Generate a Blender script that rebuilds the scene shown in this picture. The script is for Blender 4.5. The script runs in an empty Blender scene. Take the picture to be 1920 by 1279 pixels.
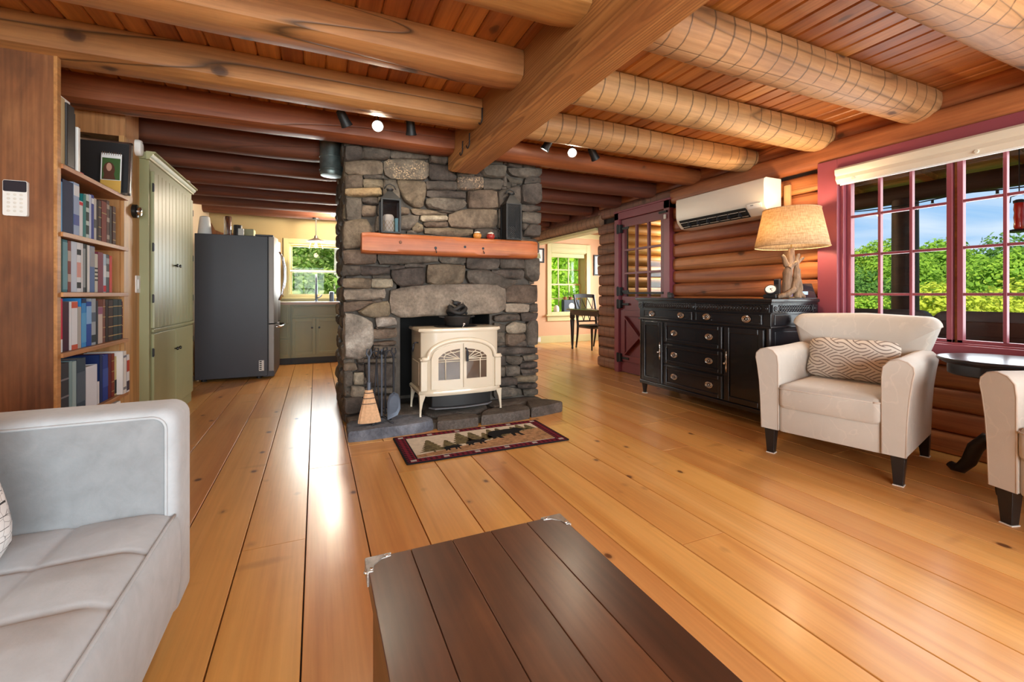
import bpy, math, random
import numpy as np
from mathutils import Vector, Matrix, noise

S = bpy.context.scene
COL = S.collection
PI = math.pi
rnd = random.Random(7)

# ------------------------------------------------------------------ camera
FOC, HZ, CAMH = 830.0, 552.0, 1.05          # focal length in px, horizon row, eye height
YAW = math.atan2(0.4052, 0.9142)
SN, CS = math.sin(YAW), math.cos(YAW)
cam = bpy.data.cameras.new('camera')
cam.sensor_fit = 'HORIZONTAL'; cam.sensor_width = 36.0
cam.lens = FOC / 1920 * 36.0
cam.shift_y = -(639.5 - HZ) / 1920
cam.clip_start = 0.05; cam.clip_end = 500
camo = bpy.data.objects.new('camera', cam); COL.objects.link(camo)
camo.location = (0, 0, CAMH); camo.rotation_euler = (PI / 2, 0, -YAW)
S.camera = camo

# ------------------------------------------------------------------ exposure
S.view_settings.view_transform = 'Standard'
S.view_settings.look = 'None'
S.view_settings.exposure = 0.20
S.view_settings.gamma = 1.0
S.view_settings.use_curve_mapping = False
S.cycles.max_bounces = 10
S.cycles.diffuse_bounces = 5
S.cycles.glossy_bounces = 4
S.cycles.transparent_max_bounces = 16
S.cycles.transmission_bounces = 6
S.cycles.sample_clamp_indirect = 6.0
S.cycles.caustics_reflective = False
S.cycles.caustics_refractive = False
S.cycles.use_denoising = True

# ------------------------------------------------------------------ sky
W = bpy.data.worlds.new('sky'); S.world = W; W.use_nodes = True
wn = W.node_tree; wn.nodes.clear()
def wnode(t, **kw):
    n = wn.nodes.new(t)
    for k, v in kw.items(): setattr(n, k, v)
    return n
tc = wnode('ShaderNodeTexCoord')
sep = wnode('ShaderNodeSeparateXYZ'); wn.links.new(tc.outputs['Generated'], sep.inputs[0])
grad = wnode('ShaderNodeValToRGB')
grad.color_ramp.elements[0].position = 0.0; grad.color_ramp.elements[0].color = (0.50, 0.68, 0.88, 1)
grad.color_ramp.elements[1].position = 0.6; grad.color_ramp.elements[1].color = (0.12, 0.30, 0.68, 1)
e = grad.color_ramp.elements.new(0.16); e.color = (0.24, 0.50, 0.86, 1)
wn.links.new(sep.outputs[2], grad.inputs[0])
mp = wnode('ShaderNodeMapping'); mp.inputs['Scale'].default_value = (2.0, 2.0, 11.0)
wn.links.new(tc.outputs['Generated'], mp.inputs[0])
nz = wnode('ShaderNodeTexNoise'); nz.inputs['Scale'].default_value = 1.6; nz.inputs['Detail'].default_value = 7
nz.inputs['Distortion'].default_value = 0.6
wn.links.new(mp.outputs[0], nz.inputs['Vector'])
cr = wnode('ShaderNodeValToRGB'); cr.color_ramp.elements[0].position = 0.40; cr.color_ramp.elements[1].position = 0.66
wn.links.new(nz.outputs['Fac'], cr.inputs[0])
mx = wnode('ShaderNodeMix', data_type='RGBA')
mx.inputs[7].default_value = (0.80, 0.87, 0.95, 1)
wn.links.new(cr.outputs[0], mx.inputs[0]); wn.links.new(grad.outputs[0], mx.inputs[6])
bg = wnode('ShaderNodeBackground'); bg.inputs['Strength'].default_value = 1.0
wn.links.new(mx.outputs[2], bg.inputs['Color'])
wo = wnode('ShaderNodeOutputWorld'); wn.links.new(bg.outputs[0], wo.inputs[0])

# ------------------------------------------------------------------ sun and window daylight
def add_light(name, kind, loc, energy, color=(1, 1, 1), rot=None, target=None, **kw):
    l = bpy.data.lights.new(name, kind); l.energy = energy; l.color = color
    for k, v in kw.items(): setattr(l, k, v)
    o = bpy.data.objects.new(name, l); COL.objects.link(o); o.location = loc
    if target is not None:
        o.rotation_euler = (Vector(target) - Vector(loc)).to_track_quat('-Z', 'Y').to_euler()
    elif rot: o.rotation_euler = rot
    return o
add_light('sun', 'SUN', (-20, -15, 28), 6.5, (1.0, 0.95, 0.86), target=(0, 0, 0), angle=0.02)
# area-lamp daylight; the south and dining-east windows are unseen, added for brightness
DAY = (0.90, 0.965, 1.0)
for x in (-0.05, 2.50):
    add_light('added_south_window_light', 'AREA', (x, -2.80, 1.26), 205, DAY, target=(x, 5, 1.0),
              shape='RECTANGLE', size=2.3, size_y=1.7)
add_light('east_window_daylight', 'AREA', (4.02, 1.15, 1.36), 34, (0.92, 0.97, 1.0), target=(0, 1.15, 1.1),
          shape='RECTANGLE', size=1.9, size_y=1.15)
add_light('added_dining_window_light', 'AREA', (6.62, 7.0, 1.4), 190, DAY, target=(4.0, 6.6, 0.9),
          shape='RECTANGLE', size=1.3, size_y=1.3)
add_light('kitchen_window_daylight', 'AREA', (0.12, 8.22, 1.44), 42, DAY, target=(0.1, 5, 0.9),
          shape='RECTANGLE', size=0.9, size_y=0.8)

# ------------------------------------------------------------------ pixel -> place (rectifying measurements of the photo)
def P(px, py, X=None, Y=None, Z=None):
    u, v = (px - 960) / FOC, (HZ - py) / FOC
    d = Vector((SN + u * CS, CS - u * SN, v))
    if Y is not None: t = Y / d.y
    elif X is not None: t = X / d.x
    else: t = (Z - CAMH) / d.z
    return Vector((0, 0, CAMH)) + d * t

# ------------------------------------------------------------------ mesh builder
class MB:
    def __init__(s): s.v = []; s.f = []
    def add(s, vs, fs):
        n = len(s.v); s.v += [tuple(v) for v in vs]; s.f += [tuple(i + n for i in f) for f in fs]; return s
    def box(s, x0, x1, y0, y1, z0, z1):
        return s.add([(x0,y0,z0),(x1,y0,z0),(x1,y1,z0),(x0,y1,z0),(x0,y0,z1),(x1,y0,z1),(x1,y1,z1),(x0,y1,z1)],
                     [(3,2,1,0),(4,5,6,7),(0,1,5,4),(1,2,6,5),(2,3,7,6),(3,0,4,7)])
    def obox(s, c, ax, ay, az):
        c, ax, ay, az = map(Vector, (c, ax, ay, az))
        vs = [c + ax*i + ay*j + az*k for k in (-1,1) for i, j in ((-1,-1),(1,-1),(1,1),(-1,1))]
        return s.add(vs, [(3,2,1,0),(4,5,6,7),(0,1,5,4),(1,2,6,5),(2,3,7,6),(3,0,4,7)])
    def bar(s, a, b, w, h, up=(0,0,1)):
        a, b = Vector(a), Vector(b); d = (b - a)
        l = d.length; d.normalize(); up = Vector(up)
        sx = d.cross(up)
        if sx.length < 1e-5: sx = d.cross(Vector((1,0,0)))
        sx.normalize(); uz = sx.cross(d)
        return s.obox((a + b) / 2, d * (l/2), sx * (w/2), uz * (h/2))
    def prism(s, poly, d0, d1, fn):
        """poly: 2D points; fn(u, v, d) -> xyz"""
        n = len(poly)
        vs = [fn(u, v, d0) for u, v in poly] + [fn(u, v, d1) for u, v in poly]
        return s.add(vs, [tuple(range(n))[::-1], tuple(range(n, 2*n))] + [(i, (i+1) % n, n + (i+1) % n, n + i) for i in range(n)])
    def tube(s, pts, r, seg=8, caps=True, sq=1.0, flat=None):
        pts = [Vector(p) for p in pts]; n = len(pts)
        rs = r if isinstance(r, (list, tuple)) else [r] * n
        vs = []; nrm = None
        for i, p in enumerate(pts):
            t = (pts[min(i+1, n-1)] - pts[max(i-1, 0)])
            if t.length < 1e-9: t = Vector((0,0,1))
            t.normalize()
            if nrm is None:
                a = Vector((0,0,1)) if abs(t.z) < 0.9 else Vector((1,0,0))
                nrm = (a - t * a.dot(t)).normalized()
            else:
                nrm = nrm - t * nrm.dot(t)
                nrm = nrm.normalized() if nrm.length > 1e-6 else t.orthogonal().normalized()
            bn = t.cross(nrm)
            for k in range(seg):
                an = 2 * PI * k / seg
                vs.append(p + nrm * (math.cos(an) * rs[i] * sq) + bn * (math.sin(an) * rs[i]))
        fs = [(i*seg + k, i*seg + (k+1) % seg, (i+1)*seg + (k+1) % seg, (i+1)*seg + k) for i in range(n-1) for k in range(seg)]
        if caps: fs += [tuple(range(seg))[::-1], tuple(range((n-1)*seg, n*seg))]
        return s.add(vs, fs)
    def lathe(s, prof, c=(0,0,0), seg=20, axis='Z', sx=1, sy=1, turn=0):
        c = Vector(c); vs = []; n = len(prof)
        for r, z in prof:
            for k in range(seg):
                a = 2*PI*(k + turn)/seg; x, y = r*math.cos(a)*sx, r*math.sin(a)*sy
                vs.append(c + (Vector((x,y,z)) if axis == 'Z' else Vector((z,x,y)) if axis == 'X' else Vector((y,z,x))))
        fs = [(i*seg+k, i*seg+(k+1)%seg, (i+1)*seg+(k+1)%seg, (i+1)*seg+k) for i in range(n-1) for k in range(seg)]
        fs += [tuple(range(seg))[::-1], tuple(range((n-1)*seg, n*seg))]
        return s.add(vs, fs)
    def pillow(s, poly, prof, fn, c=None):
        """rings of a convex outline: prof = [(scale, depth), ...] from back to front"""
        n = len(poly)
        if c is None: c = (sum(p[0] for p in poly)/n, sum(p[1] for p in poly)/n)
        vs = []
        for sc, d in prof:
            for u, v in poly: vs.append(fn(c[0] + (u-c[0])*sc, c[1] + (v-c[1])*sc, d))
        m = len(prof)
        fs = [(i*n+k, i*n+(k+1)%n, (i+1)*n+(k+1)%n, (i+1)*n+k) for i in range(m-1) for k in range(n)]
        fs += [tuple(range(n))[::-1], tuple(range((m-1)*n, m*n))]
        return s.add(vs, fs)
    def sphere(s, c, r, seg=12, rings=8, sz=1.0):
        return s.lathe([(max(1e-4, r*math.sin(PI*i/rings)), -r*sz*math.cos(PI*i/rings)) for i in range(rings+1)], c, seg)
    def grid(s, nu, nv, fn, flip=False):
        vs = [fn(i/(nu-1), j/(nv-1)) for i in range(nu) for j in range(nv)]
        fs = [(i*nv+j, (i+1)*nv+j, (i+1)*nv+j+1, i*nv+j+1) for i in range(nu-1) for j in range(nv-1)]
        if flip: fs = [f[::-1] for f in fs]
        return s.add(vs, fs)
    def build(s, name, mat, parent=None, smooth=False, bevel=0, seg=2, world=True, kind=None, label=None):
        me = bpy.data.meshes.new(name)
        vs = s.v
        off = Vector((0,0,0))
        if parent is None:
            a = np.array(vs); off = Vector(((a[:,0].min()+a[:,0].max())/2, (a[:,1].min()+a[:,1].max())/2, a[:,2].min()))
        elif world:
            off = root_of(parent).location
        vs = [(x-off.x, y-off.y, z-off.z) for x, y, z in vs]
        me.from_pydata(vs, [], s.f); me.update()
        fix_normals(me)
        if smooth:
            me.polygons.foreach_set('use_smooth', [True]*len(me.polygons))
            if smooth is not True: me.set_sharp_from_angle(angle=math.radians(smooth))
        me.materials.append(M[mat] if isinstance(mat, str) else mat)
        o = bpy.data.objects.new(name, me); COL.objects.link(o)
        if parent is None: o.location = off
        else: o.parent = parent
        if bevel:
            b = o.modifiers.new('bevel', 'BEVEL'); b.width = bevel; b.segments = seg; b.limit_method = 'ANGLE'; b.angle_limit = math.radians(35)
            me.polygons.foreach_set('use_smooth', [True]*len(me.polygons))
            b.harden_normals = True
        if kind: o['kind'] = kind
        if label: o['label'] = label
        return o
import bmesh
def fix_normals(me):
    bm = bmesh.new(); bm.from_mesh(me); bmesh.ops.recalc_face_normals(bm, faces=bm.faces); bm.to_mesh(me); bm.free()
def root_of(o):
    while o.parent: o = o.parent
    return o
def tag(o, label=None, cat=None, group=None, kind=None):
    if label: o['label'] = label
    if cat: o['category'] = cat
    if group: o['group'] = group
    if kind: o['kind'] = kind
    return o
def thing(name, label, cat, loc=(0,0,0), rz=0, group=None):
    o = bpy.data.objects.new(name, None); COL.objects.link(o)
    o.location = loc; o.rotation_euler = (0, 0, rz); o.empty_display_size = 0.1
    return tag(o, label, cat, group)
def solo(mb, name, mat, label, cat, group=None, **kw):
    return tag(mb.build(name, mat, None, **kw), label, cat, group)
def copy_tree(o, parent=None):
    c = o.copy(); COL.objects.link(c); c.parent = parent
    for ch in list(o.children): copy_tree(ch, c)
    return c
def rect(u0, u1, v0, v1, r=0.0, k=4):
    if r <= 0: return [(u0,v0),(u1,v0),(u1,v1),(u0,v1)]
    out = []
    for cx, cy, a0 in ((u1-r,v0+r,-PI/2),(u1-r,v1-r,0),(u0+r,v1-r,PI/2),(u0+r,v0+r,PI)):
        for i in range(k+1):
            a = a0 + PI/2*i/k; out.append((cx+r*math.cos(a), cy+r*math.sin(a)))
    return out
def XZ(y0): return lambda u, v, d: (u, y0 + d, v)
def YZ(x0): return lambda u, v, d: (x0 + d, u, v)
def XY(z0): return lambda u, v, d: (u, v, z0 + d)
# ------------------------------------------------------------------ materials
M = {}
class G:
    def __init__(s, name):
        s.m = bpy.data.materials.new(name); s.m.use_nodes = True; s.t = s.m.node_tree
        s.b = s.t.nodes['Principled BSDF']; s.o = s.t.nodes['Material Output']; M[name] = s.m
    def n(s, t, ins=None, **kw):
        nd = s.t.nodes.new('ShaderNode' + t)
        for k, v in kw.items(): setattr(nd, k, v)
        for k, v in (ins or {}).items(): s.set(nd, k, v)
        return nd
    def set(s, nd, k, v):
        if isinstance(v, bpy.types.NodeSocket): s.t.links.new(v, nd.inputs[k])
        else: nd.inputs[k].default_value = v
    def B(s, **kw):
        for k, v in kw.items():
            s.set(s.b, {'col':'Base Color','rough':'Roughness','metal':'Metallic','normal':'Normal','coat':'Coat Weight','coatr':'Coat Roughness',
                   'spec':'Specular IOR Level','emis':'Emission Color','ems':'Emission Strength','sheen':'Sheen Weight','sss':'Subsurface Weight'}[k], v)
        return s
    def math(s, op, a, b=0.0, clamp=False):
        nd = s.n('Math', operation=op, use_clamp=clamp); s.set(nd, 0, a); s.set(nd, 1, b); return nd.outputs[0]
    def mix(s, f, a, b, blend='MIX'):
        nd = s.n('Mix', data_type='RGBA', blend_type=blend); s.set(nd, 0, f); s.set(nd, 6, a); s.set(nd, 7, b); return nd.outputs[2]
    def ramp(s, f, *stops):
        nd = s.n('ValToRGB'); el = nd.color_ramp.elements
        while len(el) < len(stops): el.new(0.5)
        for e, (p, c) in zip(el, stops):
            e.position = p; e.color = (*c, 1) if len(c) == 3 else c
        s.set(nd, 0, f); return nd.outputs[0]
    def noise(s, vec, scale, detail=4, dist=0.0, rough=0.5, out='Fac'):
        return s.n('TexNoise', {'Vector': vec, 'Scale': scale, 'Detail': detail, 'Distortion': dist, 'Roughness': rough}).outputs[out]
    def coords(s, scale=(1,1,1), rndoff=True, src='Object'):
        v = s.n('TexCoord').outputs[src]
        if rndoff:
            r = s.n('ObjectInfo').outputs['Random']
            cb = s.n('CombineXYZ', {0: s.math('MULTIPLY', r, 37.3), 1: s.math('MULTIPLY', r, 71.7), 2: s.math('MULTIPLY', r, 53.1)}).outputs[0]
            v = s.n('VectorMath', {0: v, 1: cb}, operation='ADD').outputs[0]
        return s.n('Mapping', {'Vector': v, 'Scale': scale}).outputs[0]
    def bump(s, h, strength=0.3, dist=0.01):
        return s.n('Bump', {'Height': h, 'Strength': strength, 'Distance': dist}).outputs[0]
    def rand(s): return s.n('ObjectInfo').outputs['Random']
BW = ((0.0, (0,0,0)), (1.0, (1,1,1)))

def plain(name, col, rough=0.5, metal=0.0, var=0.06, scale=6.0, coat=0.0, bump=0.0, spec=0.5):
    g = G(name); v = g.coords()
    f = g.noise(v, scale, 5)
    c = g.mix(f, tuple(max(0, x*(1-var*1.6)) for x in col)+(1,), tuple(min(1, x*(1+var*1.4)) for x in col)+(1,))
    g.B(col=c, rough=rough, metal=metal, coat=coat, spec=spec)
    if bump: g.B(normal=g.bump(g.noise(v, scale*9, 4), bump, 0.004))
    return g

def wood(name, light, mid, dark, axis='X', rough=0.5, knots=1.0, ring=0.0, bump=0.25, coat=0.0, var=0.35, across=9.0, along=0.5,
         fine=0.35, knotcol=(0.05,0.018,0.007), knotscale=(2.4,3.2), crack=0.0, coatr=0.1, stain=0.0, hue=0.014, src='Object', rings=0.0, spike=0.0, mids=0.5, blotch=0.3, knotsz=1.0):
    g = G(name)
    i = 'XYZ'.index(axis)
    def sc(a, b): return tuple(a if k == i else b for k in range(3))
    base = g.coords(sc(along, across), src=src)
    n1 = g.noise(base, 1.0, 6, 0.9, 0.55)
    c = g.ramp(n1, (0.28, dark), (0.52, mid), (0.74, light))
    nm = g.noise(g.coords(sc(along*2.6, across*4.2), src=src), 1.0, 5, 0.5, 0.6)
    c = g.mix(mids, c, g.mix(1.0, c, g.ramp(nm, (0.3, (0.60,0.55,0.50)), (0.5, (1,1,1)), (0.72, (1.28,1.26,1.2))), 'MULTIPLY'))
    nf = g.noise(g.coords(sc(1.6, 75), src=src), 1.0, 3)
    c = g.mix(fine, c, g.mix(1.0, c, g.ramp(nf, (0.3, (0.55,0.5,0.45)), (0.65, (1.1,1.1,1.1))), 'MULTIPLY'))
    if blotch:
        nb = g.noise(g.coords(sc(2.2, 5.0), src=src), 1.0, 7, 0.3, 0.68)
        c = g.mix(blotch, c, g.mix(1.0, c, g.ramp(nb, (0.32, (0.55,0.50,0.46)), (0.5, (1,1,1)), (0.7, (1.3,1.3,1.28))), 'MULTIPLY'))
    hgt = n1
    if rings:
        # plain-sawn growth rings about a heart inside the timber
        vr = g.n('Mapping', {'Vector': g.n('TexCoord').outputs[src], 'Location': (0.02, 0, -0.10), 'Scale': sc(0.10, 1.0)}).outputs[0]
        vr = g.n('VectorMath', {0: vr, 1: g.n('VectorMath', {0: g.noise(g.n('Mapping', {'Vector': g.n('TexCoord').outputs[src], 'Scale': sc(0.9, 3.0)}).outputs[0], 1.0, 2, out='Color'), 1: (0.075, 0.075, 0.075)}, operation='MULTIPLY').outputs[0]}, operation='ADD').outputs[0]
        wr = g.n('TexWave', {'Vector': vr, 'Scale': 26.0, 'Distortion': 0.8, 'Detail': 2.0}, wave_type='RINGS', rings_direction=axis, wave_profile='SAW').outputs['Fac']
        rk = g.ramp(wr, (0.35, (0,0,0)), (0.9, (1,1,1)), (1.0, (0.2,0.2,0.2)))
        c = g.mix(g.math('MULTIPLY', rk, rings), c, tuple(x*0.75 for x in dark)+(1,))
    if spike:
        vs_ = g.n('TexVoronoi', {'Vector': g.coords(sc(4.6, 1.25), src=src), 'Scale': 1.0, 'Randomness': 1.0}).outputs['Distance']
        vs_ = g.math('ADD', vs_, g.math('MULTIPLY', g.math('SUBTRACT', g.noise(g.coords((6,6,6), src=src), 1.0, 3), 0.5), 0.16))
        ks = g.ramp(vs_, (0.0, (1,1,1)), (0.07, (0.7,0.7,0.7)), (0.15, (0,0,0)))
        c = g.mix(g.math('MULTIPLY', ks, spike), c, tuple(x*0.5 for x in dark)+(1,))
    if knots:
        vo = g.n('TexVoronoi', {'Vector': g.coords(sc(*knotscale), src=src), 'Scale': 1.0, 'Randomness': 1.0}).outputs['Distance']
        nn = g.noise(g.coords((14,14,14), src=src), 1.0, 2)
        vo = g.math('ADD', vo, g.math('MULTIPLY', g.math('SUBTRACT', nn, 0.5), 0.10*knotsz))
        k = g.ramp(vo, (0.055*knotsz, (1,1,1)), (0.085*knotsz, (0.75,0.75,0.75)), (0.10*knotsz, (0.28,0.28,0.28)), (0.17*knotsz, (0,0,0)))
        c = g.mix(g.math('MULTIPLY', k, knots), c, (*knotcol, 1))
    if ring:
        # hewing marks that cross the grain
        v3 = g.coords(sc(7.5, 0.6), src=src)
        wv = g.n('TexWave', {'Vector': v3, 'Scale': 0.36, 'Distortion': 4.0, 'Detail': 2.0, 'Detail Scale': 1.1}, bands_direction=axis).outputs['Fac']
        rk = g.ramp(wv, (0.0, (1,1,1)), (0.012, (0.6,0.6,0.6)), (0.035, (0,0,0)))
        br = g.ramp(g.noise(g.coords((9,9,9), src=src), 1.0, 3), (0.32, (0,0,0)), (0.46, (1,1,1)))
        rk = g.math('MULTIPLY', rk, br)
        c = g.mix(g.math('MULTIPLY', rk, ring), c, tuple(x*0.22 for x in mid)+(1,))
        hgt = g.math('SUBTRACT', hgt, g.math('MULTIPLY', rk, 0.7))
    if crack:
        vc = g.coords(sc(0.16, 2.6), src=src)
        wc = g.noise(vc, 1.0, 1, 0.2)
        ck = g.ramp(g.math('ABSOLUTE', g.math('SUBTRACT', wc, 0.5)), (0.0, (1,1,1)), (0.0022, (0.8,0.8,0.8)), (0.0045, (0,0,0)))
        c = g.mix(g.math('MULTIPLY', ck, crack), c, tuple(x*0.12 for x in mid)+(1,))
        hgt = g.math('SUBTRACT', hgt, g.math('MULTIPLY', ck, 1.0))
    if stain:
        st = g.ramp(g.noise(g.coords((2.3,2.3,2.3), src=src), 1.0, 5), (0.5, (0,0,0)), (0.72, (1,1,1)))
        c = g.mix(g.math('MULTIPLY', st, stain), c, tuple(x*0.45 for x in dark)+(1,))
    hs = g.n('HueSaturation', {'Color': c, 'Hue': g.math('ADD', g.math('MULTIPLY', g.rand(), hue), 0.5 - hue/2),
                               'Value': g.math('ADD', g.math('MULTIPLY', g.rand(), var), 1.0 - var*0.5)}).outputs[0]
    g.B(col=hs, rough=rough, coat=coat, coatr=coatr)
    if bump: g.B(normal=g.bump(hgt, bump, 0.006))
    return g

# timber
wood('floor_pine', (0.78,0.43,0.145), (0.73,0.365,0.105), (0.60,0.255,0.06), 'Y', rough=0.30, knots=0.9, mids=0.16, blotch=0.12, bump=0.05, coat=0.22, coatr=0.18, var=0.2, spike=0.45,
     across=5.5, along=0.35, fine=0.16, knotcol=(0.10,0.028,0.008), knotscale=(3.3,4.6), knotsz=0.76)
wood('floor_pine_cross', (0.78,0.43,0.145), (0.73,0.365,0.105), (0.60,0.255,0.06), 'X', rough=0.30, knots=0.6, mids=0.16, blotch=0.12, bump=0.05, coat=0.16, coatr=0.22, var=0.2,
     across=5.5, along=0.35, fine=0.16, knotcol=(0.10,0.028,0.008), knotscale=(3.3,4.6), knotsz=0.76)
wood('ceiling_pine', (0.52,0.225,0.065), (0.41,0.155,0.038), (0.27,0.08,0.018), 'Y', rough=0.45, knots=0.8, bump=0.08, var=0.35, across=7, knotscale=(2.0,3.4))
wood('log_hewn', (0.54,0.29,0.11), (0.43,0.195,0.062), (0.26,0.10,0.03), 'X', rough=0.55, knots=0.9, crack=0.9, bump=0.3, stain=0.08, var=0.2, across=5, knotscale=(2.2,3.0))
wood('log_ringed', (0.56,0.345,0.163), (0.46,0.25,0.10), (0.32,0.15,0.052), 'X', rough=0.55, knots=0.9, ring=0.9, crack=0.6, bump=0.3, stain=0.12, var=0.2, across=4, knotscale=(2.2,3.0))
wood('log_dark', (0.20,0.062,0.028), (0.135,0.036,0.016), (0.075,0.02,0.010), 'X', rough=0.68, knots=0.7, crack=0.4, bump=0.3, var=0.25, across=5)
wood('log_red', (0.36,0.13,0.042), (0.27,0.082,0.026), (0.15,0.04,0.014), 'X', rough=0.5, knots=0.8, crack=0.7, bump=0.3, var=0.15, across=5)
wood('timber_fir', (0.55,0.285,0.105), (0.44,0.20,0.066), (0.29,0.11,0.034), 'Y', rough=0.5, knots=0.6, bump=0.15, var=0.02, across=5, along=0.4, fine=0.3, rings=0.8, knotscale=(1.6,2.6))
wood('wall_log', (0.50,0.20,0.068), (0.40,0.135,0.043), (0.23,0.065,0.021), 'Y', rough=0.5, knots=0.85, crack=0.5, bump=0.3, var=0.3, across=6, knotscale=(2.4,3.4))
wood('wall_log_brown', (0.34,0.175,0.105), (0.25,0.115,0.066), (0.15,0.063,0.037), 'Y', rough=0.6, knots=0.6, ring=0.6, crack=0.5, bump=0.35, var=0.25, across=6)
wood('header_log', (0.40,0.25,0.155), (0.30,0.17,0.10), (0.17,0.085,0.05), 'Y', rough=0.6, knots=0.5, ring=1.0, crack=0.3, bump=0.4, var=0.1, across=5)
wood('panel_wood', (0.31,0.125,0.044), (0.22,0.078,0.025), (0.115,0.037,0.012), 'Z', rough=0.55, knots=0.3, bump=0.3, var=0.1, across=5, along=1.3, fine=0.6, stain=0.5)
wood('shelf_wood', (0.55,0.27,0.10), (0.44,0.19,0.06), (0.31,0.115,0.032), 'Y', rough=0.5, knots=0.5, bump=0.1, var=0.15, across=6)
wood('board_wood', (0.56,0.31,0.125), (0.46,0.225,0.08), (0.34,0.145,0.046), 'Z', rough=0.5, knots=0.8, bump=0.1, var=0.1, across=6, knotscale=(2.2,5))
wood('mantel_wood', (0.60,0.24,0.075), (0.46,0.145,0.036), (0.24,0.055,0.016), 'X', rough=0.45, knots=0.8, crack=0.9, bump=0.4, var=0.02, across=6, stain=0.3)
wood('table_top', (0.17,0.062,0.024), (0.11,0.037,0.015), (0.052,0.018,0.009), 'Y', rough=0.36, knots=0.0, bump=0.25, coat=0.25, coatr=0.25, var=0.15, across=5, along=0.9, fine=0.5, stain=0.5)
wood('driftwood', (0.42,0.30,0.20), (0.27,0.175,0.11), (0.11,0.062,0.036), 'Z', rough=0.75, knots=0.0, bump=0.7, var=0.0, across=30, along=3, fine=0.5)
wood('porch_wood', (0.66,0.33,0.09), (0.52,0.22,0.055), (0.34,0.12,0.03), 'Y', rough=0.6, knots=0.6, bump=0.2, var=0.25)
wood('porch_dark', (0.085,0.036,0.022), (0.055,0.023,0.016), (0.03,0.013,0.01), 'Y', rough=0.6, knots=0.5, crack=0.4, bump=0.3, var=0.2)
wood('bark', (0.16,0.12,0.09), (0.10,0.072,0.052), (0.05,0.036,0.028), 'Z', rough=0.9, knots=0, bump=0.6, var=0.2)

# paint, metal and cloth
plain('subfloor', (0.03,0.014,0.006), 0.8)
plain('gap_dark', (0.02,0.012,0.008), 0.8)
plain('red_paint', (0.235,0.052,0.070), 0.42, var=0.05)
plain('red_paint_door', (0.20,0.045,0.058), 0.42, var=0.05)
plain('sage', (0.275,0.27,0.135), 0.40, var=0.04)
plain('sage_light', (0.37,0.355,0.19), 0.45, var=0.04)
plain('trim_yellow', (0.62,0.56,0.28), 0.5, var=0.04)
plain('peach_wall', (0.70,0.42,0.245), 0.8, var=0.05, scale=2)
plain('kitchen_wall', (0.44,0.335,0.165), 0.8, var=0.06, scale=2)
plain('plaster', (0.55,0.42,0.28), 0.8, var=0.05, scale=2)
plain('white_plastic', (0.80,0.79,0.76), 0.4, var=0.02)
plain('ac_white', (0.72,0.66,0.57), 0.35, var=0.02)
plain('blind_cream', (0.66,0.59,0.47), 0.6, var=0.03)
plain('black_paint', (0.012,0.011,0.013), 0.24, var=0.2, coat=0.2, bump=0.02)
plain('black_side', (0.013,0.013,0.016), 0.28, var=0.2, coat=0.2)
plain('black_leg', (0.013,0.011,0.011), 0.35, var=0.2)
plain('black_metal', (0.017,0.017,0.018), 0.5, 0.3, var=0.25)
plain('iron', (0.035,0.036,0.042), 0.55, 0.6, var=0.3, bump=0.2)
plain('blue_iron', (0.10,0.12,0.155), 0.5, 0.5, var=0.3, bump=0.2)
plain('cast_iron', (0.028,0.025,0.024), 0.6, 0.4, var=0.3, bump=0.3)
plain('chrome', (0.72,0.72,0.74), 0.16, 1.0, var=0.03)
plain('pewter', (0.74,0.70,0.66), 0.24, 1.0, var=0.15, scale=40)
plain('corner_metal', (0.50,0.47,0.44), 0.38, 0.9, var=0.35, scale=50, bump=0.5)
plain('steel_brown', (0.15,0.125,0.11), 0.45, 0.9, var=0.05)
plain('fridge_side', (0.046,0.046,0.056), 0.42, 0.1, var=0.05, bump=0.03)
plain('galvanized', (0.22,0.27,0.265), 0.45, 0.8, var=0.5, scale=14)
plain('stove_enamel', (0.66,0.575,0.44), 0.22, var=0.03, coat=0.4)
plain('stove_enamel_top', (0.70,0.61,0.47), 0.22, var=0.03, coat=0.4)
plain('stove_glass', (0.085,0.055,0.036), 0.16, var=0.3, scale=9, coat=0.3)
plain('ash_lip', (0.13,0.13,0.14), 0.5, var=0.2)
plain('firebox', (0.008,0.007,0.006), 0.9)
plain('mortar', (0.10,0.083,0.068), 0.9, var=0.4, scale=18, bump=0.6)
plain('broom_straw', (0.72,0.43,0.235), 0.8, var=0.2, scale=60, bump=0.4)
plain('broom_wire', (0.05,0.03,0.03), 0.6)
plain('countertop', (0.42,0.25,0.15), 0.35, var=0.1)
plain('counter_top_pale', (0.62,0.60,0.56), 0.25, var=0.06)
plain('toe_dark', (0.05,0.05,0.048), 0.6)
plain('silver_dark', (0.10,0.115,0.14), 0.3, 0.8, var=0.1)
plain('candle', (0.82,0.76,0.66), 0.6, var=0.02)
plain('teal_paper', (0.18,0.42,0.47), 0.6)
plain('pumpkin_orange', (0.55,0.23,0.045), 0.35, var=0.2)
plain('pumpkin_red', (0.32,0.03,0.022), 0.3, var=0.2)
plain('jar_white', (0.75,0.70,0.62), 0.6)
plain('brass', (0.42,0.31,0.14), 0.3, 1.0, var=0.1)
plain('dark_knob', (0.03,0.028,0.026), 0.25, 0.6)
plain('seat_black', (0.02,0.019,0.02), 0.45)
plain('navy_box', (0.030,0.042,0.062), 0.5)
plain('terracotta', (0.30,0.11,0.05), 0.7)
plain('grass', (0.13,0.22,0.04), 0.9, var=0.5, scale=2)
plain('porch_cushion', (0.10,0.095,0.10), 0.8, var=0.15)
plain('feeder_red', (0.75,0.03,0.02), 0.15, coat=0.5)
plain('photo_green', (0.05,0.11,0.03), 0.4)
plain('photo_skin', (0.55,0.30,0.21), 0.5)
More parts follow.
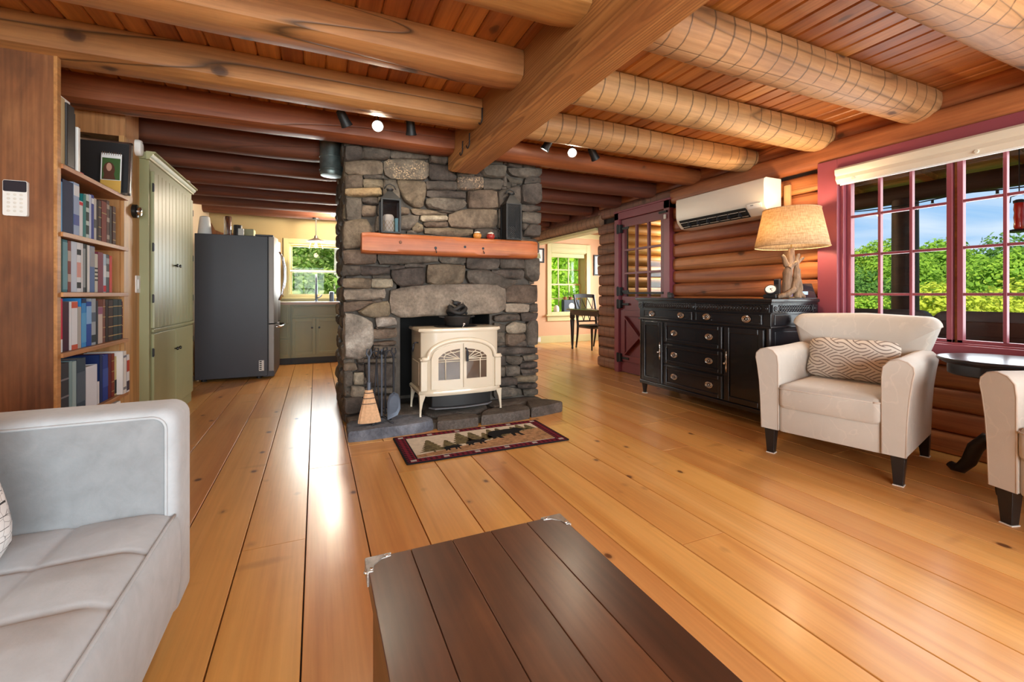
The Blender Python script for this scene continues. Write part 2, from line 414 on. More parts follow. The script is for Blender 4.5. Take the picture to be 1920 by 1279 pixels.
plain('photo_hair', (0.09,0.028,0.012), 0.5)
plain('photo_gold', (0.62,0.36,0.07), 0.5)
plain('screen_dark', (0.018,0.018,0.03), 0.12, coat=0.4)
plain('paper_white', (0.80,0.80,0.79), 0.7, var=0.02)
plain('paper_tan', (0.50,0.37,0.19), 0.7, var=0.1)
plain('felt', (0.7,0.66,0.6), 0.9)

def cloth(name, col, var=0.12, scale=5, weave=260, bump=0.12, sheen=0.25, rough=0.85, sprig=None):
    g = G(name); v = g.coords(rndoff=False)
    f = g.noise(v, scale, 6, 0.4, 0.62)
    c = g.ramp(f, (0.3, tuple(x*(1-var*1.5) for x in col)), (0.7, tuple(min(1, x*(1+var)) for x in col)))
    w = g.noise(v, weave, 2)
    if sprig:
        # faint woven twigs
        wv = g.n('TexWave', {'Vector': v, 'Scale': 3.2, 'Distortion': 14.0, 'Detail': 3.0, 'Detail Scale': 1.7}).outputs['Fac']
        k = g.ramp(wv, (0.0, (1,1,1)), (0.05, (0,0,0)))
        br = g.ramp(g.noise(v, 7, 3), (0.40, (0,0,0)), (0.5, (1,1,1)))
        c = g.mix(g.math('MULTIPLY', g.math('MULTIPLY', k, br), 0.28), c, (*sprig, 1))
    g.B(col=c, rough=rough, sheen=sheen, spec=0.2, normal=g.bump(g.math('ADD', w, g.math('MULTIPLY', f, 1.5)), bump, 0.002))
    return g
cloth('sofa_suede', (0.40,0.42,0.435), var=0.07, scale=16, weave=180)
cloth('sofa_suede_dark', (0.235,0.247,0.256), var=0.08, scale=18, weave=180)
cloth('chair_cloth', (0.51,0.463,0.405), var=0.05, scale=4, sprig=(0.68,0.60,0.51))
cloth('chair_piping', (0.50,0.42,0.35), var=0.05)
cloth('rug_cream', (0.62,0.53,0.42), var=0.10, scale=30, bump=0.3, sheen=0)
cloth('rug_earth', (0.40,0.22,0.11), var=0.35, scale=26, bump=0.3, sheen=0)
cloth('rug_edge', (0.012,0.010,0.012), var=0.2, sheen=0)
cloth('rug_tree', (0.145,0.115,0.055), var=0.45, scale=40, sheen=0)
cloth('rug_bear', (0.008,0.007,0.008), var=0.1, sheen=0)
cloth('rug_square', (0.35,0.28,0.22), var=0.3, scale=60)
def plaid():
    g = G('rug_plaid'); v = g.n('TexCoord').outputs['Object']
    a = g.n('TexWave', {'Vector': v, 'Scale': 9.0}, bands_direction='X').outputs['Fac']
    b = g.n('TexWave', {'Vector': v, 'Scale': 9.0}, bands_direction='Y').outputs['Fac']
    f = g.math('MULTIPLY', g.math('GREATER_THAN', a, 0.45), 0.5)
    f = g.math('ADD', f, g.math('MULTIPLY', g.math('GREATER_THAN', b, 0.45), 0.5))
    g.B(col=g.ramp(f, (0.0, (0.014,0.010,0.016)), (0.5, (0.13,0.014,0.026)), (1.0, (0.20,0.02,0.035))), rough=0.95, spec=0.1)
plaid()
def wavecloth():
    g = G('pillow_wave'); v = g.n('TexCoord').outputs['Object']
    sp = g.n('SeparateXYZ', {0: v})
    # interlaced wave bands: stripes that follow a sine along the cushion
    s1 = g.math('MULTIPLY', g.math('SINE', g.math('MULTIPLY', sp.outputs[0], 26.0)), 0.026)
    band = g.math('SINE', g.math('MULTIPLY', sp.outputs[2], 62.0))
    u1 = g.math('ADD', sp.outputs[2], s1); u2 = g.math('SUBTRACT', sp.outputs[2], s1)
    st1 = g.math('SINE', g.math('MULTIPLY', u1, 290.0)); st2 = g.math('SINE', g.math('MULTIPLY', u2, 290.0))
    pick = g.math('GREATER_THAN', g.math('SINE', g.math('ADD', g.math('MULTIPLY', sp.outputs[0], 26.0), g.math('MULTIPLY', sp.outputs[2], 55.0))), 0.0)
    st = g.math('ADD', g.math('MULTIPLY', st1, pick), g.math('MULTIPLY', st2, g.math('SUBTRACT', 1.0, pick)))
    c = g.ramp(st, (0.5, (0.62,0.55,0.47)), (0.72, (0.21,0.165,0.14)), (0.9, (0.20,0.155,0.13)))
    g.B(col=c, rough=0.9, spec=0.15, normal=g.bump(g.noise(v, 260, 2), 0.2, 0.002))
wavecloth()
def citycloth():
    # line drawing of house fronts: windows, storeys, roof lines
    g = G('pillow_city'); v = g.coords((1,1,1), False)
    br = g.n('TexBrick', {'Vector': g.n('Mapping', {'Vector': v, 'Rotation': (PI/2, 0, 0)}).outputs[0], 'Scale': 16.0, 'Mortar Size': 0.012, 'Brick Width': 0.55, 'Row Height': 0.42, 'Color1': (0.78,0.78,0.77,1), 'Color2': (0.68,0.68,0.67,1), 'Mortar': (0.06,0.06,0.06,1)}).outputs['Color']
    vo = g.n('TexVoronoi', {'Vector': v, 'Scale': 34.0}, feature='DISTANCE_TO_EDGE').outputs['Distance']
    ln = g.ramp(vo, (0.0, (0.15,0.15,0.15)), (0.03, (1,1,1)))
    g.B(col=g.mix(0.75, br, g.mix(1.0, br, ln, 'MULTIPLY')), rough=0.9, spec=0.1)
citycloth()
def burlap():
    g = G('burlap'); v = g.coords(rndoff=False)
    n1 = g.noise(g.n('Mapping', {'Vector': v, 'Scale': (160,160,12)}).outputs[0], 1.0, 3)
    n2 = g.noise(g.n('Mapping', {'Vector': v, 'Scale': (14,14,190)}).outputs[0], 1.0, 3)
    f = g.math('MULTIPLY', g.math('ADD', n1, n2), 0.5)
    c = g.ramp(f, (0.36, (0.56,0.40,0.22)), (0.6, (0.88,0.73,0.52)))
    tr = g.n('BsdfTranslucent', {'Color': c}); df = g.n('BsdfDiffuse', {'Color': c})
    mxs = g.n('MixShader', {0: 0.55, 1: df.outputs[0], 2: tr.outputs[0]})
    g.t.links.new(mxs.outputs[0], g.o.inputs[0])
burlap()
def emit(name, col, strength):
    g = G(name); e = g.n('Emission', {'Color': (*col, 1), 'Strength': strength}); g.t.links.new(e.outputs[0], g.o.inputs[0])
emit('bulb_warm', (1.0, 0.80, 0.52), 60.0)
emit('bulb_white', (1.0, 0.90, 0.74), 60.0)
emit('bulb_soft', (1.0, 0.62, 0.25), 6.0)
emit('screen_glow', (0.30, 0.25, 0.75), 0.5)
def glass(name, tint=(1,1,1), refl=0.07, rough=0.0):
    g = G(name)
    lw = g.n('LayerWeight', {'Blend': 0.12})
    tr = g.n('BsdfTransparent', {'Color': (*tint, 1)}); gl = g.n('BsdfGlossy', {'Roughness': rough, 'Color': (1,1,1,1)})
    f = g.math('ADD', g.math('MULTIPLY', lw.outputs['Fresnel'], 0.30), refl*0.08)
    mxs = g.n('MixShader', {0: f, 1: tr.outputs[0], 2: gl.outputs[0]})
    g.t.links.new(mxs.outputs[0], g.o.inputs[0])
glass('window_glass', (0.98,0.99,0.985)); glass('lantern_glass', (0.75,0.75,0.77), 0.15); glass('shade_glass', (0.95,0.90,0.82), 0.2)

def stone(name, a, b, c, spk=0.0, spkcol=(0.5,0.45,0.38), bumpv=0.8):
    g = G(name); v = g.coords()
    f = g.noise(v, 5, 8, 0.7, 0.62)
    col = g.ramp(f, (0.28, a), (0.5, b), (0.75, c))
    f2 = g.noise(v, 38, 5, 0, 0.7)
    col = g.mix(0.6, col, g.mix(1.0, col, g.ramp(f2, (0.3, (0.45,0.43,0.42)), (0.7, (1.35,1.33,1.3))), 'MULTIPLY'))
    if spk:
        k = g.ramp(g.noise(v, 75, 3, 0, 0.7), (0.52, (0,0,0)), (0.6, (1,1,1)))
        k2 = g.ramp(g.noise(v, 7, 2), (0.42, (0,0,0)), (0.58, (1,1,1)))
        col = g.mix(g.math('MULTIPLY', g.math('MULTIPLY', k, k2), spk), col, (*spkcol, 1))
    hs = g.n('HueSaturation', {'Color': col, 'Value': g.math('ADD', g.math('MULTIPLY', g.rand(), 0.5), 0.75),
                               'Hue': g.math('ADD', g.math('MULTIPLY', g.rand(), 0.03), 0.485)}).outputs[0]
    g.B(col=hs, rough=0.75, spec=0.35, normal=g.bump(g.math('ADD', f, g.math('MULTIPLY', f2, 0.5)), bumpv, 0.02))
stone('stone_dark', (0.046,0.037,0.030), (0.095,0.078,0.064), (0.185,0.155,0.127))
stone('stone_brown', (0.078,0.057,0.039), (0.155,0.117,0.082), (0.27,0.207,0.148))
stone('stone_light', (0.17,0.14,0.105), (0.29,0.245,0.185), (0.43,0.37,0.285))
stone('stone_tan', (0.20,0.12,0.065), (0.30,0.195,0.11), (0.40,0.28,0.175))
stone('stone_speck', (0.085,0.065,0.05), (0.145,0.115,0.09), (0.23,0.185,0.145), 1.0, (0.62,0.42,0.26))
stone('stone_white', (0.10,0.085,0.072), (0.27,0.235,0.20), (0.50,0.46,0.41))
stone('hearth_stone', (0.062,0.050,0.042), (0.115,0.096,0.080), (0.19,0.160,0.132), 0.35, (0.24,0.21,0.19))
stone('hearth_blue', (0.065,0.072,0.088), (0.12,0.135,0.165), (0.22,0.24,0.275))

def leaf(name, cols, transl=0.45):
    g = G(name)
    r = g.n('NewGeometry').outputs['Random Per Island']
    f = g.math('ADD', g.math('MULTIPLY', r, 0.65), g.math('MULTIPLY', g.rand(), 0.35))
    c = g.ramp(f, *[(i/(len(cols)-1), c) for i, c in enumerate(cols)])
    df = g.n('BsdfDiffuse', {'Color': c}); tl = g.n('BsdfTranslucent', {'Color': c})
    mxs = g.n('MixShader', {0: transl, 1: df.outputs[0], 2: tl.outputs[0]})
    g.t.links.new(mxs.outputs[0], g.o.inputs[0])
leaf('leaf_far', [(0.16,0.29,0.045), (0.25,0.43,0.055), (0.34,0.52,0.06), (0.48,0.56,0.08)])
leaf('leaf_dark', [(0.09,0.20,0.05), (0.15,0.29,0.06), (0.22,0.38,0.07)])
leaf('leaf_yellow', [(0.42,0.52,0.06), (0.54,0.60,0.07), (0.62,0.56,0.08)])
leaf('leaf_near', [(0.30,0.52,0.03), (0.44,0.70,0.06), (0.58,0.80,0.10), (0.70,0.85,0.18)], 0.55)
leaf('leaf_near_pale', [(0.18,0.34,0.07), (0.34,0.52,0.12), (0.50,0.62,0.20), (0.62,0.60,0.26)], 0.5)

BOOKC = {}
def book_mat(col):
    key = tuple(col)
    if key not in BOOKC:
        nm = 'cover_%d' % len(BOOKC); plain(nm, tuple(x*0.9 for x in col), 0.65, var=0.05, spec=0.12); BOOKC[key] = nm
    return BOOKC[key]

wood('wing_log', (0.66,0.33,0.09), (0.55,0.24,0.055), (0.36,0.13,0.028), 'X', rough=0.5, knots=0.8, bump=0.2, var=0.25, across=5)
plain('birch_bark', (0.46,0.42,0.36), 0.8, var=0.4, scale=9, bump=0.4)
# ================================================================== SETTING
XW, XE, YS, YN = -1.48, 3.80, -2.6, 8.0      # west wall, east wall, south wall, kitchen wall
CZ = 2.40                                    # underside of ceiling boards
XD, YD = 6.4, 8.43                           # dining room east and north walls
FY = 3.78                                    # face of the stone chimney
FX0, FX1, FYB = 0.206, 1.943, 4.98           # chimney sides and back

def structure(mb, name, mat, **kw):
    o = mb.build(name, mat, None, **kw); o['kind'] = 'structure'; return o
def at_world(mb, name, mat, parent, **kw):    # part of a piece of the setting (parent is a mesh with its own origin)
    return mb.build(name, mat, parent, **kw)

# ---- floor and its planks
floor = structure(MB().box(XW-0.2, XD+0.2, YS-0.2, YD+0.2, -0.10, -0.022), 'floor', 'subfloor')
lanes = [-0.279 + 0.2405*k for k in range(-6, 28)]
fr = random.Random(3)
for i, x0 in enumerate(lanes):
    x1 = x0 + 0.2405
    a, b = max(x0, XW), min(x1, XD)
    if b - a < 0.03: continue
    ylim = YD if a > 1.9 else YN
    y = YS
    first = True
    lo = YS
    if a > XE: lo = 5.3
    cuts = [lo]
    if i == 6: cuts += [2.1, 5.6]
    elif i == 5: cuts += [1.275, 4.3, 6.4]
    else:
        c = lo + fr.uniform(1.2, 3.4)
        while c < ylim - 1.0:
            cuts.append(c); c += fr.uniform(2.4, 3.9)
    cuts.append(ylim)
    for c0, c1 in zip(cuts, cuts[1:]):
        segs = [(c0, c1)]
        if 0.15 < a < 1.20:                  # lanes that stop at the cross board before the hearth
            segs = [(s0, s1) for s0, s1 in ((c0, min(c1, 3.03)), (max(c0, 3.27), c1)) if s1 - s0 > 0.05]
        for s0, s1 in segs:
            g = 0.0022
            dz = fr.uniform(-0.0006, 0.0006)
            MB().box(a+g, b-g, s0+0.001, s1-0.001, -0.022, dz).build('plank', 'floor_pine', floor, bevel=0.0018, seg=1)
MB().box(0.204, 1.162, 3.033, 3.267, -0.022, 0).build('plank', 'floor_pine_cross', floor, bevel=0.0018, seg=1)

# ---- ceiling and its boards
ceil = structure(MB().box(XW-0.3, XD+0.3, YS-0.3, YD+0.3, CZ+0.03, CZ+0.12), 'ceiling', 'gap_dark')
x = XW
while x < XE + 0.05:
    w = 0.118
    a, b, c = x+0.001, x+w-0.001, 0.010
    poly = [(a, CZ+0.03), (a, CZ+c*0.9), (a+c, CZ), (b-c, CZ), (b, CZ+c*0.9), (b, CZ+0.03)]
    MB().prism(poly, YS-0.05, YD, lambda u, v, d: (u, d, v)).build('ceiling_board', 'ceiling_pine', ceil)
    x += w
MB().box(XE+0.06, XD, 5.2, YD, CZ, CZ+0.029).build('dining_ceiling', 'ceiling_pine', ceil)

# ---- walls
def wall_hole(mb, fn, u0, u1, v0, v1, holes, d0, d1):
    """wall in its (u, v) plane with rectangular holes, as boxes"""
    us = sorted({u0, u1, *[h[0] for h in holes], *[h[1] for h in holes]})
    vs = sorted({v0, v1, *[h[2] for h in holes], *[h[3] for h in holes]})
    for ua, ub in zip(us, us[1:]):
        for va, vb in zip(vs, vs[1:]):
            cu, cv = (ua+ub)/2, (va+vb)/2
            if any(h[0] < cu < h[1] and h[2] < cv < h[3] for h in holes): continue
            mb.prism([(ua,va),(ub,va),(ub,vb),(ua,vb)], d0, d1, fn)
    return mb
structure(MB().box(XW-0.12, XW, YS, YN, 0, CZ+0.03), 'wall_west', 'plaster')
SOUTH = [(-1.2, 1.1, 0.40, 2.12), (1.35, 3.65, 0.40, 2.12)]
structure(wall_hole(MB(), XZ(YS), XW-0.12, XE+0.2, 0, CZ+0.03, SOUTH, -0.15, 0), 'wall_south', 'plaster')
KW = (-0.40, 0.66, 1.00, 1.88)
structure(wall_hole(MB(), XZ(YN), XW, 2.3, 0, CZ+0.03, [KW], 0, 0.15), 'wall_north', 'kitchen_wall')
DW = (P(1033,500,Y=YD).x, P(1099,500,Y=YD).x, 0.60, 1.97)
structure(wall_hole(MB(), XZ(YD), 2.3, XD, 0, CZ+0.03, [DW], 0, 0.28), 'wall_dining_north', 'peach_wall')
DE = (6.3, 7.7, 0.7, 2.0)
structure(wall_hole(MB(), YZ(XD), 5.2, YD+0.28, 0, CZ+0.03, [DE], 0, 0.15), 'wall_dining_east', 'peach_wall')
structure(MB().box(XE+0.10, XD, 5.2, 5.32, 0, CZ+0.03), 'wall_dining_south', 'peach_wall')
# unseen windows added for brightness, behind the camera and in the dining room
def added_window(n, fn, u0, u1, v0, v1, nu, nv, mat, d=-0.07):
    m = MB(); t = 0.045
    for a, b, c, e in ((u0,u0+t,v0,v1),(u1-t,u1,v0,v1),(u0,u1,v0,v0+t),(u0,u1,v1-t,v1)): m.prism(rect(a,b,c,e), d-0.03, d+0.03, fn)
    for i in range(1, nu): uu = u0+(u1-u0)*i/nu; m.prism(rect(uu-0.012,uu+0.012,v0,v1), d-0.015, d+0.015, fn)
    for i in range(1, nv): vv = v0+(v1-v0)*i/nv; m.prism(rect(u0,u1,vv-0.012,vv+0.012), d-0.014, d+0.014, fn)
    o = structure(m, 'window_%d' % n, mat)
    for i in range(nu):
        for j in range(nv):
            ua, ub = u0+(u1-u0)*i/nu, u0+(u1-u0)*(i+1)/nu; va, vb = v0+(v1-v0)*j/nv, v0+(v1-v0)*(j+1)/nv
            MB().prism(rect(ua,ub,va,vb), d-0.003, d+0.003, fn).build('pane', 'window_glass', o)
    return o
added_window(4, XZ(YS), *SOUTH[0], 3, 2, 'red_paint')
added_window(5, XZ(YS), *SOUTH[1], 3, 2, 'red_paint')
added_window(6, YZ(XD), *DE, 3, 2, 'trim_yellow', 0.07)

# ---- east wall of logs
WE_Y0, WE_Y1, WE_Z0, WE_Z1 = 0.12, 2.15, 0.70, 2.06         # window opening in the log wall
DR_Y0, DR_Y1, DR_Z1 = 3.97, 4.955, 2.13                      # door opening
weast = structure(wall_hole(MB(), YZ(XE), YS, 5.40, 0, CZ+0.03, [(WE_Y0,WE_Y1,WE_Z0,WE_Z1),(DR_Y0,DR_Y1,-1,DR_Z1)], 0.03, 0.16), 'wall_east', 'gap_dark')
def wall_log(y0, y1, zc, r, mat='wall_log', xc=XE+0.035, end=True, name='log', lump=0.004):
    m = MB(); n = max(4, int((y1-y0)/0.10)); seg = 18
    sd = rnd.uniform(0, 99)
    pts = []; rs = []
    for i in range(n+1):
        y = y0 + (y1-y0)*i/n
        k = r * (1 + 0.025*noise.noise(Vector((y*1.7, sd, 0))))
        if end and (i == 0 or i == n): k *= 0.94
        pts.append((xc + lump*noise.noise(Vector((y*2, sd, 5))), y, zc + lump*noise.noise(Vector((y*2, sd, 9))))); rs.append(k)
    vs = []
    for (x_, y_, z_), k in zip(pts, rs):
        for j in range(seg):
            a = 2*PI*j/seg; c, s_ = math.cos(a), math.sin(a); q = (abs(c)**4.6 + abs(s_)**4.6)**(-1/4.6)
            vs.append((x_ + c*q*k*0.64, y_, z_ + s_*q*k*0.88))
    fs = [(i*seg+j, i*seg+(j+1)%seg, (i+1)*seg+(j+1)%seg, (i+1)*seg+j) for i in range(n) for j in range(seg)]
    m.add(vs, fs + [tuple(range(seg))[::-1], tuple(range(n*seg, (n+1)*seg))])
    return m.build(name, mat, weast, smooth=50)
LP = 0.147
for k in range(14):
    wall_log(2.30, 3.93, 0.075 + LP*k, 0.083)
for k in range(5):
    wall_log(YS, 2.29, 0.072 + LP*k*0.985, 0.082, 'wall_log')
for k in range(14):
    wall_log(4.98 + rnd.uniform(-0.01,0.01), 5.42 + rnd.uniform(-0.025,0.02), 0.075 + LP*k, 0.084, 'wall_log_brown')
for k in range(5, 14):
    wall_log(YS, 0.02, 0.072 + LP*k*0.985, 0.082, 'wall_log')
wall_log(YS, 3.95, 2.185, 0.105, 'wall_log', XE+0.02)
wall_log(3.95, 5.42, 2.205, 0.085, 'wall_log_brown', XE+0.03)
wall_log(YS, 5.42, 2.345, 0.085, 'wall_log', XE+0.05)
# header log over the dining opening, with its cream trim below
hd = MB()
hp = [(XE+0.03, y, 2.12) for y in np.linspace(5.34, YD, 24)]
hd.tube(hp, [0.10*(1+0.04*noise.noise(Vector((i*0.7,3,1)))) for i in range(24)], 14)
solo(hd, 'header_log', 'header_log', 'weathered brown log with dark ring marks spanning the opening to the dining room', 'log beam', smooth=50)
structure(MB().box(XE-0.05, XE+0.12, 5.44, YD, 1.985, 2.025), 'trim_1', 'trim_yellow', bevel=0.003)
structure(MB().box(XE, XE+0.10, 5.42, YD, 2.20, CZ+0.02), 'trim_2', 'log_dark')
structure(MB().box(XE+0.16, XD, YD-0.025, YD, CZ-0.10, CZ), 'trim_3', 'trim_yellow', bevel=0.004)
structure(MB().box(2.3, XD, YD-0.02, YD, 0, 0.155), 'baseboard_north', 'trim_yellow', bevel=0.004)

# ---- main timber
def noisy_log(x0, x1, y, z, r, sq=4.0, flat=0.0, n=None, seg=18, seed=0, taper=0.0, endround=0.02, wob=0.006):
    """log along X with a superellipse section; sq = 2 is round, larger is squarer"""
    m = MB(); n = n or max(6, int(abs(x1-x0)/0.09)); vs = []
    for i in range(n+1):
        t = i/n; x = x0 + (x1-x0)*t
        k = 1.0
        dy = wob*noise.noise(Vector((x*1.1, seed, 0))); dz = wob*noise.noise(Vector((x*1.3, seed, 7)))
        rr = r*(1 - taper*t)*(1 + 0.035*noise.noise(Vector((x*1.4, seed*3.1, 2))))
        if i in (0, n): rr *= 0.93
        for j in range(seg):
            a = 2*PI*j/seg; c, s_ = math.cos(a), math.sin(a)
            q = (abs(c)**sq + abs(s_)**sq) ** (-1/sq)
            lump = 1 + 0.02*noise.noise(Vector((x*2.2, c*1.5+seed, s_*1.5)))
            vs.append((x, y+dy + c*q*rr*lump, min(CZ-0.0015, z+dz + s_*q*rr*lump)))
    fs = [(i*seg+j, i*seg+(j+1)%seg, (i+1)*seg+(j+1)%seg, (i+1)*seg+j) for i in range(n) for j in range(seg)]
    fs += [tuple(range(seg))[::-1], tuple(range(n*seg, (n+1)*seg))]
    m.add(vs, fs); return m
TX0, TX1, TZ = 1.05, 1.283, 2.088
tb = thing('timber_beam', 'long square-sawn fir timber under the ceiling, its end resting on the chimney', 'beam', ((TX0+TX1)/2, 1.0, TZ))
m = MB(); prof = [(TZ, 0.0)]
n = 60
vs = []
for i in range(n+1):
    y = -2.55 + (FY - 0.045 + 2.55)*i/n
    d = max(0.0, (y - (FY-0.15))/0.11)           # rounded lower end
    zb = TZ + 0.0*d
    cut = 0.035*d*d
    e = 0.012
    zb = TZ + cut
    vs += [(TX0, y, zb+e), (TX0+e, y, zb), (TX1-e, y, zb), (TX1, y, zb+e), (TX1, y, CZ-0.001), (TX0, y, CZ-0.001)]
fs = [(i*6+j, i*6+(j+1)%6, (i+1)*6+(j+1)%6, (i+1)*6+j) for i in range(n) for j in range(6)] + [tuple(range(6))[::-1], tuple(range(n*6, n*6+6))]
m.add(vs, fs).build('timber', 'timber_fir', tb)
for px, py in ((906,222), (882,268), (869,282)):      # iron J hooks on the west face
    q = P(px, py, X=TX0); x = TX0 - 0.008
    MB().tube([(x+0.006,q.y,q.z+0.07),(x,q.y,q.z+0.068),(x,q.y,q.z+0.02),(x,q.y,q.z-0.01),(x-0.004,q.y+0.008,q.z-0.028),(x-0.006,q.y+0.026,q.z-0.034),(x-0.006,q.y+0.044,q.z-0.022),(x-0.006,q.y+0.048,q.z-0.006)], 0.0042, 8).build('hook', 'iron', tb, smooth=True)
for px, py in ((1005,100), (1015,92)):
    pass

# ---- log joists
JY = [0.97, 1.64, 2.30, 2.97, 3.63]
def joist(m, mat, label, name='log_joist', group=None): return solo(m, name, mat, label, 'log beam', group, smooth=45)
lw = ['hewn log joist running from the sawn timber over the sofa', 'hewn log joist second from the chimney on the sofa side of the timber',
      'split hewn log joist over the bookcase side panel', 'reddish log joist right against the chimney top on the kitchen side']
for k, y in enumerate(JY[1:]):
    joist(noisy_log(XW, TX0-0.002, y, CZ-0.066, 0.108, 5.0, seed=k+1), 'log_red' if k == 3 else 'log_hewn',
          ['hewn log joist meeting the sawn timber farthest from the chimney', 'hewn log joist with a knot, second of those between chimney and sofa',
           'hewn log joist with a long crack above the bookcase panel', 'dark red log joist against the chimney on the bookcase side'][k])
for k, y in enumerate(JY):
    joist(noisy_log(TX1+0.002, XE-0.01, y, CZ-0.055, 0.128 if k < 4 else 0.11, 2.15, seed=k+11), 'log_red' if k == 4 else 'log_ringed',
          ['pale ringed log joist over the far end of the big window', 'ringed round log joist ending above the window blind',
           'ringed round log joist ending between window and air conditioner', 'ringed round log joist ending above the air conditioner',
           'dark red log joist beside the chimney running to the door wall'][k])
# kitchen side
for k, y in enumerate((4.30, 4.97, 5.64, 6.30, 6.97, 7.62)):
    lab = 'dark stained log joist over the kitchen beyond the chimney'
    if k == 0:
        joist(noisy_log(XW, 0.07, y, CZ-0.065, 0.105, 3.0, seed=31), 'log_dark', 'dark log joist with a cut end beside the metal duct')
        joist(noisy_log(FX1+0.01, XE-0.02, y, CZ-0.065, 0.105, 3.0, seed=32), 'log_dark', 'short dark log joist between chimney and red door')
    elif k == 1:
        joist(noisy_log(XW, FX0-0.01, y, CZ-0.065, 0.105, 3.0, seed=33), 'log_dark', 'dark log joist above the green cupboard at the back of the chimney')
        joist(noisy_log(FX1+0.01, XE-0.02, y, CZ-0.065, 0.105, 3.0, seed=34), 'log_dark', 'dark log joist running from the chimney back to the log door post')
    else:
        joist(noisy_log(XW, XE-0.03, y, CZ-0.065, 0.105, 3.0, seed=35+k, n=40), 'log_dark', {2: 'first long dark log joist behind the chimney, before the refrigerator',
              3: 'long dark log joist over the face of the refrigerator', 4: 'long dark log joist over the back of the refrigerator', 5: 'long dark log joist nearest the kitchen window wall'}[k])

# ---- big east window (window_1): trim, three sashes with panes, blind
def frame_rect(m, fn, u0, u1, v0, v1, t, d0, d1):
    for a, b, c, e in ((u0,u0+t,v0,v1),(u1-t,u1,v0,v1),(u0+t,u1-t,v0,v0+t),(u0+t,u1-t,v1-t,v1)): m.prism(rect(a,b,c,e), d0, d1, fn)
    return m
F = YZ(XE)
m = MB()
for a, b, c, e in ((WE_Y1-0.005, WE_Y1+0.145, 0.60, 2.115), (WE_Y0-0.10, WE_Y0, 0.60, 2.115), (WE_Y0, WE_Y1-0.005, 2.02, 2.115), (WE_Y0, WE_Y1-0.005, 0.615, 0.725)):
    m.prism(rect(a, b, c, e), -0.055, -0.02, F)
for a, b, c, e in ((WE_Y1-0.03, WE_Y1, 0.70, 2.06), (WE_Y0, WE_Y0+0.03, 0.70, 2.06), (WE_Y0, WE_Y1, 2.03, 2.06), (WE_Y0, WE_Y1, 0.70, 0.735)):
    m.prism(rect(a, b, c, e), -0.02, 0.13, F)
win = structure(m, 'window_1', 'red_paint', bevel=0.004)
for s in range(3):
    y1 = 2.118 - s*0.655; y0 = y1 - 0.632
    sm = MB()
    for a, b, c, e in ((y0,y0+0.03,0.735,1.985),(y1-0.03,y1,0.735,1.985),(y0,y1,0.735,0.755),(y0,y1,1.955,1.985)): sm.prism(rect(a,b,c,e), 0.02, 0.06, F)
    sash = sm.build('sash', 'red_paint', win, bevel=0.003)
    for i in (1, 2):
        yy = y0 + 0.03 + (y1-y0-0.06)*i/3
        MB().prism(rect(yy-0.009, yy+0.009, 0.755, 1.955), 0.018, 0.052, F).build('muntin', 'red_paint', sash, bevel=0.003)
    for j in (1, 2, 3):
        zz = 0.748 + 0.302*j
        MB().prism(rect(y0+0.03, y1-0.03, zz-0.009, zz+0.009), 0.020, 0.050, F).build('muntin', 'red_paint', sash, bevel=0.003)
    for i in range(3):
        for j in range(4):
            ya = y0+0.03+(y1-y0-0.06)*i/3; yb = ya+(y1-y0-0.06)/3
            MB().prism(rect(ya, yb, 0.748+0.302*j, 0.748+0.302*(j+1)), 0.034, 0.038, F).build('pane', 'window_glass', sash)
    if s: # post between sashes
        MB().prism(rect(y1+0.001, y1+0.022, 0.735, 1.985), 0.05, 0.13, F).build('mullion', 'porch_wood', win)
bl = thing('roller_blind', 'cream fabric roller blind rolled up under the top of the large window', 'blind', (XE-0.05, 1.1, 1.91))
bm_ = MB(); pr = [(XE-0.020,2.035),(XE-0.075,2.035),(XE-0.088,2.02),(XE-0.086,1.985),(XE-0.075,1.972),(XE-0.078,1.945),(XE-0.066,1.93),(XE-0.055,1.915),(XE-0.030,1.915),(XE-0.020,1.94)]
bm_.prism(pr, WE_Y0+0.01, 2.145, lambda u, v, d: (u, d, v)).build('cassette', 'blind_cream', bl, smooth=40)
MB().box(XE-0.046, XE-0.034, WE_Y0+0.02, 2.13, 1.902, 1.916).build('bottom_rail', 'white_plastic', bl, bevel=0.002)
for yy in (2.02, 1.335): MB().lathe([(0.001,-0.081),(0.010,-0.081),(0.012,-0.078),(0.012,-0.07)], (XE, yy, 1.932), 12, 'X').build('bracket', 'blind_cream', bl)

# ---- red door (door_1) with nine lites
F = YZ(XE)
m = MB()
y0, y1, zt = 3.955, 4.965, 2.13
for a, b, c, e in ((y0-0.01, y0+0.085, 0, 2.15), (y1-0.075, y1+0.012, 0, 2.15), (y0-0.01, y1+0.012, 2.055, 2.15)): m.prism(rect(a,b,c,e), -0.06, 0.055, F)
m.prism(rect(y0-0.025, y1+0.02, 2.15, 2.172), -0.07, -0.015, F)
door = structure(m, 'door_1', 'red_paint', bevel=0.004)
da, db = y0+0.088, y1-0.078
g0, g1, gz0, gz1 = da+0.085, db-0.075, 1.02, 1.95
lf = MB()
for a, b, c, e in ((da,db,0.012,gz0),(da,g0,gz0,gz1),(g1,db,gz0,gz1),(da,db,gz1,2.05)): lf.prism(rect(a,b,c,e), -0.02, 0.025, F)
leafo = lf.build('door_leaf', 'red_paint_door', door)
for i in (1, 2):
    yy = g0+(g1-g0)*i/3; MB().prism(rect(yy-0.014,yy+0.014,gz0,gz1), -0.018, 0.02, F).build('muntin', 'red_paint_door', leafo, bevel=0.003)
    zz = gz0+(gz1-gz0)*i/3; MB().prism(rect(g0,g1,zz-0.014,zz+0.014), -0.017, 0.02, F).build('muntin', 'red_paint_door', leafo, bevel=0.003)
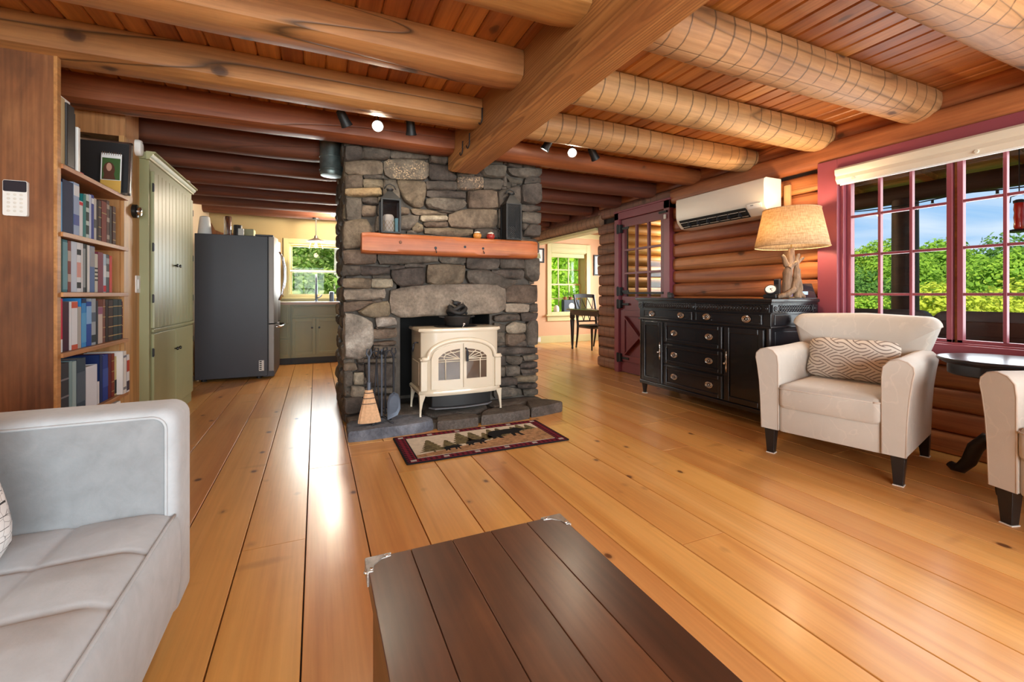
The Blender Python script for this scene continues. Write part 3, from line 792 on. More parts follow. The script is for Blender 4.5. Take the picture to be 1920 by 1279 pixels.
for i in range(3):
    for j in range(3):
        MB().prism(rect(g0+(g1-g0)*i/3, g0+(g1-g0)*(i+1)/3, gz0+(gz1-gz0)*j/3, gz0+(gz1-gz0)*(j+1)/3), 0.0, 0.004, F).build('pane', 'window_glass', leafo)
# applied frame and cross brace of the lower half
bz0, bz1 = 0.16, 0.84
for a, b, c, e in ((da+0.02,da+0.10,bz0,bz1),(db-0.10,db-0.02,bz0,bz1),(da+0.10,db-0.10,bz1-0.08,bz1),(da+0.10,db-0.10,bz0,bz0+0.08)):
    MB().prism(rect(a,b,c,e), -0.036, -0.019, F).build('door_rail', 'red_paint_door', leafo, bevel=0.003)
for s in (1, -1):
    MB().bar((XE-0.030, (da+db)/2-s*0.30, bz0+0.09), (XE-0.030, (da+db)/2+s*0.30, bz1-0.09), 0.018 if s > 0 else 0.015, 0.075, up=(1,0,0)).build('door_brace', 'red_paint_door', leafo, bevel=0.003)
for zc in (1.93, 1.09, 0.92, 0.20):
    h = MB().box(XE-0.066, XE-0.020, db-0.045, db+0.04, zc-0.055, zc+0.055)
    h.tube([(XE-0.068, db+0.008, zc-0.065), (XE-0.068, db+0.008, zc+0.065)], 0.011, 8)
    ho = h.build('hinge', 'black_metal', door, bevel=0.003)
    MB().box(XE-0.045, XE-0.036, db-0.19, db-0.045, zc-0.014, zc+0.014).build('hinge_strap', 'black_metal', ho)
MB().box(XE-0.034, XE-0.020, g0-0.05, g1+0.04, 1.055, 1.08).build('push_bar', 'black_metal', door, bevel=0.002)
MB().box(XE-0.080, XE-0.058, da-0.07, da+0.06, 2.005, 2.03).build('door_latch', 'black_metal', door, bevel=0.003)
solo(MB().box(XE-0.082, XE-0.062, da-0.055, da-0.025, 1.93, 1.985), 'door_sensor', 'white_plastic', 'small white contact sensor on the red door frame', 'sensor', bevel=0.004)
solo(MB().box(XE-0.075, XE-0.05, 3.935, 3.965, 1.015, 1.075).box(XE-0.078, XE-0.07, 3.94, 3.96, 1.03, 1.06), 'wall_sensor', 'black_metal', 'small black wall sensor between door frame and sideboard top', 'sensor', bevel=0.004)

# ---- kitchen window (window_2) and dining window (window_3)
F = XZ(YN)
m = MB(); u0, u1, v0, v1 = KW
frame_rect(m, F, u0-0.075, u1+0.075, v0-0.02, v1+0.075, 0.075, -0.02, 0.0)
frame_rect(m, F, u0, u1, v0, v1, 0.02, 0.0, 0.14)
m.prism(rect(u0-0.10, u1+0.10, v0-0.02, v0+0.01), -0.035, 0.0, F)
w2 = structure(m, 'window_2', 'trim_yellow', bevel=0.004)
for v_, a, b in ((0, v0+0.02, 1.44), (1, 1.43, v1-0.02)):
    so = frame_rect(MB(), F, u0+0.02, u1-0.02, a, b, 0.028, 0.05+0.03*v_, 0.078+0.03*v_).build('sash', 'silver_dark' if v_ == 0 else 'trim_yellow', w2)
    so.data.materials[0] = M['trim_yellow']
    MB().prism(rect(u0+0.04, u1-0.04, a+0.02, b-0.02), 0.062+0.03*v_, 0.066+0.03*v_, F).build('pane', 'window_glass', so)
MB().prism(rect(u0+0.02, u1-0.02, 1.425, 1.447), 0.04, 0.051, F).build('meeting_rail', 'pewter', w2)
F = XZ(YD)
m = MB(); u0, u1, v0, v1 = DW
frame_rect(m, F, u0-0.10, u1+0.10, v0-0.03, v1+0.19, 0.10, -0.025, 0.0)
m.prism(rect(u0, u1, v1, v1+0.10), -0.025, 0.0, F)
frame_rect(m, F, u0, u1, v0, v1, 0.018, 0.0, 0.28)
m.prism(rect(u0-0.14, u1+0.14, v0-0.02, v0+0.012), -0.07, 0.0, F)
m.prism(rect(u0-0.10, u1+0.10, v0-0.13, v0-0.02), -0.025, 0.0, F)
w3 = structure(m, 'window_3', 'trim_yellow', bevel=0.004)
mid = 1.27
for v_, a, b in ((0, v0+0.018, mid+0.02), (1, mid-0.02, v1-0.018)):
    d = 0.20 + 0.03*v_
    so = frame_rect(MB(), F, u0+0.018, u1-0.018, a, b, 0.032, d, d+0.03).build('sash', 'trim_yellow', w3)
    for i in (1, 2):
        uu = u0+0.05+(u1-u0-0.10)*i/3; MB().prism(rect(uu-0.012,uu+0.012,a+0.03,b-0.03), d+0.002, d+0.026, F).build('muntin', 'trim_yellow', so)
    vv = (a+b)/2; MB().prism(rect(u0+0.05,u1-0.05,vv-0.012,vv+0.012), d+0.003, d+0.025, F).build('muntin', 'trim_yellow', so)
    for i in range(3):
        for j in range(2):
            ua = u0+0.05+(u1-u0-0.10)*i/3; va = a+0.03+(b-a-0.06)*j/2
            MB().prism(rect(ua, ua+(u1-u0-0.10)/3, va, va+(b-a-0.06)/2), d+0.012, d+0.015, F).build('pane', 'window_glass', so)
solo(MB().box(u0+0.03, u1-0.03, YD+0.02, YD+0.09, v1-0.11, v1-0.02), 'roller_blind', 'trim_yellow', 'cream roller shade at the top of the dining room window', 'blind', bevel=0.008)
# ================================================================== FIREPLACE
fp = thing('stone_fireplace', 'fieldstone fireplace and chimney with hearth in the middle of the room', 'fireplace', ((FX0+FX1)/2, (FY+FYB)/2, 0))
OX0, OX1, OZ1, HT = 0.625, 1.50, 0.86, 0.075        # firebox opening and hearth top
core = MB()
d = 0.05
core.box(FX0+d, OX0+0.03, FY+d, FYB, 0, CZ-0.001)
core.box(OX1-0.03, FX1-d, FY+d, FYB, 0, CZ-0.001)
core.box(OX0, OX1, FY+d, FYB, OZ1+0.02, CZ-0.001)
core.box(OX0, OX1, FY+0.55, FYB, 0, OZ1+0.03)
core.build('mortar_core', 'mortar', fp)
fb = MB(); e = 0.004
fb.box(OX0+0.03, OX0+0.034, FY+0.06, FY+0.548, HT, OZ1+0.02).box(OX1-0.034, OX1-0.03, FY+0.06, FY+0.548, HT, OZ1+0.02)
fb.box(OX0+0.03, OX1-0.03, FY+0.544, FY+0.549, HT, OZ1+0.02).box(OX0+0.03, OX1-0.03, FY+0.06, FY+0.549, OZ1+0.012, OZ1+0.018)
fb.build('firebox_lining', 'firebox', fp)

srn = random.Random(11)
def resample(poly, n):
    pts = [Vector((p[0], p[1])) for p in poly]; L = [(pts[(i+1) % len(pts)] - pts[i]).length for i in range(len(pts))]
    tot = sum(L); out = []
    for k in range(n):
        s = tot*k/n; i = 0
        while s > L[i] and i < len(L)-1: s -= L[i]; i += 1
        out.append(pts[i].lerp(pts[(i+1) % len(pts)], s/max(L[i], 1e-9)))
    return out
def smooth_poly(poly, n=14):
    o = resample(poly, n + 4)
    return [((a*0.1+b*0.8+c*0.1)) for a, b, c in zip(o[-1:]+o[:-1], o, o[1:]+o[:1])]
def add_stone(poly, fn, mat, proud=None, back=0.06, parent=None, name='stone', n=14):
    pr = proud if proud is not None else srn.uniform(0.0, 0.028)
    pts = smooth_poly(poly, n)
    c = sum(pts, Vector((0,0)))/len(pts)
    pts = [p + (p-c).normalized()*0.0055 for p in pts]
    sd = srn.uniform(0, 100)
    R_ = max(0.03, min(max(p.x for p in pts)-min(p.x for p in pts), max(p.y for p in pts)-min(p.y for p in pts))*0.5)
    b1, b2 = 1-min(0.3, 0.010/R_), 1-min(0.5, 0.026/R_)
    m = MB(); vs = []
    prof = [(1.0, back), (1.0, 0.002-pr*0.8), (b1, -0.010-pr), (b2, -0.016-pr), (b2*0.5, -0.018-pr)]
    for sc, dd in prof:
        for p in pts:
            q = c + (p-c)*sc
            q = q + Vector((noise.noise(Vector((q.x*22, q.y*22, sd))), noise.noise(Vector((q.x*22, q.y*22, sd+9)))))*0.006
            j = 0.014*noise.noise(Vector((q.x*8, q.y*8, sd))) + 0.006*noise.noise(Vector((q.x*26, q.y*26, sd))) if sc < 0.999 else 0.0
            vs.append(fn(q.x, q.y, dd + j))
    N_ = len(pts); K = len(prof)
    fs = [(i*N_+k, i*N_+(k+1) % N_, (i+1)*N_+(k+1) % N_, (i+1)*N_+k) for i in range(K-1) for k in range(N_)]
    vs.append(fn(c.x, c.y, -0.018-pr + 0.006*srn.uniform(-1,1)))
    fs += [((K-1)*N_+k, (K-1)*N_+(k+1) % N_, len(vs)-1) for k in range(N_)]
    m.add(vs, fs)
    return m.build(name, mat, parent or fp, smooth=38)
def c5(x, y): p = P(630+x*0.23454, 260+y*0.23454, Y=FY); return (p.x, p.z)
def c6(x, y): p = P(630+x*0.26586, 540+y*0.26586, Y=FY); return (p.x, p.z)
DK, BR, LT, TN, SP, WH = 'stone_dark', 'stone_brown', 'stone_light', 'stone_tan', 'stone_speck', 'stone_white'
ST5 = [
 (DK,[(70,60),(205,60),(208,165),(70,178)]), (DK,[(214,60),(425,60),(430,162),(214,165)]), (DK,[(440,60),(740,60),(740,165),(440,160)]), (DK,[(748,60),(900,60),(890,210),(748,190)]),
 (BR,[(80,182),(368,174),(372,284),(80,288)]), (SP,[(384,184),(432,166),(738,172),(742,318),(690,325),(450,320),(384,282)]),
 (DK,[(748,202),(890,222),(905,255),(962,302),(955,338),(748,330)]), (BR,[(78,294),(210,292),(212,388),(78,396)]), (DK,[(222,290),(380,292),(380,322),(226,320)]),
 (BR,[(222,326),(372,332),(372,394),(222,390)]), (BR,[(486,334),(720,345),(716,430),(692,556),(620,542),(560,502),(516,440)]), (DK,[(722,341),(962,346),(962,412),(728,408)]),
 (SP,[(970,308),(1172,308),(1168,402),(1080,408),(970,412)]), (DK,[(1150,214),(1362,214),(1342,312),(1172,302)]), (DK,[(1370,234),(1645,234),(1635,300),(1550,310),(1400,292)]),
 (DK,[(1178,326),(1342,332),(1312,412),(1178,402)]), (TN,[(76,404),(360,397),(364,460),(76,456)]), (DK,[(728,416),(1036,422),(1036,482),(728,470)]),
 (DK,[(720,482),(770,472),(1020,492),(1048,532),(960,580),(860,580),(760,560),(720,545)]), (BR,[(1052,420),(1280,412),(1292,560),(1062,560)]),
 (DK,[(78,476),(208,476),(200,640),(82,652)]), (DK,[(214,474),(325,476),(332,526),(214,516)]), (BR,[(208,540),(318,534),(318,616),(212,616)]),
 (BR,[(500,550),(582,560),(582,602),(500,610)]), (BR,[(598,560),(690,565),(895,598),(885,616),(620,610)]), (DK,[(790,574),(960,590),(900,598),(800,584)]),
 (DK,[(500,618),(666,618),(642,680),(590,722),(500,722)]), (LT,[(678,618),(888,618),(888,656),(680,662)]), (BR,[(706,668),(892,664),(892,706),(716,706)]),
 (BR,[(900,604),(1000,572),(1282,565),(1288,716),(1060,716),(900,706)]), (BR,[(612,712),(650,672),(694,700),(694,742),(618,742)]), (BR,[(702,714),(1102,722),(1092,770),(960,782),(702,757)]),
 (DK,[(1480,528),(1510,528),(1635,540),(1638,576),(1520,582),(1480,576)]), (DK,[(1490,588),(1635,598),(1628,682),(1490,672)]), (DK,[(1484,680),(1540,690),(1505,732),(1480,716)]),
 (DK,[(1548,690),(1632,690),(1625,782),(1500,782),(1512,732)]), (DK,[(1480,370),(1632,360),(1640,500),(1602,526),(1480,512)]), (DK,[(1352,300),(1492,340),(1480,362),(1400,352)]),
 (DK,[(1530,300),(1634,310),(1634,358),(1500,366)]), (BR,[(62,666),(150,652),(235,640),(300,745),(230,790),(205,870),(62,882)]), (DK,[(330,620),(490,625),(490,742),(312,742)]),
 (DK,[(380,330),(478,334),(510,452),(500,540),(380,520)]), (DK,[(1110,720),(1290,724),(1300,800),(1100,800)]), (DK,[(1294,420),(1340,412),(1470,372),(1470,520),(1300,560)]), (DK,[(1300,566),(1474,528),(1474,690),(1300,720)]),
 (DK,[(1305,728),(1480,720),(1495,800),(1305,800)]), (DK,[(300,760),(690,762),(690,880),(240,880)]), (DK,[(700,770),(1080,790),(1080,880),(700,880)]), (DK,[(1090,806),(1620,800),(1620,940),(1090,900)]),
 (BR,[(62,895),(322,895),(312,1002),(62,1006)]), (DK,[(332,900),(822,905),(816,985),(500,1000),(332,1010)]), (DK,[(826,910),(1036,915),(1032,1000),(832,990)]), (DK,[(1044,950),(1302,955),(1302,1030),(1240,1046),(1044,1042)]),
 (DK,[(1310,960),(1502,962),(1502,1038),(1310,1038)]), (DK,[(1510,962),(1625,958),(1622,1135),(1562,1140),(1510,1100)]), (DK,[(58,1016),(192,1018),(192,1088),(58,1096)]),
 (DK,[(200,1018),(432,1030),(422,1082),(200,1092)]), (DK,[(440,1050),(702,1028),(704,1170),(505,1182),(440,1112)]), (BR,[(734,1004),(1032,1010),(1012,1162),(800,1176),(724,1150)]),
 (DK,[(1044,1052),(1230,1050),(1240,1082),(1342,1086),(1342,1120),(1474,1130),(1355,1202),(1044,1152)]), (DK,[(1242,1048),(1502,1050),(1494,1122),(1350,1116),(1242,1080)]),
 (BR,[(60,1118),(282,1118),(272,1200),(60,1192)]), (LT,[(288,1120),(440,1120),(452,1186),(288,1192)])]
ST6 = [
 (LT,[(58,12),(352,8),(342,76),(58,86)]), (LT,[(378,12),(700,-28),(1188,-30),(1192,60),(1188,180),(980,184),(690,196),(440,212),(384,188)]),
 (BR,[(58,96),(342,86),(262,102),(150,162),(58,168)]), (BR,[(152,166),(262,110),(372,94),(376,200),(270,208),(192,196)]), (WH,[(60,176),(190,202),(256,242),(266,380),(192,500),(60,492)]),
 (WH,[(278,212),(330,202),(416,212),(430,260),(290,276)]), (BR,[(266,290),(428,285),(428,346),(262,360)]), (BR,[(266,384),(424,374),(420,404),(266,406)]), (DK,[(266,412),(420,410),(420,480),(266,490)]),
 (BR,[(58,530),(130,532),(148,576),(58,580)]), (LT,[(128,600),(192,596),(192,676),(124,678)]), (LT,[(108,690),(202,700),(196,762),(108,768)]), (DK,[(202,536),(420,536),(414,692),(222,692)]),
 (DK,[(58,588),(116,590),(116,690),(58,690)]), (DK,[(200,500),(424,492),(424,526),(200,530)]), (DK,[(210,702),(418,700),(418,742),(210,746)]), (DK,[(58,774),(190,770),(202,872),(58,892)]), (DK,[(206,756),(418,752),(412,836),(212,852)]), (DK,[(58,698),(102,700),(102,762),(58,764)]),
 (DK,[(150,540),(196,545),(196,588),(150,590)]), (DK,[(290,278),(300,288),(292,290),(282,284)]),
 (BR,[(1202,-20),(1418,-20),(1418,100),(1300,106),(1202,100)]), (LT,[(1194,112),(1356,116),(1352,168),(1194,172)]), (DK,[(1362,124),(1420,110),(1420,168),(1366,168)]),
 (DK,[(1118,194),(1290,180),(1292,226),(1118,238)]), (DK,[(1300,178),(1418,175),(1404,228),(1310,232)]), (LT,[(1198,272),(1260,236),(1336,252),(1332,312),(1230,322),(1198,302)]),
 (DK,[(1340,262),(1382,216),(1420,236),(1420,402),(1350,398)]), (DK,[(1118,250),(1190,260),(1190,308),(1118,308)]), (BR,[(1196,326),(1336,324),(1332,370),(1240,412),(1196,402)]), (DK,[(1118,318),(1186,318),(1186,384),(1118,384)]),
 (DK,[(1250,376),(1346,372),(1346,412),(1250,414)]), (DK,[(1118,420),(1420,416),(1420,462),(1290,466),(1118,468)]), (DK,[(1198,478),(1312,484),(1302,532),(1240,542),(1198,518)]), (DK,[(1318,478),(1420,470),(1420,502),(1328,516)]),
 (DK,[(1300,532),(1416,520),(1416,562),(1300,566)]), (DK,[(1194,550),(1292,550),(1292,612),(1200,622)]), (DK,[(1118,476),(1190,480),(1190,545),(1118,545)]), (DK,[(1118,552),(1186,552),(1186,622),(1118,618)]),
 (DK,[(1300,574),(1420,570),(1420,592),(1310,602)]), (DK,[(1118,638),(1272,630),(1272,682),(1118,692)]), (BR,[(1248,624),(1420,614),(1420,656),(1282,662)]), (DK,[(1280,680),(1416,670),(1416,706),(1285,708)]),
 (DK,[(1118,700),(1302,710),(1312,756),(1118,780)]), (DK,[(1318,714),(1420,710),(1420,752),(1328,762)])]
fs_face = lambda u, v, d_: (u, FY + d_, v)
polys = []
for lst, cv in ((ST5, c5), (ST6, c6)):
    for mt, pl in lst:
        q = [cv(*p) for p in pl]
        q = [(u, min(v, CZ-0.01)) for u, v in q]
        edge = max(p[0] for p in q) > FX1-0.02 or min(p[0] for p in q) < FX0+0.03
        lint = len(pl) == 9 and pl[0] == (378,12)
        add_stone(q, fs_face, mt, 0.022 if lint else None, 0.16 if edge else 0.06, n=22 if lint else 14)
        polys.append(q)
# filler stones where the measured ones leave mortar showing (face) and random courses on the two sides
def inside(p, poly):
    r = False; j = len(poly)-1
    for i in range(len(poly)):
        a, b = poly[i], poly[j]
        if (a[1] > p[1]) != (b[1] > p[1]) and p[0] < (b[0]-a[0])*(p[1]-a[1])/(b[1]-a[1])+a[0]: r = not r
        j = i
    return r
STEP = 0.02
nx, nz_ = int((FX1-FX0)/STEP), int((CZ-HT)/STEP)
occ = np.zeros((nx, nz_), bool)
for q in polys:
    x0, x1 = min(p[0] for p in q), max(p[0] for p in q); z0, z1 = min(p[1] for p in q), max(p[1] for p in q)
    for i in range(max(0, int((x0-FX0)/STEP)-1), min(nx, int((x1-FX0)/STEP)+2)):
        for j in range(max(0, int((z0-HT)/STEP)-1), min(nz_, int((z1-HT)/STEP)+2)):
            if inside((FX0+(i+.5)*STEP, HT+(j+.5)*STEP), q): occ[i, j] = True
i0, i1, j1 = int((OX0-FX0)/STEP)-1, int((OX1-FX0)/STEP)+1, int((OZ1-HT)/STEP)+1
occ[max(0,i0):i1, :j1] = True
for j in range(nz_):
    for i in range(nx):
        if occ[i, j]: continue
        w = 1
        while i+w < nx and not occ[i+w, j] and w < 14: w += 1
        h = 1
        while j+h < nz_ and not occ[i:i+w, j+h].any() and h < 6: h += 1
        occ[i:i+w, j:j+h] = True
        if w < 2 or h < 2 or w*h < 6: continue
        x0, z0 = FX0+i*STEP, HT+j*STEP
        add_stone([(x0+0.004,z0+0.003),(x0+w*STEP-0.003,z0+0.004),(x0+w*STEP-0.006,z0+h*STEP-0.003),(x0+0.002,z0+h*STEP-0.005)], fs_face, DK, 0.0, n=12)
for side in (-1, 1):
    z = 0.0
    while z < CZ - 0.05:
        h = srn.uniform(0.09, 0.19)
        y = FY + 0.03
        while y < FYB - 0.05:
            w = min(srn.uniform(0.14, 0.36), FYB - y)
            fn = (lambda u, v, d_: (FX0 + d_ + 0.022, u, v)) if side < 0 else (lambda u, v, d_: (FX1 - d_ - 0.022, u, v))
            j = lambda: srn.uniform(0.003, 0.014)
            add_stone([(y+j(),z+j()),(y+w-j(),z+j()),(y+w-j(),min(z+h,CZ-0.008)-j()),(y+j(),min(z+h,CZ-0.008)-j())], fn, srn.choice([DK,DK,BR]), None, 0.05, n=10)
            y += w
        z += h
# hearth slabs
def slab(pts, mat, z1, z0=0.0, label=None):
    n_ = 22; ps = smooth_poly(pts, 18); c = sum(ps, Vector((0,0)))/n_; vs = []
    for sc, z in ((0.985, z0), (1.0, z0+0.4*(z1-z0)), (0.985, z1-0.012), (0.94, z1-0.002), (0.6, z1)):
        for p in ps:
            q = c+(p-c)*sc; jj = 0.012*noise.noise(Vector((q.x*7, q.y*7, z*4)))
            vs.append((q.x+jj, q.y+jj*0.6, z + (0.006*noise.noise(Vector((q.x*6, q.y*6, 3))) if z > z0+0.01 else 0)))
    fs = [(i*n_+k, i*n_+(k+1)%n_, (i+1)*n_+(k+1)%n_, (i+1)*n_+k) for i in range(4) for k in range(n_)] + [tuple(range(n_))[::-1], tuple(range(4*n_, 5*n_))]
    MB().add(vs, fs).build('hearth_slab', mat, fp, smooth=42)
MB().prism([(0.24,3.42),(0.9,3.40),(1.55,3.42),(1.9,3.50),(1.92,4.33),(0.24,4.33)], 0.0, 0.045, XY(0)).build('hearth_bed', 'mortar', fp)
slab([(0.20,3.325),(0.30,3.315),(0.62,3.335),(0.84,3.36),(0.85,3.46),(0.80,3.60),(0.55,3.66),(0.22,3.64)], 'hearth_blue', HT+0.004)
slab([(0.85,3.345),(1.02,3.315),(1.20,3.33),(1.22,3.44),(1.06,3.50),(0.88,3.47)], 'hearth_stone', HT-0.002)
slab([(1.21,3.335),(1.45,3.325),(1.66,3.355),(1.70,3.46),(1.66,3.56),(1.40,3.55),(1.25,3.46)], 'hearth_stone', HT+0.006)
slab([(1.67,3.37),(1.86,3.40),(2.03,3.44),(2.05,3.49),(1.96,3.62),(1.76,3.66),(1.71,3.52)], 'hearth_stone', HT+0.010)
slab([(0.22,3.65),(0.55,3.67),(0.80,3.62),(0.86,3.90),(0.80,4.05),(0.22,4.05)], 'hearth_stone', HT)
slab([(0.82,3.60),(0.90,3.49),(1.08,3.52),(1.24,3.48),(1.38,3.57),(1.40,3.95),(1.20,4.20),(0.86,4.20)], 'hearth_stone', HT)
slab([(1.40,3.57),(1.66,3.58),(1.74,3.68),(1.95,3.64),(1.94,4.0),(1.42,4.0)], 'hearth_stone', HT-0.002)
# mantel
mz0, mz1 = P(830,478,Y=FY-0.17).z, P(830,443,Y=FY-0.17).z
mx0, mx1 = P(679,455,Y=FY-0.17).x, P(1009,470,Y=FY-0.17).x
m = noisy_log(mx0, mx1, FY-0.085, (mz0+mz1)/2, 0.082, 7.0, seed=71, wob=0.004, n=30, seg=28)
man = m.build('mantel', 'mantel_wood', fp, smooth=40)
for px, py in ((751,454),(817,465),(872,463),(906,466)):
    q = P(px, py, Y=FY-0.17)
    MB().lathe([(0.001,-0.006),(0.010,-0.006),(0.014,0.004),(0.016,0.02)], (q.x, FY-0.167, q.z), 12, 'Y').build('peg', 'panel_wood' if px == 751 else 'iron', man)
for px, py in ((817,470),(906,472)):
    q = P(px, py, Y=FY-0.17); y = FY-0.172
    MB().tube([(q.x,y,q.z+0.008),(q.x,y-0.012,q.z+0.002),(q.x,y-0.014,q.z-0.014),(q.x,y-0.024,q.z-0.02),(q.x,y-0.032,q.z-0.010)], 0.003, 6).build('hook', 'iron', man, smooth=True)

# ================================================================== STOVE
SX0, SX1, SYF = 0.735, 1.470, 3.50
scx = (SX0+SX1)/2; SZ0, SZ1 = 0.235, 0.775
sv = thing('wood_stove', 'cream enamel cast-iron wood stove with two glazed doors standing on the hearth', 'stove', (scx, SYF+0.2, HT))
def bowed(u, b=0.03): return -b*(1 - ((u-scx)/((SX1-SX0)/2))**2)
bx0, bx1 = SX0+0.035, SX1-0.035
# body with chamfered corners
pl = [(bx0,SYF+0.42),(bx0,SYF+0.05),(bx0+0.05,SYF),(scx-0.2,SYF-0.016),(scx,SYF-0.02),(scx+0.2,SYF-0.016),(bx1-0.05,SYF),(bx1,SYF+0.05),(bx1,SYF+0.42)]
MB().prism(pl, SZ0+0.03, SZ1-0.03, XY(0)).build('body', 'stove_enamel', sv, bevel=0.006)
def off(pl_, k): c = (scx, SYF+0.2); return [(c[0]+(u-c[0])*(1+k), c[1]+(v-c[1])*(1+k*1.3)) for u, v in pl_]
MB().pillow(off(pl,0.06), [(0.96,0),(1.0,0.010),(1.0,0.022),(0.985,0.032),(0.96,0.034)], XY(SZ1-0.034)).build('top_plate', 'stove_enamel_top', sv, smooth=35)
MB().lathe([(0.001,0),(0.16,0),(0.165,0.003),(0.155,0.006),(0.001,0.006)], (scx, SYF+0.18, SZ1), 30, sx=1.15, sy=0.85).build('griddle', 'black_metal', sv, smooth=40)
MB().pillow(off(pl,0.05), [(0.97,0),(1.0,0.008),(1.0,0.028),(0.97,0.040)], XY(SZ0)).build('bottom_skirt', 'stove_enamel', sv, smooth=35)
# corner pilasters and side panel
for s, x in ((-1, bx0), (1, bx1)):
    MB().box(x-0.012 if s < 0 else x-0.045, x+0.045 if s < 0 else x+0.012, SYF-0.010, SYF+0.055, SZ0+0.04, SZ0+0.285).build('pilaster', 'stove_enamel', sv, bevel=0.008)
    MB().box(x-0.017 if s < 0 else x-0.052, x+0.052 if s < 0 else x+0.017, SYF-0.016, SYF+0.062, SZ0+0.285, SZ0+0.300).build('capital', 'stove_enamel', sv, bevel=0.005)
    MB().box(x-0.006, x+0.006, SYF+0.10, SYF+0.36, SZ0+0.07, SZ0+0.26).build('side_panel', 'stove_enamel', sv, bevel=0.005)
# arch moulding over the doors
aw, ah, az = 0.262, 0.115, SZ0+0.30
def arch_pts(w, h, n=24): return [(scx + w*math.cos(PI*(1-i/n)), az + h*math.sin(PI*(1-i/n))**0.85) for i in range(n+1)]
m = MB()
pts = [(u, SYF-0.022+0.010*abs((u-scx)/aw)**2, v) for u, v in arch_pts(aw+0.022, ah+0.030)]
pts = [(scx-aw-0.075, SYF-0.008, az-0.004), (scx-aw-0.04, SYF-0.010, az-0.004)] + pts + [(scx+aw+0.04, SYF-0.010, az-0.004), (scx+aw+0.075, SYF-0.008, az-0.004)]
m.tube(pts, 0.019, 8, sq=1.0)
m.build('arch_moulding', 'stove_enamel_top', sv, smooth=True)
# doors: a frame with an arched head, glass behind, fan tracery
for s in (-1, 1):
    def A(u): return az + ah*max(0.0, 1-((u-scx)/aw)**2)**0.425
    us = [scx + s*aw*k/14 for k in range(15)]
    outer = [(us[0]+s*0.003, SZ0+0.055)] + [(u + (s*0.003 if i == 0 else 0), A(u)) for i, u in enumerate(us[:-1])] + [(us[-1], az), (us[-1], SZ0+0.055)]
    gi, gx, gz0_, gz1_ = 0.028, 0.205, SZ0+0.125, az-0.012
    gt = 0.085
    yb = SYF-0.032
    drm = MB()
    fn = lambda u, v, d_: (u, yb + 0.012*((u-scx)/aw)**2 + d_, v)
    # frame pieces
    drm.prism([(scx+s*0.003, SZ0+0.055),(scx+s*aw, SZ0+0.055),(scx+s*aw, gz0_),(scx+s*0.003, gz0_)], 0, 0.02, fn)
    drm.prism([(scx+s*0.003, gz0_),(scx+s*gi, gz0_),(scx+s*gi, az+0.085),(scx+s*0.003, az+0.085)], 0, 0.02, fn)
    drm.prism([(scx+s*gx, gz0_),(scx+s*aw, gz0_),(scx+s*aw, az),(scx+s*gx, az-0.0)], 0, 0.02, fn)
    def IA(u): return gz1_ + gt*max(0.0, 1-((u-scx)/gx)**2)**0.5
    K = 12
    for k in range(K):
        ua, ub = scx+s*aw*k/K, scx+s*aw*(k+1)/K
        la = IA(ua) if abs(ua-scx) < gx else az-0.012; lb = IA(ub) if abs(ub-scx) < gx else az-0.012
        if k == 0: ua += s*0.003
        drm.prism([(ua,la),(ub,lb),(ub,max(A(ub),lb+0.004)),(ua,max(A(ua),la+0.004))], 0, 0.02, fn)
    do = drm.build('stove_door', 'stove_enamel', sv)
    MB().prism([(scx+s*(gi-0.01), gz0_-0.01),(scx+s*(gx+0.01), gz0_-0.01),(scx+s*(gx+0.01), gz1_+0.02),(scx+s*gx*0.7, gz1_+gt*0.75),(scx+s*(gi-0.01), gz1_+gt+0.01)], 0.005, 0.008, fn).build('glass', 'stove_glass', do)
    tr = MB()
    for k, r_ in (((scx+s*gi, gz1_+0.0),(scx+s*gx, gz1_)), 0.0045), (((scx+s*gi, gz1_-0.016),(scx+s*gx, gz1_-0.016)), 0.004):
        tr.tube([fn(*k[0], 0.001), fn(*k[1], 0.001)], r_, 6)
    vx = scx + s*(gx*0.72)
    tr.tube([fn(vx, gz0_, 0.001), fn(vx, gz1_, 0.001)], 0.0045, 6)
    for an in (22, 42, 62):
        a_ = math.radians(an)
        tr.tube([fn(scx+s*gi, gz1_, 0.001), fn(scx+s*(gi+(gx-gi)*math.cos(a_)), gz1_+gt*0.92*math.sin(a_), 0.001)], 0.0038, 6)
    arc = [fn(scx+s*(gi+(gx-gi)*(0.72+0.09*abs(math.sin(3.9*t_)))*math.cos(t_*PI/2)), gz1_+gt*(0.70+0.12*abs(math.sin(3.9*t_)))*math.sin(t_*PI/2), 0.001) for t_ in np.linspace(0, 1, 16)]
    tr.tube(arc, 0.004, 6)
    tr.build('tracery', 'stove_enamel_top', do, smooth=True)
MB().tube([(scx+0.020,SYF-0.036,az+0.075),(scx+0.022,SYF-0.058,az+0.07),(scx+0.024,SYF-0.06,az+0.05)], 0.007, 8).tube([(scx+0.024,SYF-0.06,az+0.055),(scx+0.026,SYF-0.06,az-0.03)], 0.011, 8).build('door_handle', 'iron', sv, smooth=40)
MB().tube([(scx-0.01,SYF-0.02,SZ1+0.004),(scx-0.01,SYF-0.045,SZ1+0.008),(scx-0.004,SYF-0.06,SZ1+0.03)], 0.005, 8).sphere((scx-0.003,SYF-0.062,SZ1+0.036), 0.011, 10, 6).build('damper_handle', 'chrome', sv, smooth=True)
MB().tube([(bx0-0.004,SYF+0.12,SZ1-0.12),(bx0-0.03,SYF+0.12,SZ1-0.118),(bx0-0.042,SYF+0.12,SZ1-0.13)], 0.006, 8).tube([(bx0-0.042,SYF+0.12,SZ1-0.13),(bx0-0.052,SYF+0.12,SZ1-0.19)], 0.010, 8).build('air_lever', 'iron', sv, smooth=True)
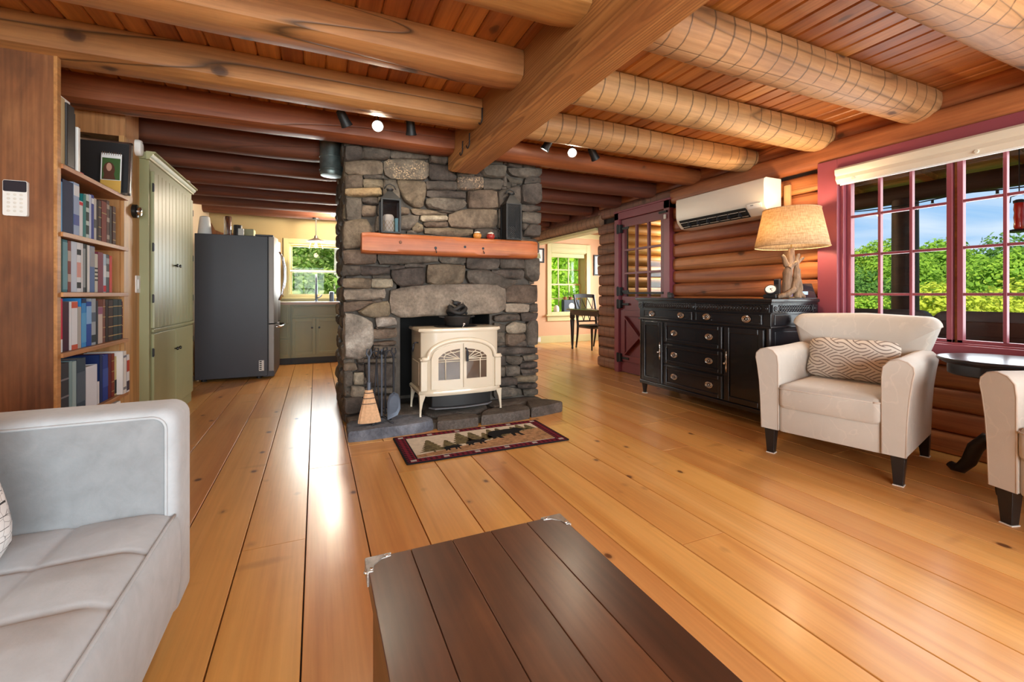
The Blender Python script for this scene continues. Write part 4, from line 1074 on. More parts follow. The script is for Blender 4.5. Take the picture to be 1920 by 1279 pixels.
# curved legs
for sx_, x in ((-1, SX0+0.035), (1, SX1-0.035)):
    for sy_, y in ((-1, SYF+0.02), (1, SYF+0.36)):
        m = MB(); vs = []
        pr = [(0.0, 0.020, 0.012), (0.012, 0.016, 0.012), (0.05, 0.017, 0.010), (0.11, 0.028, 0.004), (0.155, 0.046, -0.004), (0.175, 0.050, -0.004)]
        for h, w, o in pr:
            cx, cy = x + sx_*o, y + sy_*o
            ww = w*0.5
            vs += [(cx-ww-(0.012 if sx_>0 else 0)*w*10*0.1, cy-ww, HT+h), (cx+ww, cy-ww, HT+h), (cx+ww, cy+ww, HT+h), (cx-ww, cy+ww, HT+h)]
        fs = [(i*4+k, i*4+(k+1)%4, (i+1)*4+(k+1)%4, (i+1)*4+k) for i in range(5) for k in range(4)] + [(3,2,1,0),(20,21,22,23)]
        m.add(vs, fs).build('leg', 'stove_enamel', sv, bevel=0.004)
ash = MB().prism([(SX0+0.12,SYF+0.36),(SX0+0.12,SYF+0.04),(scx-0.12,SYF+0.0),(scx+0.14,SYF+0.0),(SX1-0.10,SYF+0.04),(SX1-0.10,SYF+0.36)], HT+0.055, SZ0, XY(0)).build('ash_pan', 'black_metal', sv, bevel=0.01)
MB().prism([(SX0+0.10,SYF+0.06),(SX0+0.14,SYF-0.0),(scx,SYF-0.03),(SX1-0.14,SYF-0.0),(SX1-0.08,SYF+0.06)], HT+0.045, HT+0.057, XY(0)).build('ash_lip', 'ash_lip', sv, bevel=0.004)
MB().lathe([(0.075,0),(0.075,0.12)], (scx, SYF+0.42, SZ1-0.14), 20, 'Y').build('flue_collar', 'black_metal', sv, smooth=40)

# cast-iron steamer with a curled dragon on top
sp = P(857, 603, Y=SYF+0.15); stz = SZ1+0.006
st = thing('stove_steamer', 'black cast-iron steamer pot with a coiled dragon lid on the stove', 'steamer', (sp.x, SYF+0.15, stz))
MB().lathe([(0.001,0),(0.085,0),(0.098,0.012),(0.112,0.07),(0.120,0.078),(0.120,0.086),(0.105,0.084),(0.10,0.06),(0.001,0.06)], (sp.x,SYF+0.15,stz), 28).build('pot', 'cast_iron', st, smooth=45)
for s in (-1, 1): MB().tube([(sp.x+s*0.112,SYF+0.13,stz+0.074),(sp.x+s*0.150,SYF+0.135,stz+0.080),(sp.x+s*0.150,SYF+0.165,stz+0.080),(sp.x+s*0.112,SYF+0.17,stz+0.074)], 0.007, 6).build('pot_handle', 'cast_iron', st, smooth=True)
m = MB(); c = Vector((sp.x, SYF+0.15, stz+0.088)); pts = []; rs = []
for i in range(50):
    t = i/49; a = t*4.6*PI; r_ = 0.085*(1-0.35*t)
    pts.append(c + Vector((r_*math.cos(a)*1.0, r_*math.sin(a)*0.7, 0.014+0.07*t + 0.016*math.sin(a*2.3)))); rs.append(0.011 + 0.010*math.sin(t*PI))
m.tube(pts, rs, 8); m.build('dragon_body', 'cast_iron', st, smooth=True)
m = MB(); h = pts[-1]
m.pillow(rect(-0.022,0.022,-0.016,0.016,0.009,2), [(0.5,-0.03),(1,-0.016),(1.0,0.006),(0.6,0.03),(0.3,0.042)], lambda u, v, d_: (h.x+d_+0.02, h.y+u*0.8, h.z+v+0.008))
for k in (-1, 1): m.tube([(h.x, h.y+k*0.012, h.z+0.02), (h.x-0.02, h.y+k*0.02, h.z+0.035)], [0.005, 0.001], 6)
m.build('dragon_head', 'cast_iron', st, smooth=40)
m = MB()
for i in range(4, 48, 3):
    q = pts[i]; m.lathe([(0.008,0),(0.001,0.020)], (q.x,q.y,q.z+0.010), 5)
m.build('dragon_spines', 'cast_iron', st)

# fire tools on their stand
tp = P(716, 792, Z=HT+0.01); tx, ty = tp.x, 3.46
stand = thing('fire_tool_stand', 'black iron fireplace tool stand with scroll hooks on the hearth', 'tool stand', (tx, ty, HT))
MB().tube([(tx,ty,HT+0.03),(tx,ty,HT+0.56)], 0.007, 8).build('post', 'blue_iron', stand, smooth=40)
for k in range(4):
    a = PI/4 + k*PI/2; dx, dy = math.cos(a), math.sin(a)
    MB().tube([(tx,ty,HT+0.05),(tx+dx*0.03,ty+dy*0.03,HT+0.046),(tx+dx*0.075,ty+dy*0.06,HT+0.016),(tx+dx*0.11,ty+dy*0.085,HT+0.008)], [0.007,0.007,0.006,0.007], 8).build('foot', 'iron', stand, smooth=True)
for k, dx in enumerate((-0.075, -0.028, 0.028, 0.075)):
    zt = HT+0.565
    MB().tube([(tx,ty,zt-0.05),(tx+dx*0.3,ty-0.006,zt-0.02),(tx+dx*0.8,ty-0.012,zt-0.015),(tx+dx*1.15,ty-0.014,zt-0.045),(tx+dx,ty-0.015,zt-0.07),(tx+dx*0.75,ty-0.014,zt-0.058)], 0.0055, 8).build('hook', 'iron', stand, smooth=True)
def tool_shaft(m, x, y, z0, z1, r=0.0075):
    m.tube([(x,y,z0),(x,y,z1-0.05)], r, 8)
    m.tube([(x,y,z1-0.05),(x-0.018,y,z1-0.02),(x-0.012,y,z1+0.012),(x+0.012,y,z1+0.012),(x+0.018,y,z1-0.02),(x+0.002,y,z1-0.05)], 0.006, 8); return m
bxx = tx-0.095
br = thing('hearth_broom', 'straw hearth broom with blue iron handle hanging from the tool stand', 'broom', (bxx, ty-0.03, HT+0.02))
tool_shaft(MB(), bxx, ty-0.022, HT+0.30, HT+0.555, 0.009).build('handle', 'blue_iron', br, smooth=40)
MB().lathe([(0.016,0.26),(0.016,0.32),(0.011,0.325)], (bxx,ty-0.022,HT), 12).build('ferrule', 'blue_iron', br, smooth=40)
n_ = 22; vs = []
for zz, w, dd in ((0.265,0.026,0.018),(0.22,0.036,0.02),(0.16,0.050,0.022),(0.09,0.068,0.024),(0.035,0.080,0.026),(0.022,0.080,0.026)):
    for k in range(n_):
        a = 2*PI*k/n_; j = 1+0.04*((k%2)*2-1)
        vs.append((bxx+w*math.cos(a)*j + 0.10*(0.265-zz)*0.25, ty-0.022+dd*math.sin(a)*j, HT+zz))
fs = [(i*n_+k, i*n_+(k+1)%n_, (i+1)*n_+(k+1)%n_, (i+1)*n_+k) for i in range(5) for k in range(n_)] + [tuple(range(n_))[::-1], tuple(range(5*n_,6*n_))]
MB().add(vs, fs).build('bristles', 'broom_straw', br)
for zz, w in ((0.245,0.031),(0.205,0.040),(0.165,0.0495)):
    MB().tube([(bxx+w*1.04*math.cos(a)+0.025*(0.265-zz), ty-0.022+0.0235*math.sin(a), HT+zz) for a in np.linspace(0,2*PI,25)], 0.0026, 6, caps=False).build('binding', 'broom_wire', br, smooth=True)
sxx = tx+0.085
sh = thing('ash_shovel', 'iron ash shovel with rounded blade hanging from the tool stand', 'shovel', (sxx, ty-0.02, HT+0.03))
tool_shaft(MB(), sxx, ty-0.02, HT+0.22, HT+0.555).build('handle', 'iron', sh, smooth=40)
out = [(-0.048,0.03),(0.030,0.055),(0.052,0.10),(0.050,0.17),(0.034,0.215),(0.0,0.235),(-0.034,0.215),(-0.050,0.16)]
MB().pillow(out, [(1.0,0.008),(1.0,0.003),(0.9,0.006),(0.3,0.012)], lambda u, v, d_: (sxx+u, ty-0.032+d_+u*0.25, HT+v)).build('blade', 'blue_iron', sh, smooth=40)
pk = thing('fire_poker', 'black iron poker hanging at the back of the tool stand', 'poker', (tx+0.03, ty+0.02, HT+0.05))
m = tool_shaft(MB(), tx+0.03, ty+0.022, HT+0.06, HT+0.555); m.tube([(tx+0.03,ty+0.022,HT+0.12),(tx+0.05,ty+0.022,HT+0.10),(tx+0.06,ty+0.022,HT+0.13)], [0.006,0.006,0.003], 8)
m.build('shaft', 'iron', pk, smooth=40)
tg = thing('fire_tongs', 'black iron log tongs hanging beside the poker', 'tongs', (tx-0.03, ty+0.02, HT+0.05))
for k in (-1, 1):
    MB().tube([(tx-0.035,ty+0.022+k*0.006,HT+0.50),(tx-0.035+k*0.010,ty+0.022+k*0.008,HT+0.30),(tx-0.035+k*0.024,ty+0.022+k*0.008,HT+0.14),(tx-0.035+k*0.006,ty+0.022+k*0.008,HT+0.05)], 0.0055, 8).build('arm', 'iron', tg, smooth=True)
MB().tube([(tx-0.035,ty+0.022,HT+0.49),(tx-0.053,ty+0.022,HT+0.535),(tx-0.047,ty+0.022,HT+0.567),(tx-0.023,ty+0.022,HT+0.567),(tx-0.017,ty+0.022,HT+0.535),(tx-0.033,ty+0.022,HT+0.50)], 0.006, 8).build('loop', 'iron', tg, smooth=True)

# ================================================================== RUG
RX0, RX1, RY0, RY1 = 0.51, 1.668, 2.742, 3.288
rug = thing('bear_rug', 'small hearth rug with bears and pine trees inside a plaid border', 'rug', ((RX0+RX1)/2, (RY0+RY1)/2, 0))
MB().prism(rect(RX0,RX1,RY0,RY1,0.01,2), 0.001, 0.008, XY(0)).build('binding', 'rug_edge', rug)
b = 0.012; w = 0.062
for a_, b_, c_, e_ in ((RX0+b,RX1-b,RY0+b,RY0+w),(RX0+b,RX1-b,RY1-w,RY1-b),(RX0+b,RX0+w+0.01,RY0+w,RY1-w),(RX1-w-0.01,RX1-b,RY0+w,RY1-w)):
    MB().prism(rect(a_,b_,c_,e_), 0.008, 0.0092, XY(0)).build('plaid_border', 'rug_plaid', rug)
ix0, ix1, iy0, iy1 = RX0+w+0.02, RX1-w-0.02, RY0+w+0.008, RY1-w-0.008
MB().prism(rect(ix0,ix1,iy0,iy1), 0.008, 0.0094, XY(0)).build('field', 'rug_cream', rug)
MB().prism([(ix0,iy0),(ix1,iy0),(ix1,iy0+0.27),(ix1-0.15,iy0+0.25),(ix1-0.4,iy0+0.16),(ix0+0.55,iy0+0.14),(ix0+0.25,iy0+0.09),(ix0,iy0+0.05)], 0.0094, 0.0100, XY(0)).build('ground_motif', 'rug_earth', rug)
def pine(x, y, h):
    pts_l = []; pts_r = []
    K = 6
    for k in range(K):
        f = k/K; ww = h*0.36*(1-f)+0.006
        pts_r += [(x+ww, y+h*(0.10+0.9*f)), (x+ww*0.55, y+h*(0.10+0.9*(f+0.75/K)))]
        pts_l += [(x-ww, y+h*(0.10+0.9*f)), (x-ww*0.55, y+h*(0.10+0.9*(f+0.75/K)))]
    poly = [(x+0.007,y),(x+0.007,y+h*0.1)] + pts_r + [(x,y+h)] + pts_l[::-1] + [(x-0.007,y+h*0.1),(x-0.007,y)]
    MB().prism(poly, 0.0095, 0.0104, XY(0)).build('pine_motif', 'rug_tree', rug)
for x, y, h in ((0.13,0.06,0.26),(0.25,0.09,0.18),(0.37,0.12,0.27),(0.46,0.13,0.24),(0.55,0.15,0.17),(0.61,0.16,0.22),(0.68,0.18,0.2),(0.80,0.22,0.15),(0.86,0.24,0.16),(0.93,0.25,0.13)):
    pine(ix0+x, iy0+y, h)
BEAR = [(-1,0.42),(-0.98,0.60),(-0.85,0.76),(-0.55,0.86),(-0.2,0.84),(0.1,0.88),(0.4,0.84),(0.55,0.86),(0.62,0.97),(0.70,0.90),(0.82,0.80),(1.0,0.66),(1.0,0.56),(0.82,0.54),(0.66,0.46),(0.58,0.30),(0.66,0.06),(0.70,0.0),(0.50,0.0),(0.44,0.28),(0.30,0.30),(0.26,0.04),(0.10,0.04),(0.12,0.34),(-0.35,0.36),(-0.50,0.22),(-0.42,0.0),(-0.62,0.0),(-0.72,0.20),(-0.86,0.02),(-1.0,0.02),(-0.92,0.22)]
def bear(x, y, L, H):
    MB().prism([(x+u*L/2, y+v*H) for u, v in BEAR], 0.0096, 0.0108, XY(0)).build('bear_motif', 'rug_bear', rug)
bear(ix0+0.725, iy0+0.15, 0.30, 0.21); bear(ix0+0.45, iy0+0.09, 0.16, 0.11); bear(ix0+0.265, iy0+0.055, 0.13, 0.10)
for k in range(6):
    for yy in (RY0+0.037, RY1-0.037):
        x_ = RX0+0.05+k*(RX1-RX0-0.1)/5
        MB().prism(rect(x_-0.018,x_+0.018,yy-0.014,yy+0.014), 0.0092, 0.0098, XY(0)).build('border_square', 'rug_square', rug)

# ================================================================== MANTEL THINGS
mtop = mz1 + 0.004
def lantern(px, w, h, pierced, label):
    q = P(px, 430, Y=FY-0.095); x, y, z = q.x, FY-0.095, mtop
    L = thing('lantern', label, 'lantern', (x, y, z))
    hw = w/2; d_ = 0.07 if pierced else hw*0.85
    MB().box(x-hw, x+hw, y-d_, y+d_, z, z+0.014).build('base', 'black_metal', L, bevel=0.003)
    for sx_ in (-1, 1):
        for sy_ in (-1, 1):
            MB().box(x+sx_*(hw-0.006)-0.007, x+sx_*(hw-0.006)+0.007, y+sy_*(d_-0.006)-0.007, y+sy_*(d_-0.006)+0.007, z+0.014, z+h).build('corner_post', 'black_metal', L)
    MB().box(x-hw, x+hw, y-d_, y+d_, z+h, z+h+0.012).build('top_frame', 'black_metal', L, bevel=0.002)
    rt = h*0.30
    MB().add([(x-hw,y-d_,z+h+0.012),(x+hw,y-d_,z+h+0.012),(x+hw,y+d_,z+h+0.012),(x-hw,y+d_,z+h+0.012),(x-0.018,y-0.018,z+h+rt),(x+0.018,y-0.018,z+h+rt),(x+0.018,y+0.018,z+h+rt),(x-0.018,y+0.018,z+h+rt)],
             [(3,2,1,0),(4,5,6,7),(0,1,5,4),(1,2,6,5),(2,3,7,6),(3,0,4,7)]).build('roof', 'black_metal', L)
    MB().lathe([(0.020,0),(0.030,0.014),(0.030,0.020),(0.012,0.024)], (x,y,z+h+rt), 12).build('chimney_cap', 'black_metal', L, smooth=40)
    hy = 0.02 if pierced else -0.01
    MB().tube([(x-0.045,y+hy,z+h+rt+0.018),(x-0.030,y+hy,z+h+rt+0.048),(x,y+hy,z+h+rt+0.060),(x+0.032,y+hy,z+h+rt+0.046),(x+0.046,y+hy,z+h+rt+0.018)], 0.005, 8).build('ring_handle', 'black_metal', L, smooth=True)
    return L, x, y, z, hw, d_
L, x, y, z, hw, d_ = lantern(731, 0.155, 0.265, False, 'black metal lantern holding a white candle on the mantel')
for sy_ in (-1, 1): MB().box(x-hw+0.012, x+hw-0.012, y+sy_*(d_-0.006)-0.001, y+sy_*(d_-0.006)+0.001, z+0.014, z+0.265).build('glass_panel', 'lantern_glass', L)
for sx_ in (-1, 1): MB().box(x+sx_*(hw-0.006)-0.001, x+sx_*(hw-0.006)+0.001, y-d_+0.012, y+d_-0.012, z+0.014, z+0.265).build('glass_panel', 'lantern_glass', L)
cd = thing('pillar_candle', 'white pillar candle in a patterned sleeve inside the mantel lantern', 'candle', (x-0.012, y, z+0.0145))
MB().lathe([(0.044,0),(0.046,0.10),(0.044,0.125),(0.034,0.14),(0.001,0.135)], (x-0.012,y,z+0.0145), 22).build('wax', 'candle', cd, smooth=40)
m = MB()
for k in range(10):
    for s in (-1, 1):
        m.tube([(x-0.012+0.0475*math.cos(a), y+0.0475*math.sin(a), z+0.02+0.085*t_) for t_, a in [(i/6, 2*PI*k/10 + s*1.2*i/6) for i in range(7)]], 0.0016, 4)
m.build('sleeve_lattice', 'paper_tan', cd)
MB().tube([(x-0.012,y,z+0.148),(x-0.010,y,z+0.162)], 0.0015, 5).build('wick', 'iron', cd)
solo(MB().box(x+0.036, x+0.058, y-0.045, y+0.03, z+0.0145, z+0.125), 'card', 'teal_paper', 'teal card standing beside the candle in the lantern', 'card')
L, x, y, z, hw, d_ = lantern(958, 0.150, 0.315, True, 'tall black lantern with pierced metal sides on the mantel end')
for sy_ in (-1, 1):   # pierced lattice panels
    m = MB(); yy = y+sy_*(d_-0.006); x0_, x1_, z0_, z1_ = x-hw+0.012, x+hw-0.012, z+0.016, z+0.313
    for k in range(-6, 26):
        for s in (-1, 1):
            za, zb = z0_+k*0.0165, z0_+k*0.0165+s*(x1_-x0_)
            t0, t1 = 0.0, 1.0
            lo, hi = (za, zb) if s > 0 else (zb, za)
            if hi < z0_ or lo > z1_: continue
            if s > 0: t0 = max(0, (z0_-za)/(zb-za)); t1 = min(1, (z1_-za)/(zb-za))
            else: t0 = max(0, (za-z1_)/(za-zb)); t1 = min(1, (za-z0_)/(za-zb))
            if t1-t0 < 0.02: continue
            m.bar((x0_+(x1_-x0_)*t0, yy, za+(zb-za)*t0), (x0_+(x1_-x0_)*t1, yy, za+(zb-za)*t1), 0.0072, 0.002, up=(0,1,0))
    m.build('pierced_panel', 'black_metal', L)
for sx_ in (-1, 1): MB().box(x+sx_*(hw-0.006)-0.001, x+sx_*(hw-0.006)+0.001, y-d_+0.012, y+d_-0.012, z+0.014, z+0.315).build('side_panel', 'black_metal', L)
solo(MB().lathe([(0.035,0),(0.036,0.10),(0.028,0.11),(0.001,0.108)], (x,y,z+0.0145), 18), 'pillar_candle', 'candle', 'cream candle behind the pierced panel of the tall lantern', 'candle', smooth=40)
def pumpkin(px, mat, label):
    q = P(px, 440, Y=FY-0.10); x, y, z = q.x, FY-0.10, mtop
    T = thing('pumpkin_jar', label, 'jar', (x, y, z))
    n_ = 24; vs = []; pr = [(0.020,0),(0.032,0.008),(0.038,0.024),(0.034,0.042),(0.020,0.050)]
    for r_, h in pr:
        for k in range(n_):
            a = 2*PI*k/n_; rr = r_*(0.93+0.08*abs(math.cos(4*a))); vs.append((x+rr*math.cos(a), y+rr*math.sin(a), z+h))
    fs = [(i*n_+k, i*n_+(k+1)%n_, (i+1)*n_+(k+1)%n_, (i+1)*n_+k) for i in range(4) for k in range(n_)] + [tuple(range(n_))[::-1], tuple(range(4*n_,5*n_))]
    MB().add(vs, fs).build('jar', mat, T, smooth=50)
    MB().lathe([(0.030,0.048),(0.026,0.056),(0.012,0.062),(0.001,0.063)], (x,y,z), 16).build('lid', 'jar_white', T, smooth=40)
    MB().tube([(x,y,z+0.06),(x+0.003,y,z+0.074)], [0.005,0.003], 6).build('stem', 'panel_wood', T)
pumpkin(895, 'pumpkin_orange', 'small orange pumpkin jar on the mantel')
pumpkin(920, 'pumpkin_red', 'small dark red pumpkin jar on the mantel')
# ================================================================== BOOKCASE
BX, BY0, BY1 = -1.17, 2.94, 3.79
bc = thing('bookcase', 'built-in wooden bookcase with a broad side panel, filled with books', 'bookcase', (-1.32, 3.36, 0))
MB().box(XW+0.002, BX, BY0-0.03, BY0, 0, CZ-0.12).build('side_panel', 'panel_wood', bc)
MB().box(BX-0.012, BX+0.003, BY0-0.032, BY0+0.004, 0, CZ-0.12).build('front_edge', 'shelf_wood', bc, bevel=0.002)
MB().box(XW+0.002, XW+0.012, BY0, BY1, 0, 2.05).build('back_panel', 'board_wood', bc)
MB().box(XW+0.012, BX-0.03, BY1-0.02, BY1, 0, 2.05).build('end_panel', 'board_wood', bc)
SHZ = [0.085, P(112,797,X=BX).z, P(112,663,X=BX).z, P(112,548,X=BX).z, P(112,434,X=BX).z, P(112,306,X=BX).z]
SHT = [z for z in SHZ]
for i, z in enumerate(SHZ):
    MB().box(XW+0.012, BX+0.012, BY0+0.001, BY1+(0.0 if i else 0.0), z-0.024, z).build('shelf', 'shelf_wood', bc, bevel=0.002)
# board wall north of it (structure), with grille
structure(MB().box(BX-0.04, BX-0.012, BY1, 4.10, 0.0, 2.12), 'trim_4', 'board_wood')
structure(MB().box(XW, BX-0.012, BY1+0.02, 4.06, 2.12, CZ-0.001), 'trim_5', 'board_wood')

CROP = {2: (90, 330, 0.17986), 3: (90, 530, 0.18762)}
def bk(crop, x0, x1, yt): ox, oy, s = CROP[crop]; return ox+x0*s, ox+x1*s, oy+yt*s
def books(crop, shelf, group, rows):
    zb = SHZ[shelf] + 0.0008
    last = BY0 + 0.002
    for x0, x1, yt, col, desc, *opt in rows:
        pa, pb, ptop = bk(crop, x0, x1, yt)
        sx_ = BX - 0.012 + (opt[1] if len(opt) > 1 else 0.0)
        ya = max(last, P(pa, 500, X=sx_).y); yb = P(pb, 500, X=sx_).y
        if yb - ya < 0.008: yb = ya + 0.009
        yb = min(yb, BY1 - (opt[2] if len(opt) > 2 else 0.022))
        if yb - ya < 0.006: continue
        zt = P(pb, ptop, X=sx_).z
        nxt = [z for z in SHZ if z > SHZ[shelf]+0.01]
        zt = min(zt, (nxt[0]-0.032) if nxt else zt)
        zt = max(zt, zb + 0.10)
        last = yb + 0.0012
        dep = min(0.20, (zt-zb)*0.72)
        back = max(XW+0.016, sx_-dep)
        T = thing('book', desc, 'book', (sx_-dep/2, (ya+yb)/2, zb), group=group)
        th = min(0.003, (yb-ya)*0.2)
        mt = book_mat(col)
        cov = MB().box(back, sx_, ya, ya+th, zb, zt).box(back, sx_, yb-th, yb, zb, zt).box(sx_-0.004, sx_, ya, yb, zb, zt)
        cov.build('cover', mt, T, bevel=min(0.0015, (yb-ya)*0.12), seg=1)
        MB().box(back+0.003, sx_-0.004, ya+th, yb-th, zb+0.003, zt-0.005).build('pages', 'paper_white', T)
        if opt and opt[0]:
            for fz0, fz1, c2 in opt[0]:
                MB().box(sx_-0.0005, sx_+0.0008, ya+0.001, yb-0.001, zb+(zt-zb)*fz0, zb+(zt-zb)*fz1).build('spine_label', book_mat(c2), T)
NV, BL, LB, TE, WT, RD, MR, BN, DG, GY, GD, SL = (0.012,0.022,0.085), (0.02,0.07,0.36), (0.16,0.42,0.78), (0.02,0.20,0.20), (0.76,0.78,0.82), (0.62,0.02,0.035), (0.15,0.022,0.032), (0.11,0.045,0.03), (0.022,0.045,0.042), (0.30,0.30,0.30), (0.45,0.30,0.12), (0.045,0.07,0.10)
bands = [(0.12,0.14,GD),(0.34,0.36,GD),(0.58,0.60,GD),(0.82,0.84,GD)]
books(2, 4, 'books on the upper shelf', [
 (110,150,62,LB,'light blue book against the side panel on the upper shelf'), (150,262,76,NV,'thick glossy navy book on the upper shelf'), (268,326,86,(0.36,0.46,0.66),'tall blue and white patterned book on the upper shelf',[(0.75,0.95,WT),(0.2,0.4,(0.1,0.14,0.4))]),
 (328,364,268,WT,'white book with red top band on the upper shelf',[(0.88,0.97,RD)]), (366,396,196,TE,'teal book on the upper shelf'), (397,428,200,(0.55,0.66,0.62),'pale green lettered book on the upper shelf',[(0.1,0.3,DG),(0.4,0.6,DG),(0.7,0.85,DG)]),
 (430,452,200,(0.62,0.68,0.85),'white and violet book on the upper shelf'), (454,479,203,(0.03,0.05,0.30),'royal blue book on the upper shelf',[(0.80,0.92,WT)]), (481,506,240,(0.55,0.52,0.50),'thin grey book on the upper shelf',[(0.3,0.5,(0.1,0.1,0.1))]),
 (508,524,258,(0.03,0.018,0.016),'very thin black book on the upper shelf'), (526,556,262,(0.07,0.035,0.03),'dark brown book with gold bands on the upper shelf',bands), (560,611,278,(0.22,0.035,0.025),'red-brown leather book on the upper shelf',[(0.7,0.72,GD)]),
 (613,640,262,(0.12,0.06,0.05),'brown book with pale bands on the upper shelf',[(0.1,0.2,(0.4,0.3,0.25)),(0.5,0.6,(0.4,0.3,0.25)),(0.8,0.9,(0.4,0.3,0.25))]), (642,666,322,(0.04,0.03,0.03),'short black book on the upper shelf'), (676,706,326,(0.10,0.045,0.035),'short brown gilt book at the far end of the upper shelf',bands)])
books(2, 3, 'books on the middle shelf', [
 (106,152,575,(0.03,0.075,0.06),'dark green book against the side panel on the middle shelf'), (153,203,575,(0.05,0.20,0.24),'teal book beside the green one on the middle shelf',[(0.05,0.95,(0.16,0.34,0.40))]), (206,240,676,(0.22,0.06,0.05),'red patterned book on the middle shelf',[(0.2,0.35,(0.5,0.4,0.35)),(0.6,0.8,(0.5,0.4,0.35))]),
 (242,300,682,(0.60,0.68,0.80),'thick pale blue book on the middle shelf'), (302,344,690,WT,'white book with black and red print on the middle shelf',[(0.08,0.2,(0.03,0.03,0.03)),(0.3,0.6,(0.7,0.35,0.3)),(0.75,0.86,(0.03,0.03,0.03))]), (346,366,690,(0.72,0.72,0.74),'thin white book on the middle shelf'),
 (368,390,666,(0.06,0.07,0.075),'charcoal book on the middle shelf',[(0.1,0.9,(0.3,0.32,0.33))]), (392,408,670,(0.03,0.035,0.035),'thin black book on the middle shelf'), (409,436,724,(0.78,0.77,0.74),'cream book on the middle shelf'),
 (438,486,736,(0.10,0.17,0.38),'book with grey top and blue foot on the middle shelf',[(0.55,0.98,(0.32,0.33,0.36))]), (489,520,816,(0.60,0.58,0.50),'short cream and black striped book on the middle shelf',[(0.3,0.34,(0.02,0.02,0.02)),(0.4,0.44,(0.02,0.02,0.02)),(0.5,0.54,(0.02,0.02,0.02)),(0.6,0.64,(0.02,0.02,0.02))]),
 (522,576,800,(0.24,0.05,0.08),'maroon book on the middle shelf'), (578,606,816,(0.50,0.62,0.74),'book with white, blue and red blocks on the middle shelf',[(0.02,0.18,RD),(0.4,0.7,WT)]), (608,638,822,(0.09,0.10,0.11),'dark book with silver print on the middle shelf',[(0.4,0.55,(0.55,0.58,0.6)),(0.75,0.9,(0.4,0.42,0.45))]), (641,668,836,(0.66,0.07,0.06),'bright red book at the far end of the middle shelf')])
books(3, 2, 'books on the lower shelf', [
 (106,144,95,RD,'tall red book with white foot on the lower shelf',[(0.0,0.24,WT),(0.25,1.0,(0.66,0.03,0.08))]), (146,210,190,(0.055,0.012,0.03),'dark plum book on the lower shelf'), (211,234,190,WT,'thin white book on the lower shelf'), (236,296,186,WT,'white book with orange-red top and foot on the lower shelf',[(0.86,0.99,(0.58,0.09,0.04)),(0.0,0.10,(0.6,0.1,0.05))]),
 (298,332,240,(0.42,0.40,0.37),'beige book on the lower shelf'), (335,382,122,(0.04,0.26,0.62),'tall bright blue book on the lower shelf',[(0.90,0.99,NV),(0.1,0.7,(0.10,0.36,0.66))]), (385,434,190,BL,'blue book with pale print on the lower shelf',[(0.5,0.9,(0.25,0.45,0.75))]), (436,478,158,(0.36,0.40,0.44),'grey patterned book on the lower shelf',[(0.06,0.22,(0.03,0.04,0.05)),(0.5,0.7,(0.1,0.13,0.18))]),
 (480,500,180,(0.03,0.03,0.04),'thin black book leaning on the lower shelf'), (502,546,240,(0.60,0.48,0.42),'cream book with mauve top on the lower shelf',[(0.80,0.99,(0.30,0.10,0.18))]), (548,572,166,(0.22,0.085,0.06),'thin brown gilt book on the lower shelf',bands), (574,602,170,(0.035,0.02,0.018),'black-brown book on the lower shelf'),
 (604,650,172,(0.055,0.028,0.024),'dark brown leather book with gold bands on the lower shelf',bands), (652,700,166,(0.025,0.04,0.045),'dark green leather book with gold bands on the lower shelf',bands), (702,738,166,(0.03,0.042,0.046),'second dark green leather book on the lower shelf',bands), (740,790,186,(0.13,0.012,0.025),'maroon leather book with gold bands at the end of the lower shelf',bands)])
books(3, 1, 'books on the bottom visible shelf', [
 (106,208,792,(0.045,0.046,0.055),'thick charcoal gridded book on the bottom shelf',[(0.1,0.13,(0.2,0.2,0.22)),(0.4,0.43,(0.2,0.2,0.22)),(0.7,0.73,(0.2,0.2,0.22))]), (210,240,782,(0.22,0.34,0.36),'muted teal book on the bottom shelf'), (242,284,780,(0.33,0.45,0.46),'pale teal book on the bottom shelf'), (286,376,745,SL,'thick slate blue book on the bottom shelf',[(0.2,0.75,(0.09,0.12,0.16))]),
 (378,492,812,(0.70,0.73,0.80),'broad white folder on the bottom shelf'), (494,514,985,(0.66,0.66,0.68),'low white booklet on the bottom shelf'), (516,546,716,(0.015,0.03,0.12),'navy book on the bottom shelf'), (548,600,714,(0.02,0.045,0.26),'royal blue book with framed title on the bottom shelf',[(0.3,0.7,(0.05,0.09,0.36))]),
 (602,634,705,(0.13,0.025,0.035),'burgundy book on the bottom shelf'), (636,664,705,(0.26,0.05,0.03),'rust gilt book on the bottom shelf',bands), (665,685,735,(0.62,0.52,0.25),'thin yellow and black book on the bottom shelf',[(0.05,0.4,(0.03,0.03,0.03))]),
 (687,786,680,(0.76,0.72,0.68),'thick cream book on the bottom shelf',[(0.1,0.16,(0.2,0.2,0.22)),(0.85,0.9,(0.2,0.2,0.25))], 0.035, 0.075), (788,862,700,(0.74,0.73,0.76),'white book with red picture at the far end of the bottom shelf',[(0.55,0.85,(0.5,0.06,0.03)),(0.05,0.3,(0.06,0.04,0.06))], 0.035, 0.022)])
q0, q1 = P(180, 745, X=BX), P(225, 735, X=BX)
solo(MB().box(XW+0.03, BX+0.004, q0.y, q1.y, SHZ[0]+0.001, SHZ[0]+0.27), 'file_box', 'paper_white', 'white file box under the lowest row of books', 'box', bevel=0.004)
